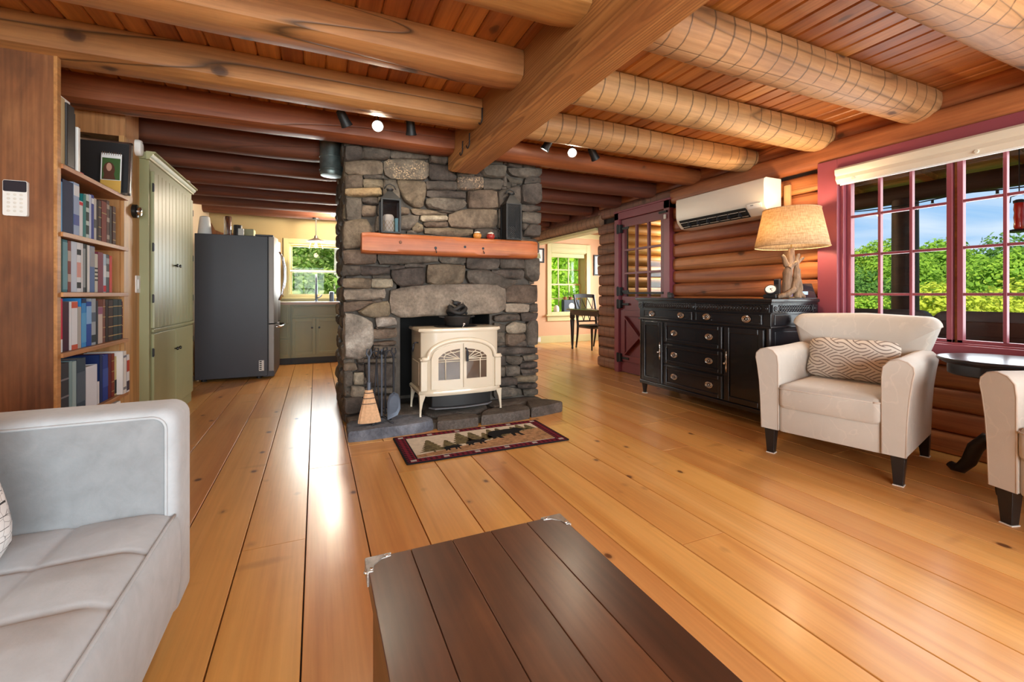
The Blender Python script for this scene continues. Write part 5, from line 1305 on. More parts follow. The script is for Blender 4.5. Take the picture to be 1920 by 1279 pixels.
# top shelf: paper block, black binder, folders, framed photo with calendar
zt = SHZ[5] + 0.001
T = thing('black_binder', 'large black ring binder with pale paper block on the top shelf', 'binder', (-1.3, 3.03, zt))
MB().box(-1.44, BX+0.002, 2.944, 2.982, zt, zt+0.335).build('paper_block', 'paper_tan', T)
MB().box(-1.44, BX+0.010, 2.985, 3.065, zt, zt+0.325).build('cover', 'seat_black', T, bevel=0.006)
MB().box(-1.40, BX-0.01, 2.95, 3.07, zt+0.335, zt+0.352).build('top_sheet', 'white_plastic', T, bevel=0.004)
MB().box(-1.44, BX+0.004, 3.07, 3.088, zt, zt+0.30).build('slipcase', 'seat_black', T, bevel=0.003)
solo(MB().box(-1.42, BX+0.012, 3.094, 3.118, zt, zt+0.235), 'magazine_file', 'white_plastic', 'white-edged magazine file beside the black binder', 'file', bevel=0.002)
solo(MB().box(-1.40, BX-0.004, 3.122, 3.14, zt, zt+0.028).box(-1.40, BX-0.004, 3.122, 3.20, zt, zt+0.012), 'notebook', book_mat((0.5,0.05,0.05)), 'thin red notebooks lying by the magazine file', 'notebook')
fy0, fy1 = -1.455, -1.125
T = thing('picture_frame', 'black picture frame with silver rim leaning on the top shelf', 'picture frame', ((fy0+fy1)/2, 3.72, zt))
fr_fn = lambda u, v, d_: (u, 3.715-d_+0.10*v, zt+v)
fh = 0.355
MB().prism(rect(fy0,fy1,0.0,fh), -0.012, 0.004, fr_fn).build('backing', 'seat_black', T)
m = MB()
for a, b, c, e in ((fy0,fy0+0.012,0,fh),(fy1-0.012,fy1,0,fh),(fy0,fy1,0,0.012),(fy0,fy1,fh-0.012,fh)): m.prism(rect(a,b,c,e), 0.004, 0.016, fr_fn)
m.build('rim', 'pewter', T)
ca, cb = -1.262, -1.158
T = thing('desk_calendar', 'small desk calendar with a portrait photo standing before the black frame', 'calendar', ((ca+cb)/2, 3.66, zt))
cf = lambda u, v, d_: (u, 3.655-d_+0.12*v, zt+0.001+v*1.5)
MB().prism(rect(ca,cb,0,0.17), -0.004, 0.0, cf).build('card', 'paper_white', T)
MB().prism(rect(ca+0.006,cb-0.006,0.055,0.15), 0, 0.001, cf).build('photo', 'photo_green', T)
MB().prism(rect(ca,cb,0,0.053), 0, 0.001, cf).build('date_strip', 'photo_gold', T)
cc = (ca+cb)/2-0.01
MB().prism([(cc+0.03*math.cos(a), 0.098+0.034*math.sin(a)) for a in np.linspace(0,2*PI,14)[:-1]], 0.001, 0.0016, cf).build('hair', 'photo_hair', T)
MB().prism([(cc+0.014*math.cos(a), 0.110+0.018*math.sin(a)) for a in np.linspace(0,2*PI,14)[:-1]], 0.0016, 0.002, cf).build('face', 'photo_skin', T)
MB().prism([(cc-0.03,0.056),(cc+0.035,0.056),(cc+0.022,0.088),(cc,0.094),(cc-0.02,0.088)], 0.0016, 0.0019, cf).build('jacket', 'photo_hair', T)
for k in range(9): MB().tube([cf(ca+0.006+k*(cb-ca-0.012)/8, 0.162, 0.004), cf(ca+0.006+k*(cb-ca-0.012)/8, 0.176, 0.001), cf(ca+0.006+k*(cb-ca-0.012)/8, 0.168, -0.006)], 0.0014, 5).build('ring', 'pewter', T)
# keypad on the side panel
qa, qb = P(9, 338, Y=BY0-0.03), P(55, 407, Y=BY0-0.03)
T = thing('alarm_keypad', 'white alarm keypad with black display on the wooden side panel', 'keypad', ((qa.x+qb.x)/2, BY0-0.03, qb.z))
fn = XZ(BY0-0.031)
MB().prism(rect(qa.x,qb.x,qb.z,qa.z,0.008,3), -0.016, 0, fn).build('case', 'white_plastic', T)
zd = qa.z-(qa.z-qb.z)*0.32
MB().prism(rect(qa.x+0.002,qb.x-0.002,zd,qa.z-0.002,0.006,3), -0.0175, -0.015, fn).build('display', 'screen_dark', T)
for r_ in range(5):
    for c_ in range(3):
        u = qa.x+(qb.x-qa.x)*(0.24+0.26*c_); v = zd-(zd-qb.z)*(0.12+0.17*r_)
        MB().lathe([(0.006,-0.0165),(0.006,-0.0178),(0.0045,-0.0182)], (u, BY0-0.031, v), 10, 'Y').build('button', 'felt', T)
# things on the board wall
def onboard(px, py): q = P(px, py, X=BX-0.012); return q.y, q.z
y, z = onboard(255, 277)
T = thing('door_chime', 'white oval chime box at the top of the board wall', 'chime', (BX, y, z-0.05))
MB().pillow(rect(y-0.035,y+0.035,z-0.058,z+0.058,0.034,5), [(1,0),(1,0.02),(0.92,0.034),(0.5,0.04)], YZ(BX-0.012)).build('case', 'white_plastic', T, smooth=40)
MB().lathe([(0.004,0.038),(0.004,0.0415)], (BX-0.012,y,z+0.035), 8, 'X').build('sensor_eye', 'iron', T)
y, z = onboard(250, 396)
T = thing('dimmer_knob', 'round dark metal thermostat knob on the board wall', 'knob', (BX, y, z))
MB().lathe([(0.048,0.0),(0.048,0.022),(0.040,0.028)], (BX-0.012,y,z), 26, 'X').build('ring', 'dark_knob', T, smooth=40)
MB().lathe([(0.030,0.028),(0.030,0.044),(0.022,0.048)], (BX-0.012,y,z), 24, 'X').build('dial', 'chrome', T, smooth=40)
y, z = onboard(258, 533)
T = thing('light_switch', 'white rocker light switch on the board wall beside the green cupboard', 'switch', (BX, y, z-0.06))
MB().prism(rect(y-0.046,y+0.046,z-0.062,z+0.062,0.004,2), 0, 0.006, YZ(BX-0.012)).build('plate', 'white_plastic', T)
MB().prism(rect(y-0.016,y+0.016,z-0.034,z+0.034), 0.006, 0.010, YZ(BX-0.012)).build('rocker', 'paper_white', T)
T = thing('floor_grille', 'black metal heating grille low on the board wall', 'grille', (BX, 3.95, 0.03))
MB().box(BX-0.012, BX-0.004, BY1+0.01, 4.065, 0.03, 0.17).build('backing', 'firebox', T)
frame_rect(MB(), YZ(BX-0.012), BY1+0.005, 4.068, 0.025, 0.175, 0.014, 0, 0.014).build('rim', 'black_metal', T)
for k in range(6): MB().obox((BX+0.0, (BY1+4.068)/2, 0.05+0.02*k), (0.006,0,0.004), (0,0.12,0), (0,0,0.0025)).build('louvre', 'black_metal', T)

# ================================================================== GREEN CUPBOARD
GX, GY0, GY1, GZ = -1.125, 4.07, 5.29, P(279.4,285.5,X=-1.125).z
gc = thing('pantry_cupboard', 'tall sage green pantry cupboard with beaded doors', 'cupboard', (-1.3, 4.68, 0))
MB().box(XW+0.004, GX, GY0, GY1, 0, GZ-0.05).build('carcass', 'sage', gc, bevel=0.003)
cp = [(GX-0.01,GZ-0.06),(GX+0.012,GZ-0.056),(GX+0.014,GZ-0.042),(GX+0.028,GZ-0.028),(GX+0.032,GZ-0.016),(GX+0.046,GZ-0.010),(GX+0.046,GZ),(GX-0.01,GZ)]
MB().prism(cp, GY0-0.03, GY1+0.03, lambda u, v, d_: (u, d_, v)).build('cornice', 'sage_light', gc, smooth=30)
MB().box(XW+0.004, GX-0.008, GY0-0.012, GY1, GZ-0.05, GZ-0.002).build('cornice_return', 'sage_light', gc)
zr = P(300, 617, X=GX).z
MB().box(GX, GX+0.016, GY0+0.05, GY1+0.012, zr-0.012, zr+0.012).build('waist_rail', 'sage', gc, bevel=0.004)
ymid = P(325, 500, X=GX).y
zmid_hi = GZ-0.13
for nm, ya, yb, za, zb, bead in (('door', GY0+0.045, ymid-0.003, zr+0.022, zmid_hi, True), ('door', ymid+0.003, GY1-0.03, zr+0.022, zmid_hi, True), ('door', GY0+0.045, ymid-0.003, 0.10, zr-0.022, False), ('door', ymid+0.003, GY1-0.03, 0.10, zr-0.022, False)):
    m = MB()
    if bead:
        nb = 6; wdt = (yb-ya)/nb
        d_ = MB().box(GX, GX+0.010, ya, yb, za, zb).build('door', 'sage', gc)
        for k in range(nb):
            MB().prism([(ya+k*wdt+0.001,0.010),(ya+k*wdt+0.005,0.019),(ya+(k+1)*wdt-0.005,0.019),(ya+(k+1)*wdt-0.001,0.010)], za, zb, lambda u, v, e_: (GX+v, u, e_)).build('bead_board', 'sage', d_)
    else:
        d_ = MB().box(GX, GX+0.019, ya, yb, za, zb).build('door', 'sage', gc, bevel=0.003)
    kz = P(333, 500, X=GX).z if bead else zr-0.19
    ky = yb-0.04 if yb < ymid+0.01 else ya+0.04
    MB().tube([(GX+0.019,ky,kz),(GX+0.034,ky,kz)], 0.005, 8).lathe([(0.010,0.033),(0.015,0.040),(0.012,0.048),(0.001,0.05)], (GX,ky,kz), 14, 'X').build('knob', 'dark_knob', d_, smooth=40)
    hy = ya-0.004 if yb < ymid+0.01 else yb+0.004
    for hz in ((za+0.22, zb-0.12, (za+zb)/2+0.02) if bead else (za+0.12, zb-0.14)):
        MB().tube([(GX+0.014,hy,hz-0.032),(GX+0.014,hy,hz+0.032)], 0.006, 8).box(GX+0.012, GX+0.021, hy-0.010, hy+0.010, hz-0.026, hz+0.026).build('hinge', 'black_metal', d_)
solo(MB().lathe([(0.03,0),(0.035,0.012),(0.035,0.05),(0.025,0.062),(0.001,0.063)], (GX-0.03, GY1-0.06, GZ), 14), 'cup', 'white_plastic', 'small white cup on top of the green cupboard', 'cup', smooth=40)

# ================================================================== FRIDGE
RY0_, RYB = 6.30, 7.18
RXL, RXF = -1.31, -0.55
fz = P(364, 437, Y=RY0_).z
fg = thing('refrigerator', 'dark grey refrigerator with bowed steel doors and curved handles', 'refrigerator', (-0.9, 6.74, 0))
MB().box(RXL, RXF, RY0_, RYB, 0.03, fz).build('cabinet', 'fridge_side', fg, bevel=0.006)
MB().box(RXF-0.14, RXF+0.06, RY0_+0.01, RYB-0.01, fz, fz+0.022).build('hinge_cover', 'fridge_side', fg, bevel=0.006)
def bowdoor(y0, y1, z0, z1, name, mat):
    n_ = 10; vs = []; pts_ = [(RXF+0.012, y0), (RXF+0.045, y0)]
    for i in range(n_+1):
        t = i/n_; pts_.append((RXF+0.062+0.035*math.sin(PI*(0.06+0.88*t)), y0+0.004+(y1-y0-0.008)*t))
    pts_ += [(RXF+0.045, y1), (RXF+0.012, y1)]
    return MB().prism(pts_, z0, z1, XY(0)).build(name, mat, fg, smooth=35)
ym = (RY0_+RYB)/2
zs = P(515, 607, Y=RY0_).z
bowdoor(RY0_, ym-0.003, zs+0.008, fz-0.004, 'upper_door', 'steel_brown')
bowdoor(ym+0.003, RYB, zs+0.008, fz-0.004, 'upper_door', 'steel_brown')
bowdoor(RY0_, RYB, 0.09, zs-0.008, 'freezer_drawer', 'steel_brown')
MB().box(RXF, RXF+0.013, RY0_+0.004, RYB-0.004, 0.09, fz-0.006).build('gasket', 'black_metal', fg)
MB().box(RXF-0.05, RXF+0.07, RY0_+0.02, RYB-0.02, 0.02, 0.085).build('kick_plate', 'fridge_side', fg)
for y_ in (ym-0.05, ym+0.05):
    MB().tube([(RXF+0.10,y_,0.97),(RXF+0.135,y_,1.06),(RXF+0.165,y_,1.24),(RXF+0.165,y_,1.40),(RXF+0.135,y_,1.56),(RXF+0.10,y_,1.62)], [0.012,0.013,0.014,0.014,0.013,0.012], 10).build('handle', 'chrome', fg, smooth=True)
MB().tube([(RXF+0.07,RY0_+0.10,zs-0.045),(RXF+0.14,RY0_+0.14,zs-0.045),(RXF+0.165,ym,zs-0.045),(RXF+0.14,RYB-0.14,zs-0.045),(RXF+0.07,RYB-0.10,zs-0.045)], 0.014, 10).build('drawer_handle', 'chrome', fg, smooth=True)
a, b = P(485.5,676,Y=RY0_), P(495,695,Y=RY0_)
lab = MB().box(a.x, b.x, RY0_-0.0012, RY0_, b.z, a.z).build('rating_label', 'paper_white', fg)
for k in range(5): MB().box(a.x+0.006, a.x+0.03, RY0_-0.0018, RY0_-0.001, b.z+0.012+k*0.024, b.z+0.026+k*0.024).build('print_line', 'seat_black', lab)
for k in (0, 1):
    for j in (0, 1): MB().lathe([(0.03,0),(0.03,0.022),(0.02,0.031)], (RXL+0.08+k*0.58, RY0_+0.08+j*0.7, 0), 10).build('foot', 'black_metal', fg)
def ontop(px, y): q = P(px, 437, Y=y); return q.x
ft = fz+0.0005
x_ = ontop(384, 6.5)
solo(MB().lathe([(0.072,0),(0.074,0.03),(0.056,0.20),(0.05,0.225),(0.03,0.235),(0.001,0.236)], (x_,6.5,ft), 20), 'pitcher', 'white_plastic', 'tapered white pitcher on top of the refrigerator', 'pitcher', smooth=40)
x_ = ontop(427, 6.5)
solo(MB().lathe([(0.062,0),(0.060,0.012),(0.045,0.02),(0.042,0.05),(0.043,0.24),(0.036,0.25),(0.001,0.25)], (x_,6.5,ft), 20), 'steel_tumbler', 'chrome', 'tall steel tumbler on top of the refrigerator', 'tumbler', smooth=40)
x_ = ontop(446, 6.6)
T = thing('canister', 'black canister with grey lid on top of the refrigerator', 'canister', (x_,6.6,ft))
MB().lathe([(0.05,0),(0.05,0.15),(0.046,0.16)], (x_,6.6,ft), 18).build('body', 'seat_black', T, smooth=40)
MB().box(x_+0.012, x_+0.075, 6.52, 6.55, ft, ft+0.11).build('scoop', 'felt', T, bevel=0.006)
T = thing('wall_shelf_bracket', 'scrolled wooden bracket on the kitchen wall behind the refrigerator', 'bracket', (-0.95, YN-0.05, fz))
q = P(402, 425, Y=YN-0.04)
MB().prism([(q.x-0.10,1.86),(q.x-0.10,2.14),(q.x-0.04,2.13),(q.x,2.03),(q.x+0.10,1.99),(q.x+0.35,1.985),(q.x+0.35,1.86)], 0, 0.035, XZ(YN-0.04)).build('board', 'panel_wood', T)
solo(MB().box(ontop(462,7.0)-0.03, ontop(462,7.0)+0.10, 6.9, 7.1, ft, ft+0.16), 'storage_box', 'sage_light', 'pale green storage box at the back of the refrigerator top', 'box', bevel=0.008)

# ================================================================== KITCHEN
KY = 7.36
T = thing('sink_cabinet', 'sage green sink base cabinet with two panelled doors under the kitchen window', 'cabinet', (0.1, 7.68, 0))
cx0, cx1 = P(545,620,Y=KY).x, 0.95
MB().box(cx0, cx1, KY, YN-0.002, 0.10, 0.90).build('carcass', 'sage', T)
MB().box(cx0, cx1, KY+0.06, KY+0.08, 0, 0.10).build('toe_kick', 'toe_dark', T)
z0, z1 = P(590,664,Y=KY).z, P(590,597,Y=KY).z
xm = P(592,600,Y=KY).x
def shaker(root, x0, x1, z0_, z1_, kx=None, kz=None, nm='door', y=KY):
    d_ = MB().box(x0, x1, y-0.012, y, z0_, z1_).build(nm, 'sage', root)
    t_ = 0.045 if z1_-z0_ > 0.25 else 0.022
    frame_rect(MB(), XZ(y-0.012), x0, x1, z0_, z1_, t_, -0.009, 0).build('panel_frame', 'sage', d_, bevel=0.002)
    if kx is not None: MB().lathe([(0.006,0.0),(0.006,-0.014),(0.015,-0.02),(0.013,-0.03),(0.001,-0.032)], (kx, y-0.020, kz), 12, 'Y').build('knob', 'dark_knob', d_, smooth=40)
kz = P(590,614,Y=KY).z
shaker(T, cx0+0.02, xm-0.003, z0, z1, xm-0.05, kz); shaker(T, xm+0.003, cx1-0.2, z0, z1, xm+0.05, kz)
shaker(T, cx0+0.02, cx1-0.2, z1+0.02, 0.87, nm='false_front')
T = thing('drawer_cabinet', 'narrow sage green drawer cabinet between refrigerator and sink cabinet', 'cabinet', (cx0-0.22, 7.68, 0))
MB().box(cx0-0.46, cx0-0.002, KY, YN-0.002, 0.10, 0.90).build('carcass', 'sage', T)
MB().box(cx0-0.46, cx0-0.002, KY+0.06, KY+0.08, 0, 0.10).build('toe_kick', 'toe_dark', T)
for a, b in ((0.14,0.38),(0.40,0.60),(0.62,0.87)): shaker(T, cx0-0.44, cx0-0.03, a, b, cx0-0.235, (a+b)/2, 'drawer')
T = thing('kitchen_counter', 'pale worktop with copper-brown edge over the green kitchen cabinets', 'worktop', (0.2, 7.68, 0.9))
MB().box(cx0-0.48, cx1+0.02, KY-0.025, YN-0.003, 0.901, 0.935).build('slab', 'counter_top_pale', T, bevel=0.003)
MB().box(cx0-0.48, cx1+0.02, KY-0.034, KY-0.024, 0.898, 0.934).build('edge', 'countertop', T)
structure(MB().box(cx0-0.48, cx1+0.02, YN-0.012, YN, 0.935, 0.985), 'trim_6', 'sage_light')
q = P(593, 545, Y=7.72); zc = 0.936
T = thing('kitchen_faucet', 'tall dark steel faucet at the kitchen sink', 'faucet', (q.x, 7.72, zc))
MB().lathe([(0.028,0),(0.026,0.01),(0.018,0.016),(0.017,0.24),(0.012,0.30)], (q.x,7.72,zc), 14).build('column', 'silver_dark', T, smooth=40)
MB().tube([(q.x,7.72,zc+0.28),(q.x-0.002,7.70,zc+0.38),(q.x-0.002,7.62,zc+0.42),(q.x,7.56,zc+0.38),(q.x,7.555,zc+0.30)], 0.012, 8).build('spout', 'silver_dark', T, smooth=True)
MB().tube([(q.x,7.71,zc+0.05),(q.x+0.06,7.70,zc+0.075),(q.x+0.085,7.70,zc+0.11)], 0.009, 8).build('lever', 'silver_dark', T, smooth=True)
q = P(622, 552, Y=7.75)
solo(MB().lathe([(0.036,0),(0.036,0.13),(0.034,0.155),(0.02,0.158)], (q.x,7.75,zc), 16), 'soap_canister', 'silver_dark', 'dark steel soap canister beside the faucet', 'canister', smooth=40)
q = P(634, 556, Y=7.75)
solo(MB().lathe([(0.026,0),(0.028,0.055),(0.024,0.06)], (q.x,7.75,zc), 14), 'sink_cup', 'silver_dark', 'small dark cup at the end of the sink', 'cup', smooth=40)
# pendant over the sink
q = P(592.5, 455, Y=7.55); px_, pz = q.x, P(592,466,Y=7.55).z
T = thing('pendant_lamp', 'small pendant lamp with metal cap and clear glass shade over the sink', 'pendant lamp', (px_, 7.55, pz))
MB().tube([(px_,7.55,pz+0.20),(px_,7.55,CZ-0.17)], 0.006, 8).build('cord', 'black_metal', T)
MB().lathe([(0.05,CZ-0.18-pz),(0.05,CZ-0.16-pz)], (px_,7.55,pz), 16).build('canopy', 'black_metal', T)
MB().lathe([(0.022,0.20),(0.03,0.165),(0.05,0.15),(0.135,0.115),(0.137,0.108),(0.03,0.125)], (px_,7.55,pz), 24).build('metal_cap', 'steel_brown', T, smooth=40)
gm = MB(); n_ = 24; gp = [(0.066,0.11),(0.080,0.075),(0.098,0.01),(0.104,0.0)]
vs = [(px_+r_*math.cos(2*PI*k/n_), 7.55+r_*math.sin(2*PI*k/n_), pz+h) for r_, h in gp for k in range(n_)]
gm.add(vs, [(i*n_+k, i*n_+(k+1)%n_, (i+1)*n_+(k+1)%n_, (i+1)*n_+k) for i in range(3) for k in range(n_)]).build('glass_shade', 'shade_glass', T, smooth=True)
MB().sphere((px_,7.55,pz+0.065), 0.022, 10, 8, 1.3).build('bulb', 'bulb_soft', T, smooth=True)
add_light('pendant_light', 'POINT', (px_, 7.55, pz-0.02), 6, (1,0.75,0.45), shadow_soft_size=0.04)
# small spot lamp on the kitchen ceiling
q = P(625, 401, Y=7.28)
T = thing('ceiling_spot', 'small bright ceiling spot lamp in the kitchen beside the chimney', 'spot lamp', (q.x, 7.28, q.z))
MB().tube([(q.x,7.28,q.z+0.03),(q.x,7.28,CZ-0.001)], 0.005, 8).build('stem', 'black_metal', T)
MB().lathe([(0.036,0.0),(0.032,0.03),(0.02,0.05)], (q.x,7.28,q.z), 14).build('housing', 'black_metal', T, smooth=40)
MB().sphere((q.x,7.28,q.z-0.008), 0.032, 12, 8).build('bulb', 'bulb_white', T, smooth=True)
add_light('kitchen_spot_light', 'POINT', (q.x, 7.24, q.z-0.06), 75, (1,0.86,0.66), shadow_soft_size=0.05)
q = P(642, 415, Y=5.05)

# ================================================================== DINING ROOM
q = P(1071, 654, Z=0)
tx0, ty1 = 4.42, 7.40
T = thing('dining_table', 'black dining table with turned legs in the peach room', 'dining table', (5.0, 6.85, 0))
tz = 0.775
MB().pillow(rect(tx0-0.02,5.7,6.30,ty1,0.06,4), [(0.985,0),(1,0.008),(1,0.018),(0.985,0.026)], XY(tz-0.026)).build('top', 'black_paint', T, smooth=40)
MB().box(tx0+0.05, 5.62, 6.38, ty1-0.07, tz-0.115, tz-0.027).build('apron', 'black_paint', T)
for lx, ly in ((4.51,7.31),(5.60,7.31),(4.51,6.40),(5.60,6.40)):
    MB().lathe([(0.018,0),(0.022,0.03),(0.016,0.05),(0.024,0.09),(0.036,0.40),(0.044,0.56),(0.036,0.58),(0.048,0.60),(0.048,0.70)], (lx,ly,0), 16).build('leg', 'black_leg', T, smooth=40)
T = thing('dining_chair', 'black dining chair with crossed-lattice back pushed in at the table', 'chair', (4.93, 7.20, 0))
cxx, cw = 4.92, 0.235
MB().pillow(rect(cxx-0.245,cxx+0.245,6.90,7.42,0.08,4), [(0.9,0),(1,0.02),(1,0.04),(0.9,0.062),(0.5,0.068)], XY(0.40)).build('seat', 'seat_black', T, smooth=50)
for s in (-1, 1):
    MB().tube([(cxx+s*0.215,6.94,0),(cxx+s*0.215,6.94,0.20),(cxx+s*0.215,6.94,0.41)], [0.014,0.018,0.025], 10).build('leg', 'black_leg', T, smooth=40)
    MB().tube([(cxx+s*0.205,7.50,0),(cxx+s*0.21,7.45,0.22),(cxx+s*0.215,7.42,0.44),(cxx+s*0.225,7.46,0.75),(cxx+s*0.235,7.54,1.04)], [0.016,0.02,0.024,0.021,0.018], 10).build('back_leg', 'black_leg', T, smooth=40)
MB().grid(12, 2, lambda s, t: (cxx-0.235+0.47*s, 7.52+0.02*math.sin(PI*s)+0.02*t, 0.975+0.075*t+0.01*math.sin(PI*s))).grid(12, 2, lambda s, t: (cxx-0.235+0.47*s, 7.545+0.02*math.sin(PI*s)+0.02*t, 0.975+0.075*t+0.01*math.sin(PI*s)), True).build('crest_rail', 'black_leg', T)
MB().tube([(cxx-0.22,7.435,0.52),(cxx+0.22,7.435,0.52)], 0.014, 8).build('lower_rail', 'black_leg', T)
for k in range(3):
    a = cxx-0.215+k*0.143
    for s in (0, 1): MB().tube([(a+(0.143 if s else 0),7.435,0.53),(a+0.0715,7.455,0.76),(a+(0 if s else 0.143),7.53,0.98)], 0.009, 6).build('lattice', 'black_leg', T)
u0, u1, v0, v1 = DW
yq = YD + 0.05
q = P(1043, 585, Y=yq)
solo(MB().lathe([(0.03,0),(0.055,0.03),(0.068,0.10),(0.058,0.16),(0.03,0.19),(0.028,0.20)], (q.x,yq,v0+0.013), 18), 'vase', 'jar_white', 'rounded white vase on the dining window sill', 'vase', smooth=40)
qa, qb = P(1055,560,Y=yq), P(1080,590,Y=yq)
T = thing('planter_box', 'dark blue planter box with small plants on the dining window sill', 'planter', ((qa.x+qb.x)/2, yq, v0+0.013))
MB().box(qa.x, qb.x+0.06, yq-0.06, yq+0.06, v0+0.013, v0+0.33).build('box', 'navy_box', T, bevel=0.008)
MB().lathe([(0.07,-0.0605),(0.07,-0.064),(0.06,-0.066)], ((qa.x+qb.x)/2+0.02, yq, v0+0.19), 18, 'Y').build('medallion', 'felt', T)
for k in range(3):
    xx = qa.x+0.06+k*0.14
    MB().lathe([(0.035,0),(0.045,0.06),(0.045,0.065)], (xx,yq,v0+0.33), 12).build('pot', 'terracotta', T, smooth=40)
    m = MB()
    for j in range(7):
        a = j*0.9; m.add([(xx,yq,v0+0.39),(xx+0.06*math.cos(a),yq+0.03*math.sin(a),v0+0.48+0.02*(j%3)),(xx+0.075*math.cos(a+0.3),yq+0.03*math.sin(a+0.3),v0+0.46)], [(0,1,2)])
    m.build('sprig', 'leaf_dark', T, kind='stuff')
def picture(px0, px1, py0, py1, label):
    a, b = P(px0, py0, Y=YD-0.02), P(px1, py1, Y=YD-0.02)
    T = thing('framed_picture', label, 'picture', ((a.x+b.x)/2, YD-0.02, b.z))
    frame_rect(MB(), XZ(YD-0.025), a.x, b.x, b.z, a.z, 0.03, 0, 0.024).build('frame', 'black_metal', T)
    MB().box(a.x+0.03, b.x-0.03, YD-0.014, YD-0.004, b.z+0.03, a.z-0.03).build('mat', 'paper_white', T)
    c = ((a.x+b.x)/2, (a.z+b.z)/2); h = (a.z-b.z)*0.2; w = (b.x-a.x)*0.2
    MB().prism([(c[0]-w,c[1]-h),(c[0]+w,c[1]-h),(c[0]+w*0.6,c[1]+h*0.3),(c[0]+w*0.2,c[1]+h),(c[0]-w*0.4,c[1]+h*0.6),(c[0]-w,c[1])], -0.016, -0.0142, XZ(YD)).build('print', 'sage', T)
picture(1000, 1020.5, 465, 493, 'small framed print on the peach wall beside the chimney')
picture(1113.5, 1135, 478, 517, 'small framed print between dining window and log wall')
q = P(1010, 637, Y=YD-0.021)
solo(MB().box(q.x-0.045, q.x+0.045, YD-0.034, YD-0.021, q.z-0.05, q.z+0.05), 'wall_outlet', 'white_plastic', 'white wall outlet on the dining room baseboard', 'outlet', bevel=0.003)
# ================================================================== SIDEBOARD
DX0, DX1, DY0, DY1, DZ = 3.18, 3.715, 2.292, 3.79, 1.015
sb = thing('sideboard', 'black sideboard with pewter oval handles and a fretwork frieze', 'sideboard', ((DX0+DX1)/2, (DY0+DY1)/2, 0))
FF = lambda u, v, d_: (DX0 + d_, u, v)           # front face, u = Y
MB().box(DX0+0.012, DX1, DY0+0.012, DY1-0.012, 0.11, 0.80).build('carcass', 'black_paint', sb)
MB().box(DX0, DX1, DY0, DY1, 0.80, 0.90).build('drawer_case', 'black_paint', sb, bevel=0.004)
MB().box(DX0-0.012, DX1, DY0-0.012, DY1+0.012, 0.785, 0.803).build('waist_moulding', 'black_paint', sb, bevel=0.006)
MB().box(DX0-0.008, DX1, DY0-0.008, DY1+0.008, 0.90, 0.978).build('frieze', 'black_paint', sb)
MB().box(DX0-0.035, DX1+0.005, DY0-0.035, DY1+0.035, 0.988, DZ).build('top', 'black_paint', sb, bevel=0.007)
MB().box(DX0-0.022, DX1, DY0-0.022, DY1+0.022, 0.976, 0.990).build('top_moulding', 'black_paint', sb, bevel=0.005)
# fretwork: overlapping rings on front and side, corner blocks
m = MB()
def ring(m, c, r, fn, w=0.0052, n=14):
    m.tube([fn(c[0]+r*math.cos(a), c[1]+r*math.sin(a), 0) for a in np.linspace(0, 2*PI, n+1)], w, 5, caps=False)
k = 0
yy = DY0+0.10
while yy < DY1-0.09: ring(m, (yy, 0.939), 0.024, lambda u, v, d_: (DX0-0.010, u, v)); yy += 0.030
m.build('front_fretwork', 'black_paint', sb, smooth=True, kind='stuff')
m = MB(); xx = DX0+0.09
while xx < DX1-0.06: ring(m, (xx, 0.939), 0.024, lambda u, v, d_: (u, DY0-0.010, v)); xx += 0.030
m.build('side_fretwork', 'black_side', sb, smooth=True, kind='stuff')
for u in (DY0+0.03, DY1-0.03, (DY0+DY1)/2):
    r_ = MB().box(DX0-0.018, DX0-0.006, u-0.03, u+0.03, 0.908, 0.970)
    r_.lathe([(0.022,-0.018),(0.018,-0.024),(0.008,-0.022),(0.006,-0.027)], (DX0, u, 0.939), 12, 'X')
    r_.build('rosette', 'black_paint', sb, bevel=0.002)
for u in (DX0+0.03, DX1-0.03):
    r_ = MB().box(u-0.03, u+0.03, DY0-0.018, DY0-0.006, 0.908, 0.970); r_.lathe([(0.022,-0.018),(0.018,-0.024),(0.008,-0.022),(0.006,-0.027)], (u, DY0, 0.939), 12, 'Y')
    r_.build('rosette', 'black_side', sb, bevel=0.002)
def oval_pull(par, y, z, x):
    MB().lathe([(0.031,0.0),(0.031,-0.003),(0.001,-0.003)], (x,y,z), 22, 'X', sx=1.25, sy=0.80).build('pull_plate', 'black_metal', par)
    h = MB()
    for r_ in (0.030, 0.019): h.tube([(x-0.005, y+r_*1.25*math.cos(a), z+r_*0.80*math.sin(a)) for a in np.linspace(0,2*PI,25)], 0.0046, 6, caps=False)
    h.sphere((x-0.006,y,z), 0.007, 8, 6)
    h.tube([(x-0.010,y-0.026,z+0.002),(x-0.018,y-0.024,z-0.010),(x-0.020,y,z-0.018),(x-0.018,y+0.024,z-0.010),(x-0.010,y+0.026,z+0.002)], 0.0035, 6)
    h.build('pull', 'pewter', par, smooth=50)
def drawer(y0, y1, z0, z1, x=DX0+0.012, pr=0.010, pulls=2):
    d_ = MB().prism(rect(y0,y1,z0,z1), -pr, 0, lambda u, v, e_: (x+e_, u, v)).build('drawer', 'black_paint', sb, bevel=0.004)
    frame_rect(MB(), lambda u, v, e_: (x-pr+e_, u, v), y0+0.002, y1-0.002, z0+0.002, z1-0.002, 0.036 if z1-z0 > 0.12 else 0.012, -0.012 if z1-z0 > 0.12 else -0.005, 0).build('drawer_moulding', 'black_paint', d_, bevel=0.011 if z1-z0 > 0.12 else 0.004)
    w_ = y1-y0
    for f in ((0.2, 0.8) if pulls == 2 else (0.5,)): oval_pull(d_, y0+w_*f, (z0+z1)/2, x-pr-0.001)
c1, c2 = DY0+0.43, DY1-0.35          # door | drawers | door
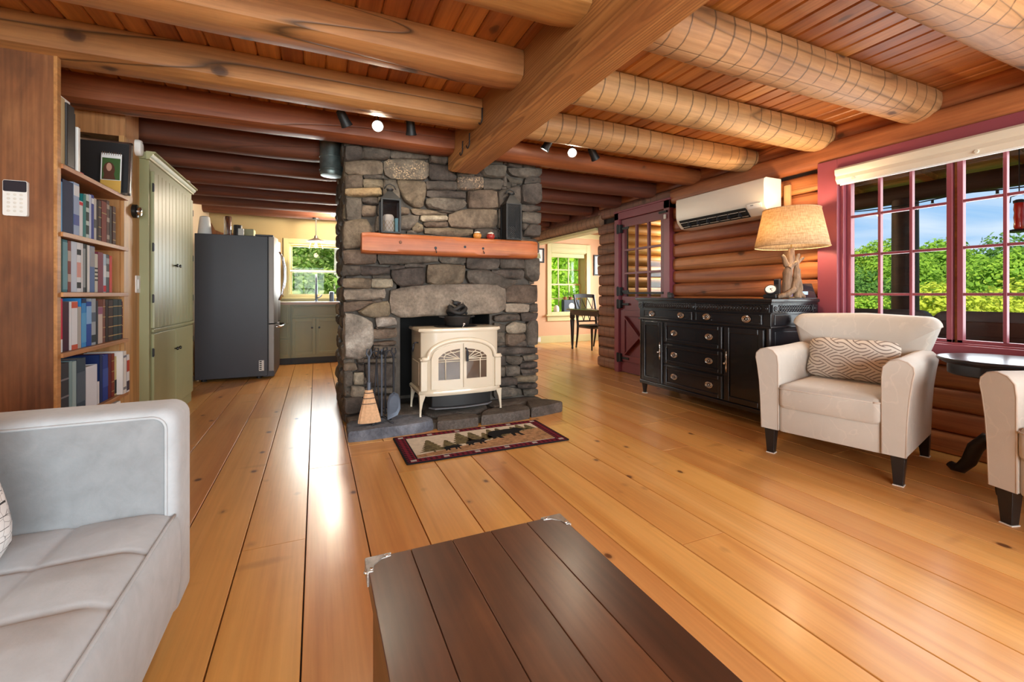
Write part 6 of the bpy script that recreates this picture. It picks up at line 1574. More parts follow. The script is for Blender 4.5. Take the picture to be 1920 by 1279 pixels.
drawer(DY0+0.07, DY0+0.73, 0.812, 0.892, DX0, 0.008); drawer(DY0+0.77, DY1-0.07, 0.812, 0.892, DX0, 0.008)
dz = [(0.575,0.775),(0.365,0.560),(0.150,0.350)]
for z0, z1 in dz: drawer(c1+0.012, c2-0.012, z0, z1)
for y0, y1, side in ((DY0+0.055, c1-0.012, 1), (c2+0.012, DY1-0.04, -1)):
    d_ = MB().prism(rect(y0,y1,0.15,0.775), -0.010, 0, lambda u, v, e_: (DX0+0.012+e_, u, v)).build('door', 'black_paint', sb, bevel=0.004)
    frame_rect(MB(), lambda u, v, e_: (DX0+0.002+e_, u, v), y0, y1, 0.15, 0.775, 0.048, -0.013, 0).build('door_frame', 'black_paint', d_, bevel=0.011)
    py_ = y1-0.025 if side > 0 else y0+0.025
    x_ = DX0-0.009
    hm = MB().tube([(x_,py_,0.39),(x_-0.004,py_,0.43),(x_,py_,0.46),(x_-0.003,py_,0.47),(x_,py_,0.50),(x_-0.004,py_,0.53),(x_,py_,0.57)], [0.003,0.008,0.004,0.010,0.004,0.008,0.003], 8)
    hm.tube([(x_,py_,0.475),(x_-0.022,py_,0.47)], 0.006, 8).sphere((x_-0.026,py_,0.468), 0.010, 10, 6)
    hm.build('door_pull', 'pewter', d_, smooth=True)
MB().prism(rect(DX0+0.06,DX1-0.05,0.17,0.76), -0.006, 0.002, XZ(DY0+0.012)).build('side_panel', 'black_side', sb, bevel=0.004)
MB().prism(rect(DX0+0.04,DX1-0.04,0.812,0.892), -0.006, 0.002, XZ(DY0)).build('side_panel', 'black_side', sb, bevel=0.004)
for yy in (DY0+0.022, DY1-0.022): MB().tube([(DX0+0.012,yy,0.15),(DX0+0.012,yy,0.785)], 0.020, 12).build('column', 'black_paint', sb, smooth=40)
MB().box(DX0-0.004, DX1, DY0, DY1, 0.105, 0.145).build('plinth', 'black_paint', sb, bevel=0.008)
for fx in (DX0+0.035, DX1-0.05):
    for fy in (DY0+0.04, DY1-0.04):
        MB().lathe([(0.016,0.006),(0.020,0.03),(0.028,0.085),(0.034,0.106)], (fx,fy,0), 14).build('foot', 'black_leg', sb, smooth=40)
        MB().lathe([(0.030,0),(0.030,0.006)], (fx,fy,0), 14).build('foot_pad', 'felt', sb)

# ---- driftwood lamp
lx, ly = 3.45, P(1486, 500, X=3.45).y + 0.01
lz = DZ + 0.001
lamp = thing('driftwood_lamp', 'table lamp with driftwood base and burlap drum shade on the sideboard', 'table lamp', (lx, ly, lz))
def branch(pts, rs, name='driftwood'):
    pts = [(lx + p[0]*RT.x + p[1]*FW.x, ly + p[0]*RT.y + p[1]*FW.y, lz + p[2]) for p in pts]
    P2 = []; R2 = []
    K = 5
    for i in range(len(pts)-1):
        for k in range(K):
            t = k/K; P2.append(Vector(pts[i]).lerp(Vector(pts[i+1]), t) + Vector((noise.noise(Vector((i+t,1.3,pts[0][2]*9))), noise.noise(Vector((i+t,7.7,pts[0][2]*9))), 0))*0.006); R2.append(rs[i]+(rs[i+1]-rs[i])*t)
    P2.append(Vector(pts[-1])); R2.append(rs[-1])
    m = MB(); m.tube(P2, R2, 9)
    m.v = [tuple(Vector(v) + Vector((noise.noise(Vector(v)*26), noise.noise(Vector(v)*26+Vector((5,5,5))), 0))*0.007) for v in m.v]
    return m.build(name, 'driftwood', lamp, smooth=60)
RT = Vector((CS, -SN, 0)); FW = Vector((SN, CS, 0))       # the base spreads across and along the sideboard
branch([(-0.03,0,0.02),(-0.035,0.0,0.10),(-0.03,0,0.20),(0.0,0,0.28),(0.0,0,0.40)], [0.036,0.036,0.034,0.028,0.022])
branch([(0.045,0.0,0.01),(0.06,0.0,0.07),(0.055,0.01,0.16),(0.062,0.01,0.235)], [0.034,0.030,0.028,0.020])
branch([(-0.12,-0.02,0.012),(-0.06,-0.03,0.03),(0.0,-0.03,0.075),(0.03,-0.02,0.15),(0.035,-0.01,0.24),(0.045,0,0.30),(0.05,0,0.355)], [0.012,0.022,0.028,0.026,0.020,0.016,0.013])
branch([(0.05,0,0.06),(0.09,0.0,0.025),(0.125,0.03,0.012)], [0.03,0.018,0.010])
branch([(-0.03,0,0.26),(-0.05,0,0.31),(-0.075,0,0.345)], [0.022,0.016,0.012])
branch([(0.04,0,0.27),(0.07,0,0.305),(0.095,0,0.325)], [0.016,0.013,0.009])
branch([(-0.03,-0.02,0.24),(0.01,-0.02,0.275),(0.03,-0.01,0.285)], [0.018,0.016,0.014])
branch([(0.0,0.03,0.032),(-0.06,0.07,0.018),(-0.10,0.09,0.010)], [0.028,0.016,0.008])
sz0, sz1 = P(1487, 463, X=lx).z, P(1487, 393, X=lx).z
n_ = 48; m = MB()
def tape(r0, r1, z0_, z1_, flip=False):
    vs = [(lx+r_*math.cos(2*PI*k/n_), ly+r_*math.sin(2*PI*k/n_), z_) for r_, z_ in ((r0,z0_),(r1,z1_)) for k in range(n_)]
    return vs, [(k, (k+1)%n_, n_+(k+1)%n_, n_+k) for k in range(n_)]
m.add(*tape(0.258, 0.198, sz0, sz1))
sh_ = m.build('shade', 'burlap', lamp, smooth=True)
so = sh_.modifiers.new('thick', 'SOLIDIFY'); so.thickness = 0.003; so.offset = -1
for r_, z_ in ((0.258, sz0), (0.198, sz1)):
    MB().tube([(lx+r_*math.cos(a), ly+r_*math.sin(a), z_) for a in np.linspace(0, 2*PI, 49)], 0.004, 6, caps=False).build('shade_hem', 'burlap', lamp, smooth=True)
MB().tube([(lx,ly,lz+0.39),(lx,ly,sz1-0.04)], 0.006, 8).build('harp_rod', 'brass', lamp)
MB().sphere((lx,ly,(sz0+sz1)/2-0.04), 0.035, 14, 10, 1.2).build('bulb', 'bulb_warm', lamp, smooth=True)
m = MB()
for k in range(3):
    a = 2*PI*k/3; m.tube([(lx,ly,sz1-0.04),(lx+0.197*math.cos(a),ly+0.197*math.sin(a),sz1-0.006)], 0.003, 6)
m.build('spider', 'brass', lamp)
add_light('table_lamp_light', 'POINT', (lx, ly, (sz0+sz1)/2+0.03), 26, (1.0,0.70,0.40), shadow_soft_size=0.05)

# ---- small things on the sideboard
q = P(1450, 548, X=3.36)
T = thing('watch_stand', 'round white-faced clock on a black stand by the driftwood lamp', 'clock', (3.36, q.y, lz))
MB().box(3.32, 3.41, q.y-0.05, q.y+0.065, lz, lz+0.035).build('base', 'seat_black', T, bevel=0.01)
cpos = Vector((3.335, q.y+0.005, lz+0.075)); nrm = Vector((-0.72,-0.35,0.6)).normalized(); t1 = nrm.orthogonal().normalized(); t2 = nrm.cross(t1)
disc = lambda r, a: [tuple(cpos + t1*r*math.cos(w_) + t2*r*math.sin(w_) + nrm*a) for w_ in np.linspace(0,2*PI,21)[:-1]]
def disk(r, a0, a1): m = MB(); vs = disc(r,a0)+disc(r,a1); return m.add(vs, [tuple(range(20))[::-1], tuple(range(20,40))]+[(k,(k+1)%20,20+(k+1)%20,20+k) for k in range(20)])
disk(0.046,-0.014,0.0).build('case', 'iron', T, smooth=40); disk(0.037,0.0,0.003).build('dial', 'paper_white', T); disk(0.005,0.003,0.006).build('hub', 'seat_black', T)
MB().tube([tuple(cpos+nrm*0.0045), tuple(cpos+nrm*0.0045+t1*0.026)], 0.0014, 5).tube([tuple(cpos+nrm*0.0045), tuple(cpos+nrm*0.0045+t2*0.018)], 0.0014, 5).build('hands', 'seat_black', T)
q = P(1457, 530, X=3.58)
T = thing('phone_handset', 'black phone handset upright in its charger behind the clock', 'phone', (3.58, q.y, lz))
MB().box(3.555, 3.615, q.y-0.035, q.y+0.035, lz, lz+0.03).build('charger', 'seat_black', T, bevel=0.008)
MB().box(3.57, 3.60, q.y-0.025, q.y+0.025, lz+0.03, lz+0.165).build('handset', 'fridge_side', T, bevel=0.008)
MB().box(3.567, 3.571, q.y-0.02, q.y+0.02, lz+0.12, lz+0.155).build('screen', 'screen_dark', T)
qa, qb = P(1497, 555, Y=2.45), P(1546, 555, Y=2.40)
T = thing('tablet_display', 'tablet screen tilted on the sideboard behind the lamp', 'tablet', (3.62, 2.42, lz))
a, b = Vector((3.55, 2.40, lz)), Vector((3.705, 2.272, lz)); dr = (b-a).normalized(); up = Vector((0.10,0.12,0.17)).normalized()*0.17; nn = dr.cross(up).normalized()
if nn.y > 0: nn = -nn
L_ = (b-a).length
def tab(u0, u1, v0, v1, d0, d1): return MB().prism(rect(u0*L_,u1*L_,v0,v1), d0, d1, lambda u, v, d_: tuple(a + dr*u + up*v + nn*d_))
tab(0,1,0,1,-0.012,0).build('body', 'silver_dark', T, bevel=0.003); tab(0.02,0.98,0.04,0.96,0,0.0012).build('screen', 'screen_dark', T)
tab(0.06,0.55,0.12,0.85,0.0012,0.0018).build('picture', 'screen_glow', T)
MB().obox(a+(b-a)*0.5+Vector((0.035,0.05,0.03)), dr*0.05, Vector((0.022,0.026,0)), Vector((0,0,0.028))).build('stand', 'silver_dark', T)
q = P(1258, 553, X=3.25)
solo(MB().box(3.23, 3.27, q.y-0.022, q.y+0.022, lz, lz+0.035).box(3.235, 3.265, q.y-0.015, q.y+0.015, lz+0.035, lz+0.05), 'key_fob', 'seat_black', 'tiny black gadget at the door end of the sideboard top', 'gadget', bevel=0.004)

# ================================================================== AIR CONDITIONER
AX0, AX1 = 3.52, 3.745
AY0, AY1 = 2.60, 3.62
az1, az0 = P(1430,331,X=AX0).z, P(1440,400,X=AX0).z
ac = thing('air_conditioner', 'white wall-mounted split air conditioner above the sideboard', 'air conditioner', (AX1, (AY0+AY1)/2, az0))
hh = az1-az0
pf = [(AX1,az1),(AX0+0.03,az1),(AX0+0.006,az1-0.012),(AX0,az1-0.05),(AX0+0.004,az0+0.12),(AX0+0.02,az0+0.07),(AX0+0.075,az0+0.008),(AX0+0.11,az0),(AX1,az0)]
MB().prism(pf, AY0, AY1, lambda u, v, d_: (u, d_, v)).build('casing', 'ac_white', ac, bevel=0.006)
MB().prism([(AX0+0.001,az0+0.085),(AX0+0.018,az0+0.072),(AX0+0.072,az0+0.012),(AX0+0.065,az0+0.006),(AX0+0.010,az0+0.064),(AX0-0.004,az0+0.085)], AY0+0.18, AY1-0.05, lambda u, v, d_: (u, d_, v)).build('outlet_slot', 'firebox', ac)
for k in range(3):
    t = 0.15+0.33*k; xx, zz = AX0+0.004+0.06*t, az0+0.075-0.062*t
    MB().box(xx-0.010, xx-0.004, AY0+0.185, AY1-0.055, zz-0.010, zz-0.007).build('louvre', 'ac_white' if k != 1 else 'iron', ac)
for k in range(6):
    yy = AY0+0.25+k*0.12; MB().box(AX0+0.0, AX0+0.05, yy-0.004, yy+0.004, az0+0.014, az0+0.062).build('vane', 'iron', ac)
MB().prism([(AX0+0.003,az0+0.108),(AX0+0.019,az0+0.07),(AX0+0.017,az0+0.069),(AX0+0.001,az0+0.107)], AY0+0.03, AY0+0.17, lambda u, v, d_: (u-0.001, d_, v)).build('badge_panel', 'white_plastic', ac)
MB().box(AX0+0.003, AX0+0.0045, AY0+0.105, AY0+0.135, az0+0.093, az0+0.098).build('logo_mark', 'iron', ac)
MB().box(AX0+0.003, AX0+0.0045, AY0+0.05, AY0+0.09, az0+0.095, az0+0.098).build('logo_mark', 'felt', ac)
for k in range(4): MB().box(AX0+0.07, AX0+0.19, AY0-0.001, AY0+0.001, az0+0.09+k*0.004, az0+0.0915+k*0.004).build('side_groove', 'felt', ac)
structure(MB().box(AX1, XE-0.03, AY0-0.075, AY0-0.02, 1.02, 2.0), 'trim_7', 'board_wood', bevel=0.004)

# ================================================================== ARMCHAIRS
def armchair(loc, rz, label):
    """local axes: x across, -y is the front"""
    c = thing('armchair', label, 'armchair', loc, rz)
    W = dict(world=False)
    HW, YF, YB = 0.385, -0.38, 0.36
    # arms: swept section with outward roll; front face flat with piping
    for s in (-1, 1):
        sec = [(0.262,0.17),(0.262,0.60),(0.268,0.655),(0.295,0.688),(0.335,0.700),(0.372,0.690),(0.396,0.665),(0.400,0.635),(0.390,0.58),(0.378,0.48),(0.370,0.36),(0.364,0.17)]
        def prof(y, g=1.0, dz=0.0):
            cx = 0.325
            return [(s*(cx+(u-cx)*g), y, 0.17+(v-0.17)*(1 if g == 1.0 else 0.99)+dz*(v-0.17)) for u, v in sec]
        ys = [(YF, 0.93, 0), (YF+0.012, 0.985, 0), (YF+0.03, 1.0, 0), (-0.1, 1.0, -0.01), (0.15, 1.0, -0.005), (YB-0.05, 1.0, 0.0)]
        n_ = len(sec); m = MB(); vs = []
        for y, g, dz in ys: vs += prof(y, g, dz)
        fs = [(i*n_+k, i*n_+(k+1)%n_, (i+1)*n_+(k+1)%n_, (i+1)*n_+k) for i in range(len(ys)-1) for k in range(n_)] + [tuple(range(n_))[::-1], tuple(range((len(ys)-1)*n_, len(ys)*n_))]
        a = m.add(vs, fs).build('arm', 'chair_cloth', c, smooth=60, **W)
        MB().tube(prof(YF+0.004, 0.975), 0.005, 6, caps=True).build('piping', 'chair_piping', a, smooth=True, **W)
    MB().pillow(rect(-0.27,0.27,YF+0.01,YB,0.03,3), [(0.99,0.0),(1,0.01),(1,0.165),(0.99,0.175)], XY(0.165)).build('seat_base', 'chair_cloth', c, smooth=40, **W)
    cu = MB().pillow(rect(-0.262,0.262,YF-0.012,YB-0.16,0.035,4), [(0.97,0),(1.0,0.018),(1.003,0.07),(1.0,0.115),(0.965,0.138),(0.80,0.148),(0.4,0.153)], XY(0.325)).build('seat_cushion', 'chair_cloth', c, smooth=60, **W)
    MB().tube([(u*1.0, v*1.0, 0.445) for u, v in rect(-0.262,0.262,YF-0.012,YB-0.16,0.035,4)] + [(0.227,YF-0.012,0.445)], 0.005, 6).build('piping', 'chair_piping', cu, smooth=True, **W)
    # back: flares towards the top, rounded corners, leaning
    def out(t):   # half width by height
        return 0.275 + 0.135*min(1.0, max(0.0,(t-0.40)/0.55))**0.8
    ol = []
    hs = np.linspace(0.20, 0.84, 12)
    right = [(out((h-0.20)/0.70), h) for h in hs]
    r_ = 0.07; top = 0.905; wt = out(1.0)
    corner = [(wt-r_+r_*math.cos(a)+0.002, top-r_+r_*math.sin(a)) for a in np.linspace(0.1, PI/2, 6)]
    crown = [(wt-r_-(wt-r_)*k/4, top+0.012*k/4) for k in range(1, 5)]
    half = right + corner + crown
    ol = half + [(-u, v) for u, v in half[::-1][1:]]
    fnb = lambda u, v, d_: (u, 0.225 + d_ + 0.20*(v-0.35) - 0.06*(u/0.4)**2*(1 if v > 0.3 else 0), v)
    bo = MB().pillow(ol, [(0.90,0.165),(0.97,0.150),(1.0,0.12),(1.0,0.045),(0.975,0.012),(0.90,-0.004),(0.6,-0.016),(0.25,-0.018)], fnb, (0,0.56)).build('backrest', 'chair_cloth', c, smooth=60, **W)
    for sx_ in (-1, 1):
        for y, b in ((YF+0.06, 0), (YB-0.03, 1)):
            x = sx_*0.325; t = 0.032; e = 0.021
            dx = 0.0; dy = 0.05*b
            MB().add([(x-e+dx,y-e+dy,0.004),(x+e+dx,y-e+dy,0.004),(x+e+dx,y+e+dy,0.004),(x-e+dx,y+e+dy,0.004),(x-t,y-t,0.172),(x+t,y-t,0.172),(x+t,y+t,0.172),(x-t,y+t,0.172)],
                     [(3,2,1,0),(4,5,6,7),(0,1,5,4),(1,2,6,5),(2,3,7,6),(3,0,4,7)]).build('leg', 'black_leg', c, bevel=0.003, **W)
            MB().box(x-e-0.003+dx, x+e+0.003+dx, y-e-0.003+dy, y+e+0.003+dy, 0, 0.004).build('felt_pad', 'felt', c, **W)
    return c
a1 = P(1440, 846, Z=0); a2 = P(1695, 912, Z=0)
mid_ = (a1+a2)/2; dv = (a2-a1).normalized(); nf = Vector((dv.y, -dv.x, 0))   # towards the front
if nf.x > 0: nf = -nf
rz1 = math.atan2(nf.x, -nf.y) if False else math.atan2(dv.y, dv.x)
# local -y must map to nf
rz1 = math.atan2(nf.y, nf.x) + PI/2
c1_ = mid_ - nf*0.32
CHAIR1 = (c1_.x, c1_.y, 0)
armchair(CHAIR1, rz1, 'cream upholstered armchair with a wave-patterned cushion next to the sideboard')
b1 = P(1893, 983, Z=0)
nf2 = Vector((-0.95, 0.26, 0)).normalized(); dv2 = Vector((nf2.y, -nf2.x, 0))     # across, towards +Y or -Y
if dv2.y < 0: dv2 = -dv2
c2_ = b1 - dv2*0.325 - nf2*0.32
armchair((c2_.x, c2_.y, 0), math.atan2(nf2.y, nf2.x) + PI/2, 'cream upholstered armchair without a cushion beyond the round table')
# lumbar cushion on the first chair
lc = thing('lumbar_cushion', 'oblong cushion with brown interlaced waves on the cream armchair', 'cushion', CHAIR1, rz1)
ol = []
for k in range(40):
    a = 2*PI*k/40; c_, s_ = math.cos(a), math.sin(a); q_ = (abs(c_)**7+abs(s_)**7)**(-1/7)
    pin = 1 - 0.06*(1-abs(c_*s_)*2)
    ol.append((0.255*c_*q_*pin, 0.142*s_*q_*pin))
tl = 0.33
fnp = lambda u, v, d_: (u+0.0, 0.115 + d_*math.cos(tl) + v*math.sin(tl), 0.615 + v*math.cos(tl) - d_*math.sin(tl))
MB().pillow(ol, [(0.30,0.058),(0.62,0.050),(0.86,0.030),(0.97,0.008),(1.0,0.0),(0.97,-0.008),(0.86,-0.030),(0.62,-0.050),(0.30,-0.058)], fnp).build('cover', 'pillow_wave', lc, smooth=True, world=False)

# ================================================================== ROUND TABLE
rx, ry = 3.41, 1.115
q = P(1766, 677, Z=0.66)
T = thing('round_side_table', 'round black pedestal side table between the two cream armchairs', 'side table', (rx, ry, 0))
MB().lathe([(0.001,0.665),(0.235,0.665),(0.242,0.670),(0.248,0.678),(0.262,0.682),(0.266,0.690),(0.262,0.697),(0.250,0.699),(0.001,0.699)], (rx,ry,0), 48).build('top', 'black_side', T, smooth=35)
MB().lathe([(0.215,0.605),(0.220,0.61),(0.220,0.664)], (rx,ry,0), 40).build('apron', 'black_paint', T, smooth=35)
MB().lathe([(0.03,0.20),(0.05,0.23),(0.055,0.28),(0.035,0.33),(0.028,0.40),(0.045,0.50),(0.05,0.54),(0.07,0.605)], (rx,ry,0), 18).build('pedestal', 'black_leg', T, smooth=40)
for k in range(3):
    a = math.radians(80 + 118*k); dx, dy = math.cos(a), math.sin(a)
    MB().tube([(rx+dx*0.02,ry+dy*0.02,0.245),(rx+dx*0.07,ry+dy*0.07,0.245),(rx+dx*0.12,ry+dy*0.12,0.18),(rx+dx*0.15,ry+dy*0.15,0.09),(rx+dx*0.19,ry+dy*0.19,0.035),(rx+dx*0.225,ry+dy*0.225,0.032),(rx+dx*0.245,ry+dy*0.245,0.045)], [0.03,0.034,0.036,0.034,0.03,0.026,0.020], 10, sq=1.0).build('scroll_leg', 'black_leg', T, smooth=True)

# ================================================================== COFFEE TABLE
CT = 0.42
c0, cR = P(685.5, 1045, Z=CT), P(1052, 968, Z=CT)
tx0, tx1, ty1, ty0 = c0.x, cR.x, (c0.y+cR.y)/2, -0.05
T = thing('coffee_table', 'dark brown plank coffee table with hammered metal corners', 'coffee table', ((tx0+tx1)/2, (ty0+ty1)/2, 0))
n5 = 5; pw = (tx1-tx0)/n5
for k in range(n5):
    MB().box(tx0+k*pw+0.0005, tx0+(k+1)*pw-0.0005, ty0, ty1, CT-0.028, CT).build('top_plank', 'table_top', T, bevel=0.0018)
MB().box(tx0+0.004, tx1-0.004, ty0+0.004, ty1-0.004, CT-0.06, CT-0.029).build('lid_rim', 'table_top', T)
MB().box(tx0+0.014, tx1-0.014, ty0+0.014, ty1-0.014, 0.06, CT-0.061).build('chest_body', 'table_top', T, bevel=0.004)
for x_ in (tx0+0.045, tx1-0.045):
    for y_ in (ty0+0.045, ty1-0.045):
        MB().box(x_-0.03, x_+0.03, y_-0.03, y_+0.03, 0, 0.06).build('foot', 'black_leg', T, bevel=0.004)
for sx_, x_ in ((1, tx0), (-1, tx1)):
    for sy_, y_ in ((-1, ty1), (1, ty0)):
        a = 0.058; poly = [(0,0),(a,0),(a,0.012),(a*0.62,0.016),(a*0.40,0.028),(0.028,a*0.40),(0.016,a*0.62),(0.012,a),(0,a)]
        m = MB().prism([(x_-sx_*0.002+sx_*u, y_-sy_*0.002+sy_*v) for u, v in poly], CT-0.001, CT+0.0022, XY(0))
        m.box(min(x_-sx_*0.003,x_), max(x_-sx_*0.003,x_), min(y_,y_+sy_*a), max(y_,y_+sy_*a), CT-0.03, CT+0.002)
        m.box(min(x_,x_+sx_*a), max(x_,x_+sx_*a), min(y_-sy_*0.003,y_), max(y_-sy_*0.003,y_), CT-0.03, CT+0.002)
        cm = m.build('corner_bracket', 'corner_metal', T)
        for u, v in ((a*0.8,0.007),(0.007,a*0.8)):
            MB().sphere((x_+sx_*u, y_+sy_*v, CT+0.002), 0.0048, 10, 6, 0.7).build('nail', 'pewter', cm, smooth=True)
        MB().sphere((x_-sx_*0.003, y_+sy_*0.03, CT-0.014), 0.006, 10, 6).build('nail', 'pewter', cm, smooth=True)

# ================================================================== SOFA
SFX, SAY = -0.374, 1.565             # front plane, inner face of the arm
sf = thing('sofa', 'light grey suede sofa with stitched square panels on the seat', 'sofa', (-0.85, 0.5, 0))
sx0, sy0 = -1.27, -1.0
XS = [SFX-0.002, -0.587, -0.822, -1.05]; YS_ = [SAY-0.20*k - 0.005 for k in range(0, 14)]
ygr = [1.358 - 0.209*k for k in range(-1, 12)]
def seat_z(x, y):
    z = 0.428
    u = [abs(x - a) for a in (-0.587, -0.822, -1.05)]; v = [abs(y - a) for a in ygr]
    du, dv = min(u + [abs(x-(SFX+0.0))]), min(v)
    dun = min(u)
    puff = (1-math.exp(-du/0.045))*(1-math.exp(-dv/0.06))
    z += 0.017*puff
    z -= 0.005*math.exp(-(dv/0.006)**2) + 0.005*math.exp(-(dun/0.006)**2)
    z -= 0.020*max(0.0, (x-(SFX-0.06))/0.06)**2
    return z
XSs = np.linspace(sx0+0.12, SFX, 90); YSs = np.linspace(sy0, SAY+0.01, 250)
vs = []; nv = len(YSs)
prof_front = [(0.006,-0.014),(0.012,-0.05),(0.014,-0.12),(0.012,-0.20),(0.002,-0.27),(-0.015,-0.31)]
rows = []
for x in XSs: rows.append([(x, y, seat_z(x, y)) for y in YSs])
for dx, dz_ in prof_front: rows.append([(SFX+dx, y, seat_z(SFX, y)*0.0 + 0.412 + dz_) for y in YSs])
vs = [p for r in rows for p in r]
fs = [(i*nv+j, (i+1)*nv+j, (i+1)*nv+j+1, i*nv+j+1) for i in range(len(rows)-1) for j in range(nv-1)]
seat = MB().add(vs, fs).build('seat', 'sofa_suede', sf, smooth=True)
# welt along the front edge and the seams
MB().tube([(SFX+0.001, y, 0.4115) for y in np.linspace(sy0, SAY, 40)], 0.0042, 6).build('welt', 'sofa_suede', seat, smooth=True)
MB().box(sx0+0.05, SFX-0.03, sy0, SAY+0.2, 0.10, 0.33).build('base', 'sofa_suede', sf, bevel=0.02)
# arm: rounded block with recessed inner panel outlined by piping
AYB = SAY+0.165
fna = lambda u, v, d_: (u, SAY + d_, v)
pol = rect(sx0, SFX+0.008, 0.105, 0.722, 0.045, 6)
arm = MB().pillow(pol, [(0.955,-0.004),(0.985,0.006),(1.0,0.03),(1.0,AYB-SAY-0.03),(0.985,AYB-SAY-0.008),(0.95,AYB-SAY)], fna).build('arm', 'sofa_suede', sf, smooth=60)
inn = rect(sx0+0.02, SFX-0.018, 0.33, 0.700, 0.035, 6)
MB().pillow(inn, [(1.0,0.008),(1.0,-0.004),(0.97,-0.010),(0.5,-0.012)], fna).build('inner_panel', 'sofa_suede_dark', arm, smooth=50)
MB().tube([fna(u, v, -0.007) for u, v in inn + inn[:1]], 0.004, 6).build('piping', 'sofa_suede', arm, smooth=True)
pol2 = [(SAY-2.4,0)]
# back of the sofa along the wall side
MB().pillow(rect(sy0, AYB-0.01, 0.12, 0.80, 0.05, 5), [(0.97,0),(1,0.03),(1,0.17),(0.985,0.20),(0.95,0.212)], YZ(sx0-0.02)).build('backrest', 'sofa_suede', sf, smooth=50)
for y_ in (AYB-0.12, sy0+0.12):
    for x_ in (SFX-0.10, sx0+0.12):
        MB().lathe([(0.016,0),(0.024,0.10)], (x_,y_,0), 12).build('leg', 'black_leg', sf, smooth=40)
# scatter cushion in the corner
cu = thing('scatter_cushion', 'white cushion printed with line drawings of city houses on the grey sofa', 'cushion', (-0.90, 1.36, 0.45))
ol = []
for k in range(44):
    a = 2*PI*k/44; c_, s_ = math.cos(a), math.sin(a); q_ = (abs(c_)**6+abs(s_)**6)**(-1/6)
    ol.append((0.225*c_*q_*(1-0.05*(1-abs(c_*s_)*2)), 0.215*s_*q_*(1-0.05*(1-abs(c_*s_)*2))))
an = math.radians(62); ca, sa = math.cos(an), math.sin(an); lean = 0.28
def fnc(u, v, d_):
    x, y, z = u, d_*math.cos(lean) + v*math.sin(lean)*1.0, v*math.cos(lean) - d_*math.sin(lean)
    return (-0.785 + x*ca - y*sa, 1.24 + x*sa + y*ca, 0.648 + z)
MB().pillow(ol, [(0.30,0.075),(0.62,0.066),(0.86,0.040),(0.97,0.010),(1.0,0.0),(0.97,-0.010),(0.86,-0.040),(0.62,-0.066),(0.30,-0.075)], fnc).build('cover', 'pillow_city', cu, smooth=True)
# ================================================================== TRACK LIGHTS AND DUCT
def track(y, x0, x1, heads, label):
    T = thing('track_light', label, 'track light', ((x0+x1)/2, y, CZ-0.04))
    MB().box(x0, x1, y-0.016, y+0.016, CZ-0.022, CZ-0.0005).build('rail', 'black_metal', T, bevel=0.002)
    for x, z, d, lit, en in heads:
        d = Vector(d).normalized(); c = Vector((x, y, z))
        s = MB().tube([(x,y,CZ-0.02),(x,y,z+0.035),tuple(c)], 0.005, 8).build('stem', 'black_metal', T)
        t1 = d.orthogonal().normalized(); t2 = d.cross(t1); vs = []
        pr = [(0.012,-0.060),(0.028,-0.052),(0.032,-0.02),(0.033,0.02),(0.040,0.055),(0.038,0.057),(0.034,0.045),(0.001,0.044)]
        n_ = 16
        for r_, a in pr:
            for k in range(n_): vs.append(tuple(c + d*a + t1*r_*math.cos(2*PI*k/n_) + t2*r_*math.sin(2*PI*k/n_)))
        fs = [(i*n_+k, i*n_+(k+1)%n_, (i+1)*n_+(k+1)%n_, (i+1)*n_+k) for i in range(len(pr)-1) for k in range(n_)] + [tuple(range(n_))[::-1]]
        hd_ = MB().add(vs, fs).build('lamp_head', 'black_metal', T, smooth=40)
        vs = [tuple(c + d*0.052 + t1*0.031*math.cos(2*PI*k/n_) + t2*0.031*math.sin(2*PI*k/n_)) for k in range(n_)] + [tuple(c + d*0.047 + t1*0.031*math.cos(2*PI*k/n_) + t2*0.031*math.sin(2*PI*k/n_)) for k in range(n_)]
        MB().add(vs, [tuple(range(n_)), tuple(range(n_,2*n_))[::-1]]+[(k,(k+1)%n_,n_+(k+1)%n_,n_+k) for k in range(n_)]).build('lamp_lens', 'bulb_white', hd_)
        L = add_light('track_spot', 'SPOT', tuple(c + d*0.062), en, (1.0,0.84,0.62), target=tuple(c + d*2), spot_size=math.radians(95), spot_blend=0.8, shadow_soft_size=0.03)
    return T
TY = 3.26
def hp(px, py): q = P(px, py, Y=TY); return q.x, q.z
(x1_, z1_), (x2_, z2_), (x3_, z3_) = hp(644,222), hp(709,234), hp(770,238)
track(TY, x1_-0.12, x3_+0.12, [(x1_, z1_, (0.45,0.30,-0.80), 0, 16), (x2_, z2_, (-0.16,-0.86,-0.5), 1, 18), (x3_, z3_, (0.15,0.40,-0.9), 0, 14)], 'black track light with three spot heads between joists on the sofa side')
(x1_, z1_), (x2_, z2_), (x3_, z3_) = hp(1027,270), hp(1073,284), hp(1112,288)
track(TY, x1_-0.12, x3_+0.12, [(x1_, z1_, (-0.35,0.36,-0.8), 0, 14), (x2_, z2_, (-0.48,-0.76,-0.5), 1, 18), (x3_, z3_, (0.62,0.18,-0.75), 0, 18)], 'black track light with three spot heads between chimney and sideboard')
dq = P(621, 305, Y=4.15)
T = thing('metal_duct', 'short mottled galvanized duct stub hanging beside the chimney', 'duct', (dq.x, 4.15, P(621,333,Y=4.15).z))
zb = P(621,331,Y=4.15).z
MB().lathe([(0.055,zb),(0.085,zb+0.004),(0.092,zb+0.02),(0.095,zb+0.04),(0.092,zb+0.045),(0.092,zb+0.22),(0.092,CZ-0.001)], (dq.x,4.15,0), 26).build('pipe', 'galvanized', T, smooth=40)
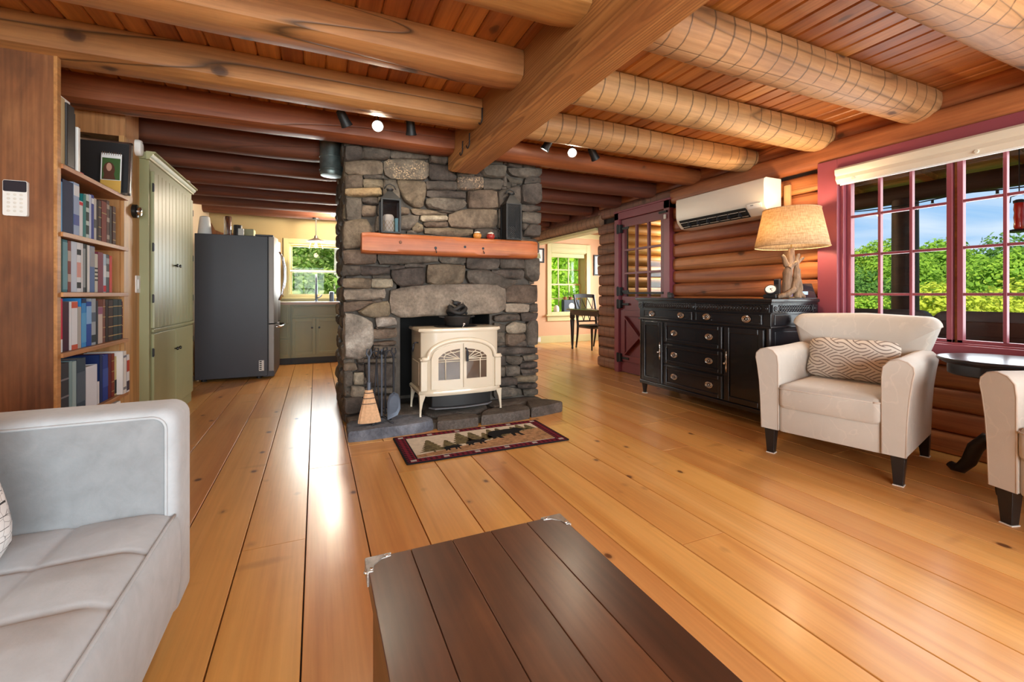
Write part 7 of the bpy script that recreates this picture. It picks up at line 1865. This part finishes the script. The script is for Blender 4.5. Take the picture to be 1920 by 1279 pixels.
for z_ in (zb+0.05, zb+0.16): MB().tube([(dq.x+0.0935*math.cos(a),4.15+0.0935*math.sin(a),z_) for a in np.linspace(0,2*PI,29)], 0.004, 6, caps=False).build('seam', 'galvanized', T, smooth=True)

# ================================================================== PORCH
PX = 6.0
structure(MB().box(XE+0.2, PX+0.3, -4, 5.19, -0.12, -0.04), 'floor_porch', 'porch_dark')
x0p, x1p, zA, zB = XE+0.17, PX+0.5, 2.62, 2.20
roof = structure(MB().add([(x0p,-5,zA+0.04),(x1p,-5,zB+0.04),(x1p,5.19,zB+0.04),(x0p,5.19,zA+0.04),(x0p,-5,zA+0.14),(x1p,-5,zB+0.14),(x1p,5.19,zB+0.14),(x0p,5.19,zA+0.14)], [(3,2,1,0),(4,5,6,7),(0,1,5,4),(1,2,6,5),(2,3,7,6),(3,0,4,7)]), 'ceiling_porch', 'porch_dark')
for k in range(14):
    y = -4.7 + k*0.72
    MB().obox(((x0p+x1p)/2, y, (zA+zB)/2+0.02), ((x1p-x0p)/2, 0, (zB-zA)/2), (0,0.045,0), (0,0,0.055)).build('rafter', 'porch_wood', roof)
for k in range(16):
    t0, t1 = k/16, (k+1)/16
    xa, xb = x0p+(x1p-x0p)*t0+0.003, x0p+(x1p-x0p)*t1-0.003
    MB().add([(xa,-5,zA+(zB-zA)*t0+0.03),(xb,-5,zA+(zB-zA)*t1+0.03),(xb,5.18,zA+(zB-zA)*t1+0.03),(xa,5.18,zA+(zB-zA)*t0+0.03),(xa,-5,zA+(zB-zA)*t0+0.045),(xb,-5,zA+(zB-zA)*t1+0.045),(xb,5.18,zA+(zB-zA)*t1+0.045),(xa,5.18,zA+(zB-zA)*t0+0.045)], [(3,2,1,0),(4,5,6,7),(0,1,5,4),(1,2,6,5),(2,3,7,6),(3,0,4,7)]).build('roof_board', 'porch_wood', roof)
def ylog(x, y0, y1, z, r, mat, name, label, cat, **kw):
    n_ = 24; pts = [(x+0.01*noise.noise(Vector((i*0.5,2,3))), y0+(y1-y0)*i/n_, z+0.008*noise.noise(Vector((i*0.5,9,3)))) for i in range(n_+1)]
    return solo(MB().tube(pts, [r*(1+0.04*noise.noise(Vector((i*0.6,5,1)))) for i in range(n_+1)], 14), name, mat, label, cat, smooth=50)
ylog(PX, -4.5, 5.6, 2.165, 0.10, 'porch_dark', 'porch_beam', 'dark round log beam carrying the porch roof outside the window', 'log beam')
q = P(1697, 500, X=PX)
for i, y in enumerate((q.y, q.y-3.1)):
    solo(MB().tube([(PX,y,-0.04),(PX,y,0.8),(PX,y,1.5),(PX,y,2.10)], [0.125,0.12,0.118,0.115], 16), 'porch_post', 'porch_dark', 'dark round log post of the porch outside the window' if i == 0 else 'second log post farther along the porch beam', 'post', smooth=50)
ylog(PX, q.y-2.97, q.y-0.13, 0.745, 0.075, 'porch_dark', 'porch_rail', 'dark round porch rail along the window view', 'railing')
ylog(PX, q.y+0.13, 5.0, 0.745, 0.075, 'porch_dark', 'porch_rail', 'dark porch rail between the log post and the house', 'railing')
for k in range(26):
    y = -0.3+k*0.32
    if y > 4.9: break
    if abs(y-q.y) < 0.17 or abs(y-q.y+3.1) < 0.14: continue
    solo(MB().tube([(PX,y,-0.04),(PX,y,0.664)], 0.035, 8), 'baluster', 'porch_dark', 'dark log baluster under the porch rail', 'baluster', 'porch balusters', smooth=50)
# porch sofa seen from behind: wooden frame, grey back cushions
T = thing('porch_sofa', 'dark wooden porch sofa with grey back cushions outside the window', 'porch sofa', (4.95, 1.1, -0.04))
MB().box(4.62, 4.70, -0.2, 2.75, 0.62, 0.84).build('back_rail', 'porch_dark', T, bevel=0.01)
MB().box(4.62, 5.35, -0.2, 2.75, 0.24, 0.36).build('seat_frame', 'porch_dark', T, bevel=0.01)
for y in (-0.15, 0.8, 1.75, 2.70): MB().box(4.62, 4.70, y-0.05, y+0.05, -0.04, 0.62).build('leg', 'porch_dark', T)
for y in (-0.15, 2.70): MB().box(5.27, 5.35, y-0.05, y+0.05, -0.04, 0.50).build('leg', 'porch_dark', T)
for k in range(4):
    y = -0.12 + k*0.70
    MB().pillow(rect(y,y+0.68,0.38,0.915,0.09,5), [(0.9,0),(1,0.03),(1,0.11),(0.9,0.15)], lambda u, v, d_: (4.72+d_-0.12*(v-0.4)+0.02, u, v)).build('back_cushion', 'porch_cushion', T, smooth=50)
    MB().pillow(rect(4.80,5.38,y,y+0.68,0.05,4), [(0.95,0),(1,0.03),(1,0.09),(0.95,0.12)], XY(0.362)).build('seat_cushion', 'porch_cushion', T, smooth=50)
# string lights along the beam
T = thing('string_lights', 'black string of small bulbs hung along the porch beam', 'string lights', (PX-0.14, 1.5, 1.95))
pts = []
for k in range(61):
    y = 4.6 - k*0.12; sag = 0.035*abs(math.sin(k*PI/10)); pts.append((PX-0.13, y, 2.055-sag))
MB().tube(pts, 0.006, 6).build('cable', 'iron', T)
for k in range(2, 60, 4):
    x, y, z = pts[k]
    s_ = MB().lathe([(0.012,-0.03),(0.012,0.0)], (x,y,z-0.005), 8).build('socket', 'iron', T)
    MB().sphere((x,y,z-0.055), 0.022, 10, 8, 1.25).build('bulb', 'bulb_soft' if k in (10, 14) else 'shade_glass', T, smooth=True)
# hummingbird feeder
q = P(1911, 405, X=5.5); fx, fyy = 5.5, q.y
zt_, zb_ = P(1911, 374, X=5.5).z, P(1911, 436, X=5.5).z
T = thing('hummingbird_feeder', 'red glass hummingbird feeder hanging from the porch beam', 'bird feeder', (fx, fyy, zb_))
MB().lathe([(0.03,0),(0.09,0.006),(0.095,0.014),(0.04,0.03)], (fx,fyy,zb_), 20).build('dish', 'iron', T, smooth=40)
MB().lathe([(0.028,0.03),(0.034,0.05),(0.031,0.09),(0.035,0.13),(0.031,0.17),(0.035,0.20),(0.031,zt_-zb_-0.03)], (fx,fyy,zb_), 18).build('bottle', 'feeder_red', T, smooth=40)
MB().lathe([(0.036,zt_-zb_-0.03),(0.037,zt_-zb_-0.008),(0.02,zt_-zb_)], (fx,fyy,zb_), 18).build('cap', 'iron', T, smooth=40)
MB().tube([(fx,fyy-0.055,zt_-0.02),(fx,fyy-0.05,zt_+0.03),(fx,fyy,zt_+0.045),(fx,fyy+0.05,zt_+0.03),(fx,fyy+0.055,zt_-0.02)], 0.004, 6).build('bail', 'iron', T, smooth=True)
MB().tube([(fx,fyy,zt_+0.045),(fx,fyy,2.33)], 0.004, 6).build('chain', 'iron', T)
# neighbouring log wing seen through the door panes
wing = MB()
T = thing('porch_wing_wall', 'orange log wall of the porch wing outside the red door', 'log wall', (4.9, 5.14, 0))
for k in range(17):
    MB().tube([(XE+0.2, 5.12, -0.04+0.075+k*0.15), (PX-0.2, 5.12, -0.04+0.075+k*0.15)], 0.082, 12).build('log', 'wing_log', T, smooth=50)

T = thing('added_porch_lamp', 'small added wall lantern that lights the orange log wing outside the red door', 'added lamp', (5.0, 4.93, 1.75))  # added lamp, put here to light the log wing behind the door panes
MB().box(4.96, 5.04, 4.99, 5.035, 1.72, 1.90).build('wall_plate', 'iron', T, bevel=0.004)
MB().lathe([(0.045,0.13),(0.06,0.14),(0.02,0.18)], (5.0,4.95,1.72), 12).build('cap', 'iron', T)
MB().sphere((5.0,4.95,1.80), 0.035, 12, 8, 1.3).build('bulb', 'bulb_soft', T, smooth=True)
add_light('added_porch_light', 'POINT', (5.0, 4.86, 1.80), 45, (1.0,0.80,0.5), shadow_soft_size=0.05)
# ================================================================== OUTSIDE: ground and trees
def gz(x, y): return -0.9 - 0.10*max(0, x-7) + 0.00*y if x > 5 else -0.9
m = MB(); m.grid(30, 40, lambda u, v: (-40+u*150, -90+v*180, -0.9 - (0.085*max(0.0, -40+u*150-8) if u*150 < 75 else 0.085*27 - 0.05*(u*150-75)*0) + 1.2*noise.noise(Vector((u*6, v*6, 1)))*(1 if u*150 > 60 else 0)))
structure(m, 'ground', 'grass')
def ground_z(x, y):
    return -0.9 - (0.085*max(0.0, x-8) if x < 35 else 0.085*27)
def crown(name, n, rx_, rz_, leafsize, mat, seed, blobs=9):
    r = random.Random(seed); m = MB()
    cs = []
    for b in range(blobs):
        a = r.uniform(0, 2*PI); rr = rx_*0.62*math.sqrt(r.random()); zz = r.uniform(-0.55, 0.75)*rz_
        cs.append((Vector((rr*math.cos(a), rr*math.sin(a), zz)), r.uniform(0.34, 0.58)*rx_))
    vs = []; fs = []
    for i in range(n):
        c, s = cs[r.randrange(blobs)]
        d = Vector((r.gauss(0,1), r.gauss(0,1), r.gauss(0,1))).normalized()
        p = c + d*s*(0.75+0.3*r.random())
        nrm = (d + Vector((r.gauss(0,.5), r.gauss(0,.5), r.gauss(0,.5)+0.3))).normalized(); t1 = nrm.orthogonal().normalized(); t1.rotate(Matrix.Rotation(r.uniform(0,6.28), 3, nrm)); t2 = nrm.cross(t1)
        L = leafsize*r.uniform(0.6,1.25); k = len(vs)
        vs += [p - t1*L*0.5, p + t2*L*0.28, p + t1*L*0.5, p - t2*L*0.28]; fs.append((k,k+1,k+2,k+3))
    return vs, fs
def tree_proto(name, label, group, n, rx_, rz_, h, leafsize, mat, seed):
    T = thing(name, label, 'tree', (0,0,0), group=group)
    vs, fs = crown(name, n, rx_, rz_, leafsize, mat, seed)
    me = bpy.data.meshes.new('foliage'); me.from_pydata([(v.x, v.y, v.z+h) for v in vs], [], fs); me.materials.append(M[mat])
    o = bpy.data.objects.new('foliage', me); COL.objects.link(o); o.parent = T; o['kind'] = 'stuff'
    MB().tube([(0,0,0),(0.1*rx_,0.02,h*0.5),(0.05*rx_,0,h)], [0.09*rx_,0.07*rx_,0.03*rx_], 8).build('trunk', 'bark', T, smooth=True, world=False)
    return T
tr_ = random.Random(5)
def place(proto, x, y, z, s, rz, first, label=None):
    o = proto if first else copy_tree(proto)
    o.location = (x, y, z); o.rotation_euler = (0, 0, rz); o.scale = (s, s, s*tr_.uniform(0.9, 1.15))
    if label: o['label'] = label
    return o
protos = [tree_proto('broadleaf_tree', 'mid green broadleaf tree on the hillside beyond the porch', 'hillside trees beyond the porch', 7500, 2.4, 2.3, 3.6, 0.24, 'leaf_far', 1),
          tree_proto('dark_tree', 'dark green tree on the hillside beyond the porch', 'dark hillside trees', 7500, 2.2, 2.7, 4.0, 0.22, 'leaf_dark', 2),
          tree_proto('yellow_tree', 'yellow-green bushy tree on the slope beyond the porch', 'yellowing hillside trees', 7000, 2.0, 1.6, 2.2, 0.20, 'leaf_yellow', 3)]
used = [False]*3
# the view runs from azimuth of px 1590 to 1920 and on
for ring_, (dist, cnt, tgt, spread) in enumerate(((17, 12, 0.2, 0.9), (23, 15, 1.5, 1.0), (31, 18, 2.7, 1.0), (42, 22, 4.0, 1.2))):
    for k in range(cnt):
        az = math.radians(42 + (112-42)*(k+tr_.uniform(0.15,0.85))/cnt)      # from north towards east-south-east
        d_ = dist*tr_.uniform(0.92, 1.1); x, y = d_*math.sin(az), d_*math.cos(az)
        if x < 9: continue
        kind = (2 if tr_.random() < 0.5 else 0) if ring_ == 0 else (0 if tr_.random() < 0.62 else (1 if tr_.random() < 0.75 else 2))
        gzv = ground_z(x, y)
        topz = tgt + tr_.uniform(-0.5, 0.5)*spread
        base_h = {0: 6.2, 1: 7.2, 2: 4.1}[kind]
        s = (topz + 1.05 - gzv)/base_h
        s = max(0.5, min(2.4, s))
        place(protos[kind], x, y, gzv-0.2, s, tr_.uniform(0, 6.28), not used[kind]); used[kind] = True
# woods close to the kitchen and dining windows
np1 = tree_proto('maple_tree', 'bright green maple behind the dining room window', 'maples north of the house', 5200, 2.3, 2.2, 2.6, 0.20, 'leaf_near', 8)
np2 = tree_proto('birch_tree', 'pale leafy tree behind the kitchen window', 'trees behind the kitchen', 4200, 2.2, 2.4, 2.8, 0.20, 'leaf_near_pale', 9)
f1 = f2 = True
for x, y, z, s in ((6.6,13.2,-1.2,1.0),(8.6,14.6,-1.2,1.15),(7.6,16.5,-1.0,1.5),(9.8,17.5,-1.0,1.5),(6.0,16.0,-1.0,1.4),(11.5,16.5,-1.0,1.3)):
    place(np1, x, y, z, s, tr_.uniform(0,6), f1); f1 = False
for x, y, z, s in ((-0.6,13.6,-1.2,1.0),(1.0,14.6,-1.2,1.1),(-2.2,15.5,-1.0,1.3),(0.4,17.0,-1.0,1.6),(2.6,16.5,-1.0,1.5),(-1.2,18.5,-1.0,1.7)):
    place(np2, x, y, z, s, tr_.uniform(0,6), f2); f2 = False
solo(MB().tube([(0.55,12.2,-1.0),(0.56,12.2,1.5),(0.60,12.25,4.0)], [0.16,0.14,0.12], 12), 'tree_trunk', 'birch_bark', 'pale grey trunk close behind the kitchen window', 'tree', smooth=50)

bush1 = tree_proto('lime_shrub', 'low lime green shrub below the dining room window trees', 'shrubs north of the dining room', 4200, 2.0, 1.1, 1.1, 0.17, 'leaf_near', 21)
bush2 = tree_proto('pale_shrub', 'low pale green shrub below the kitchen window trees', 'shrubs north of the kitchen', 4200, 2.0, 1.1, 1.1, 0.17, 'leaf_near_pale', 22)
for i, (x, y, s) in enumerate(((6.2,12.0,0.9),(8.2,12.6,1.0),(10.2,13.0,1.0),(7.2,14.4,1.2))): place(bush1, x, y, -0.95, s, i*1.3, i == 0)
for i, (x, y, s) in enumerate(((-1.3,12.0,0.9),(0.3,12.9,1.0),(2.0,12.3,0.9),(-2.6,13.4,1.1),(1.0,14.6,1.25))): place(bush2, x, y, -0.95, s, i*1.7, i == 0)
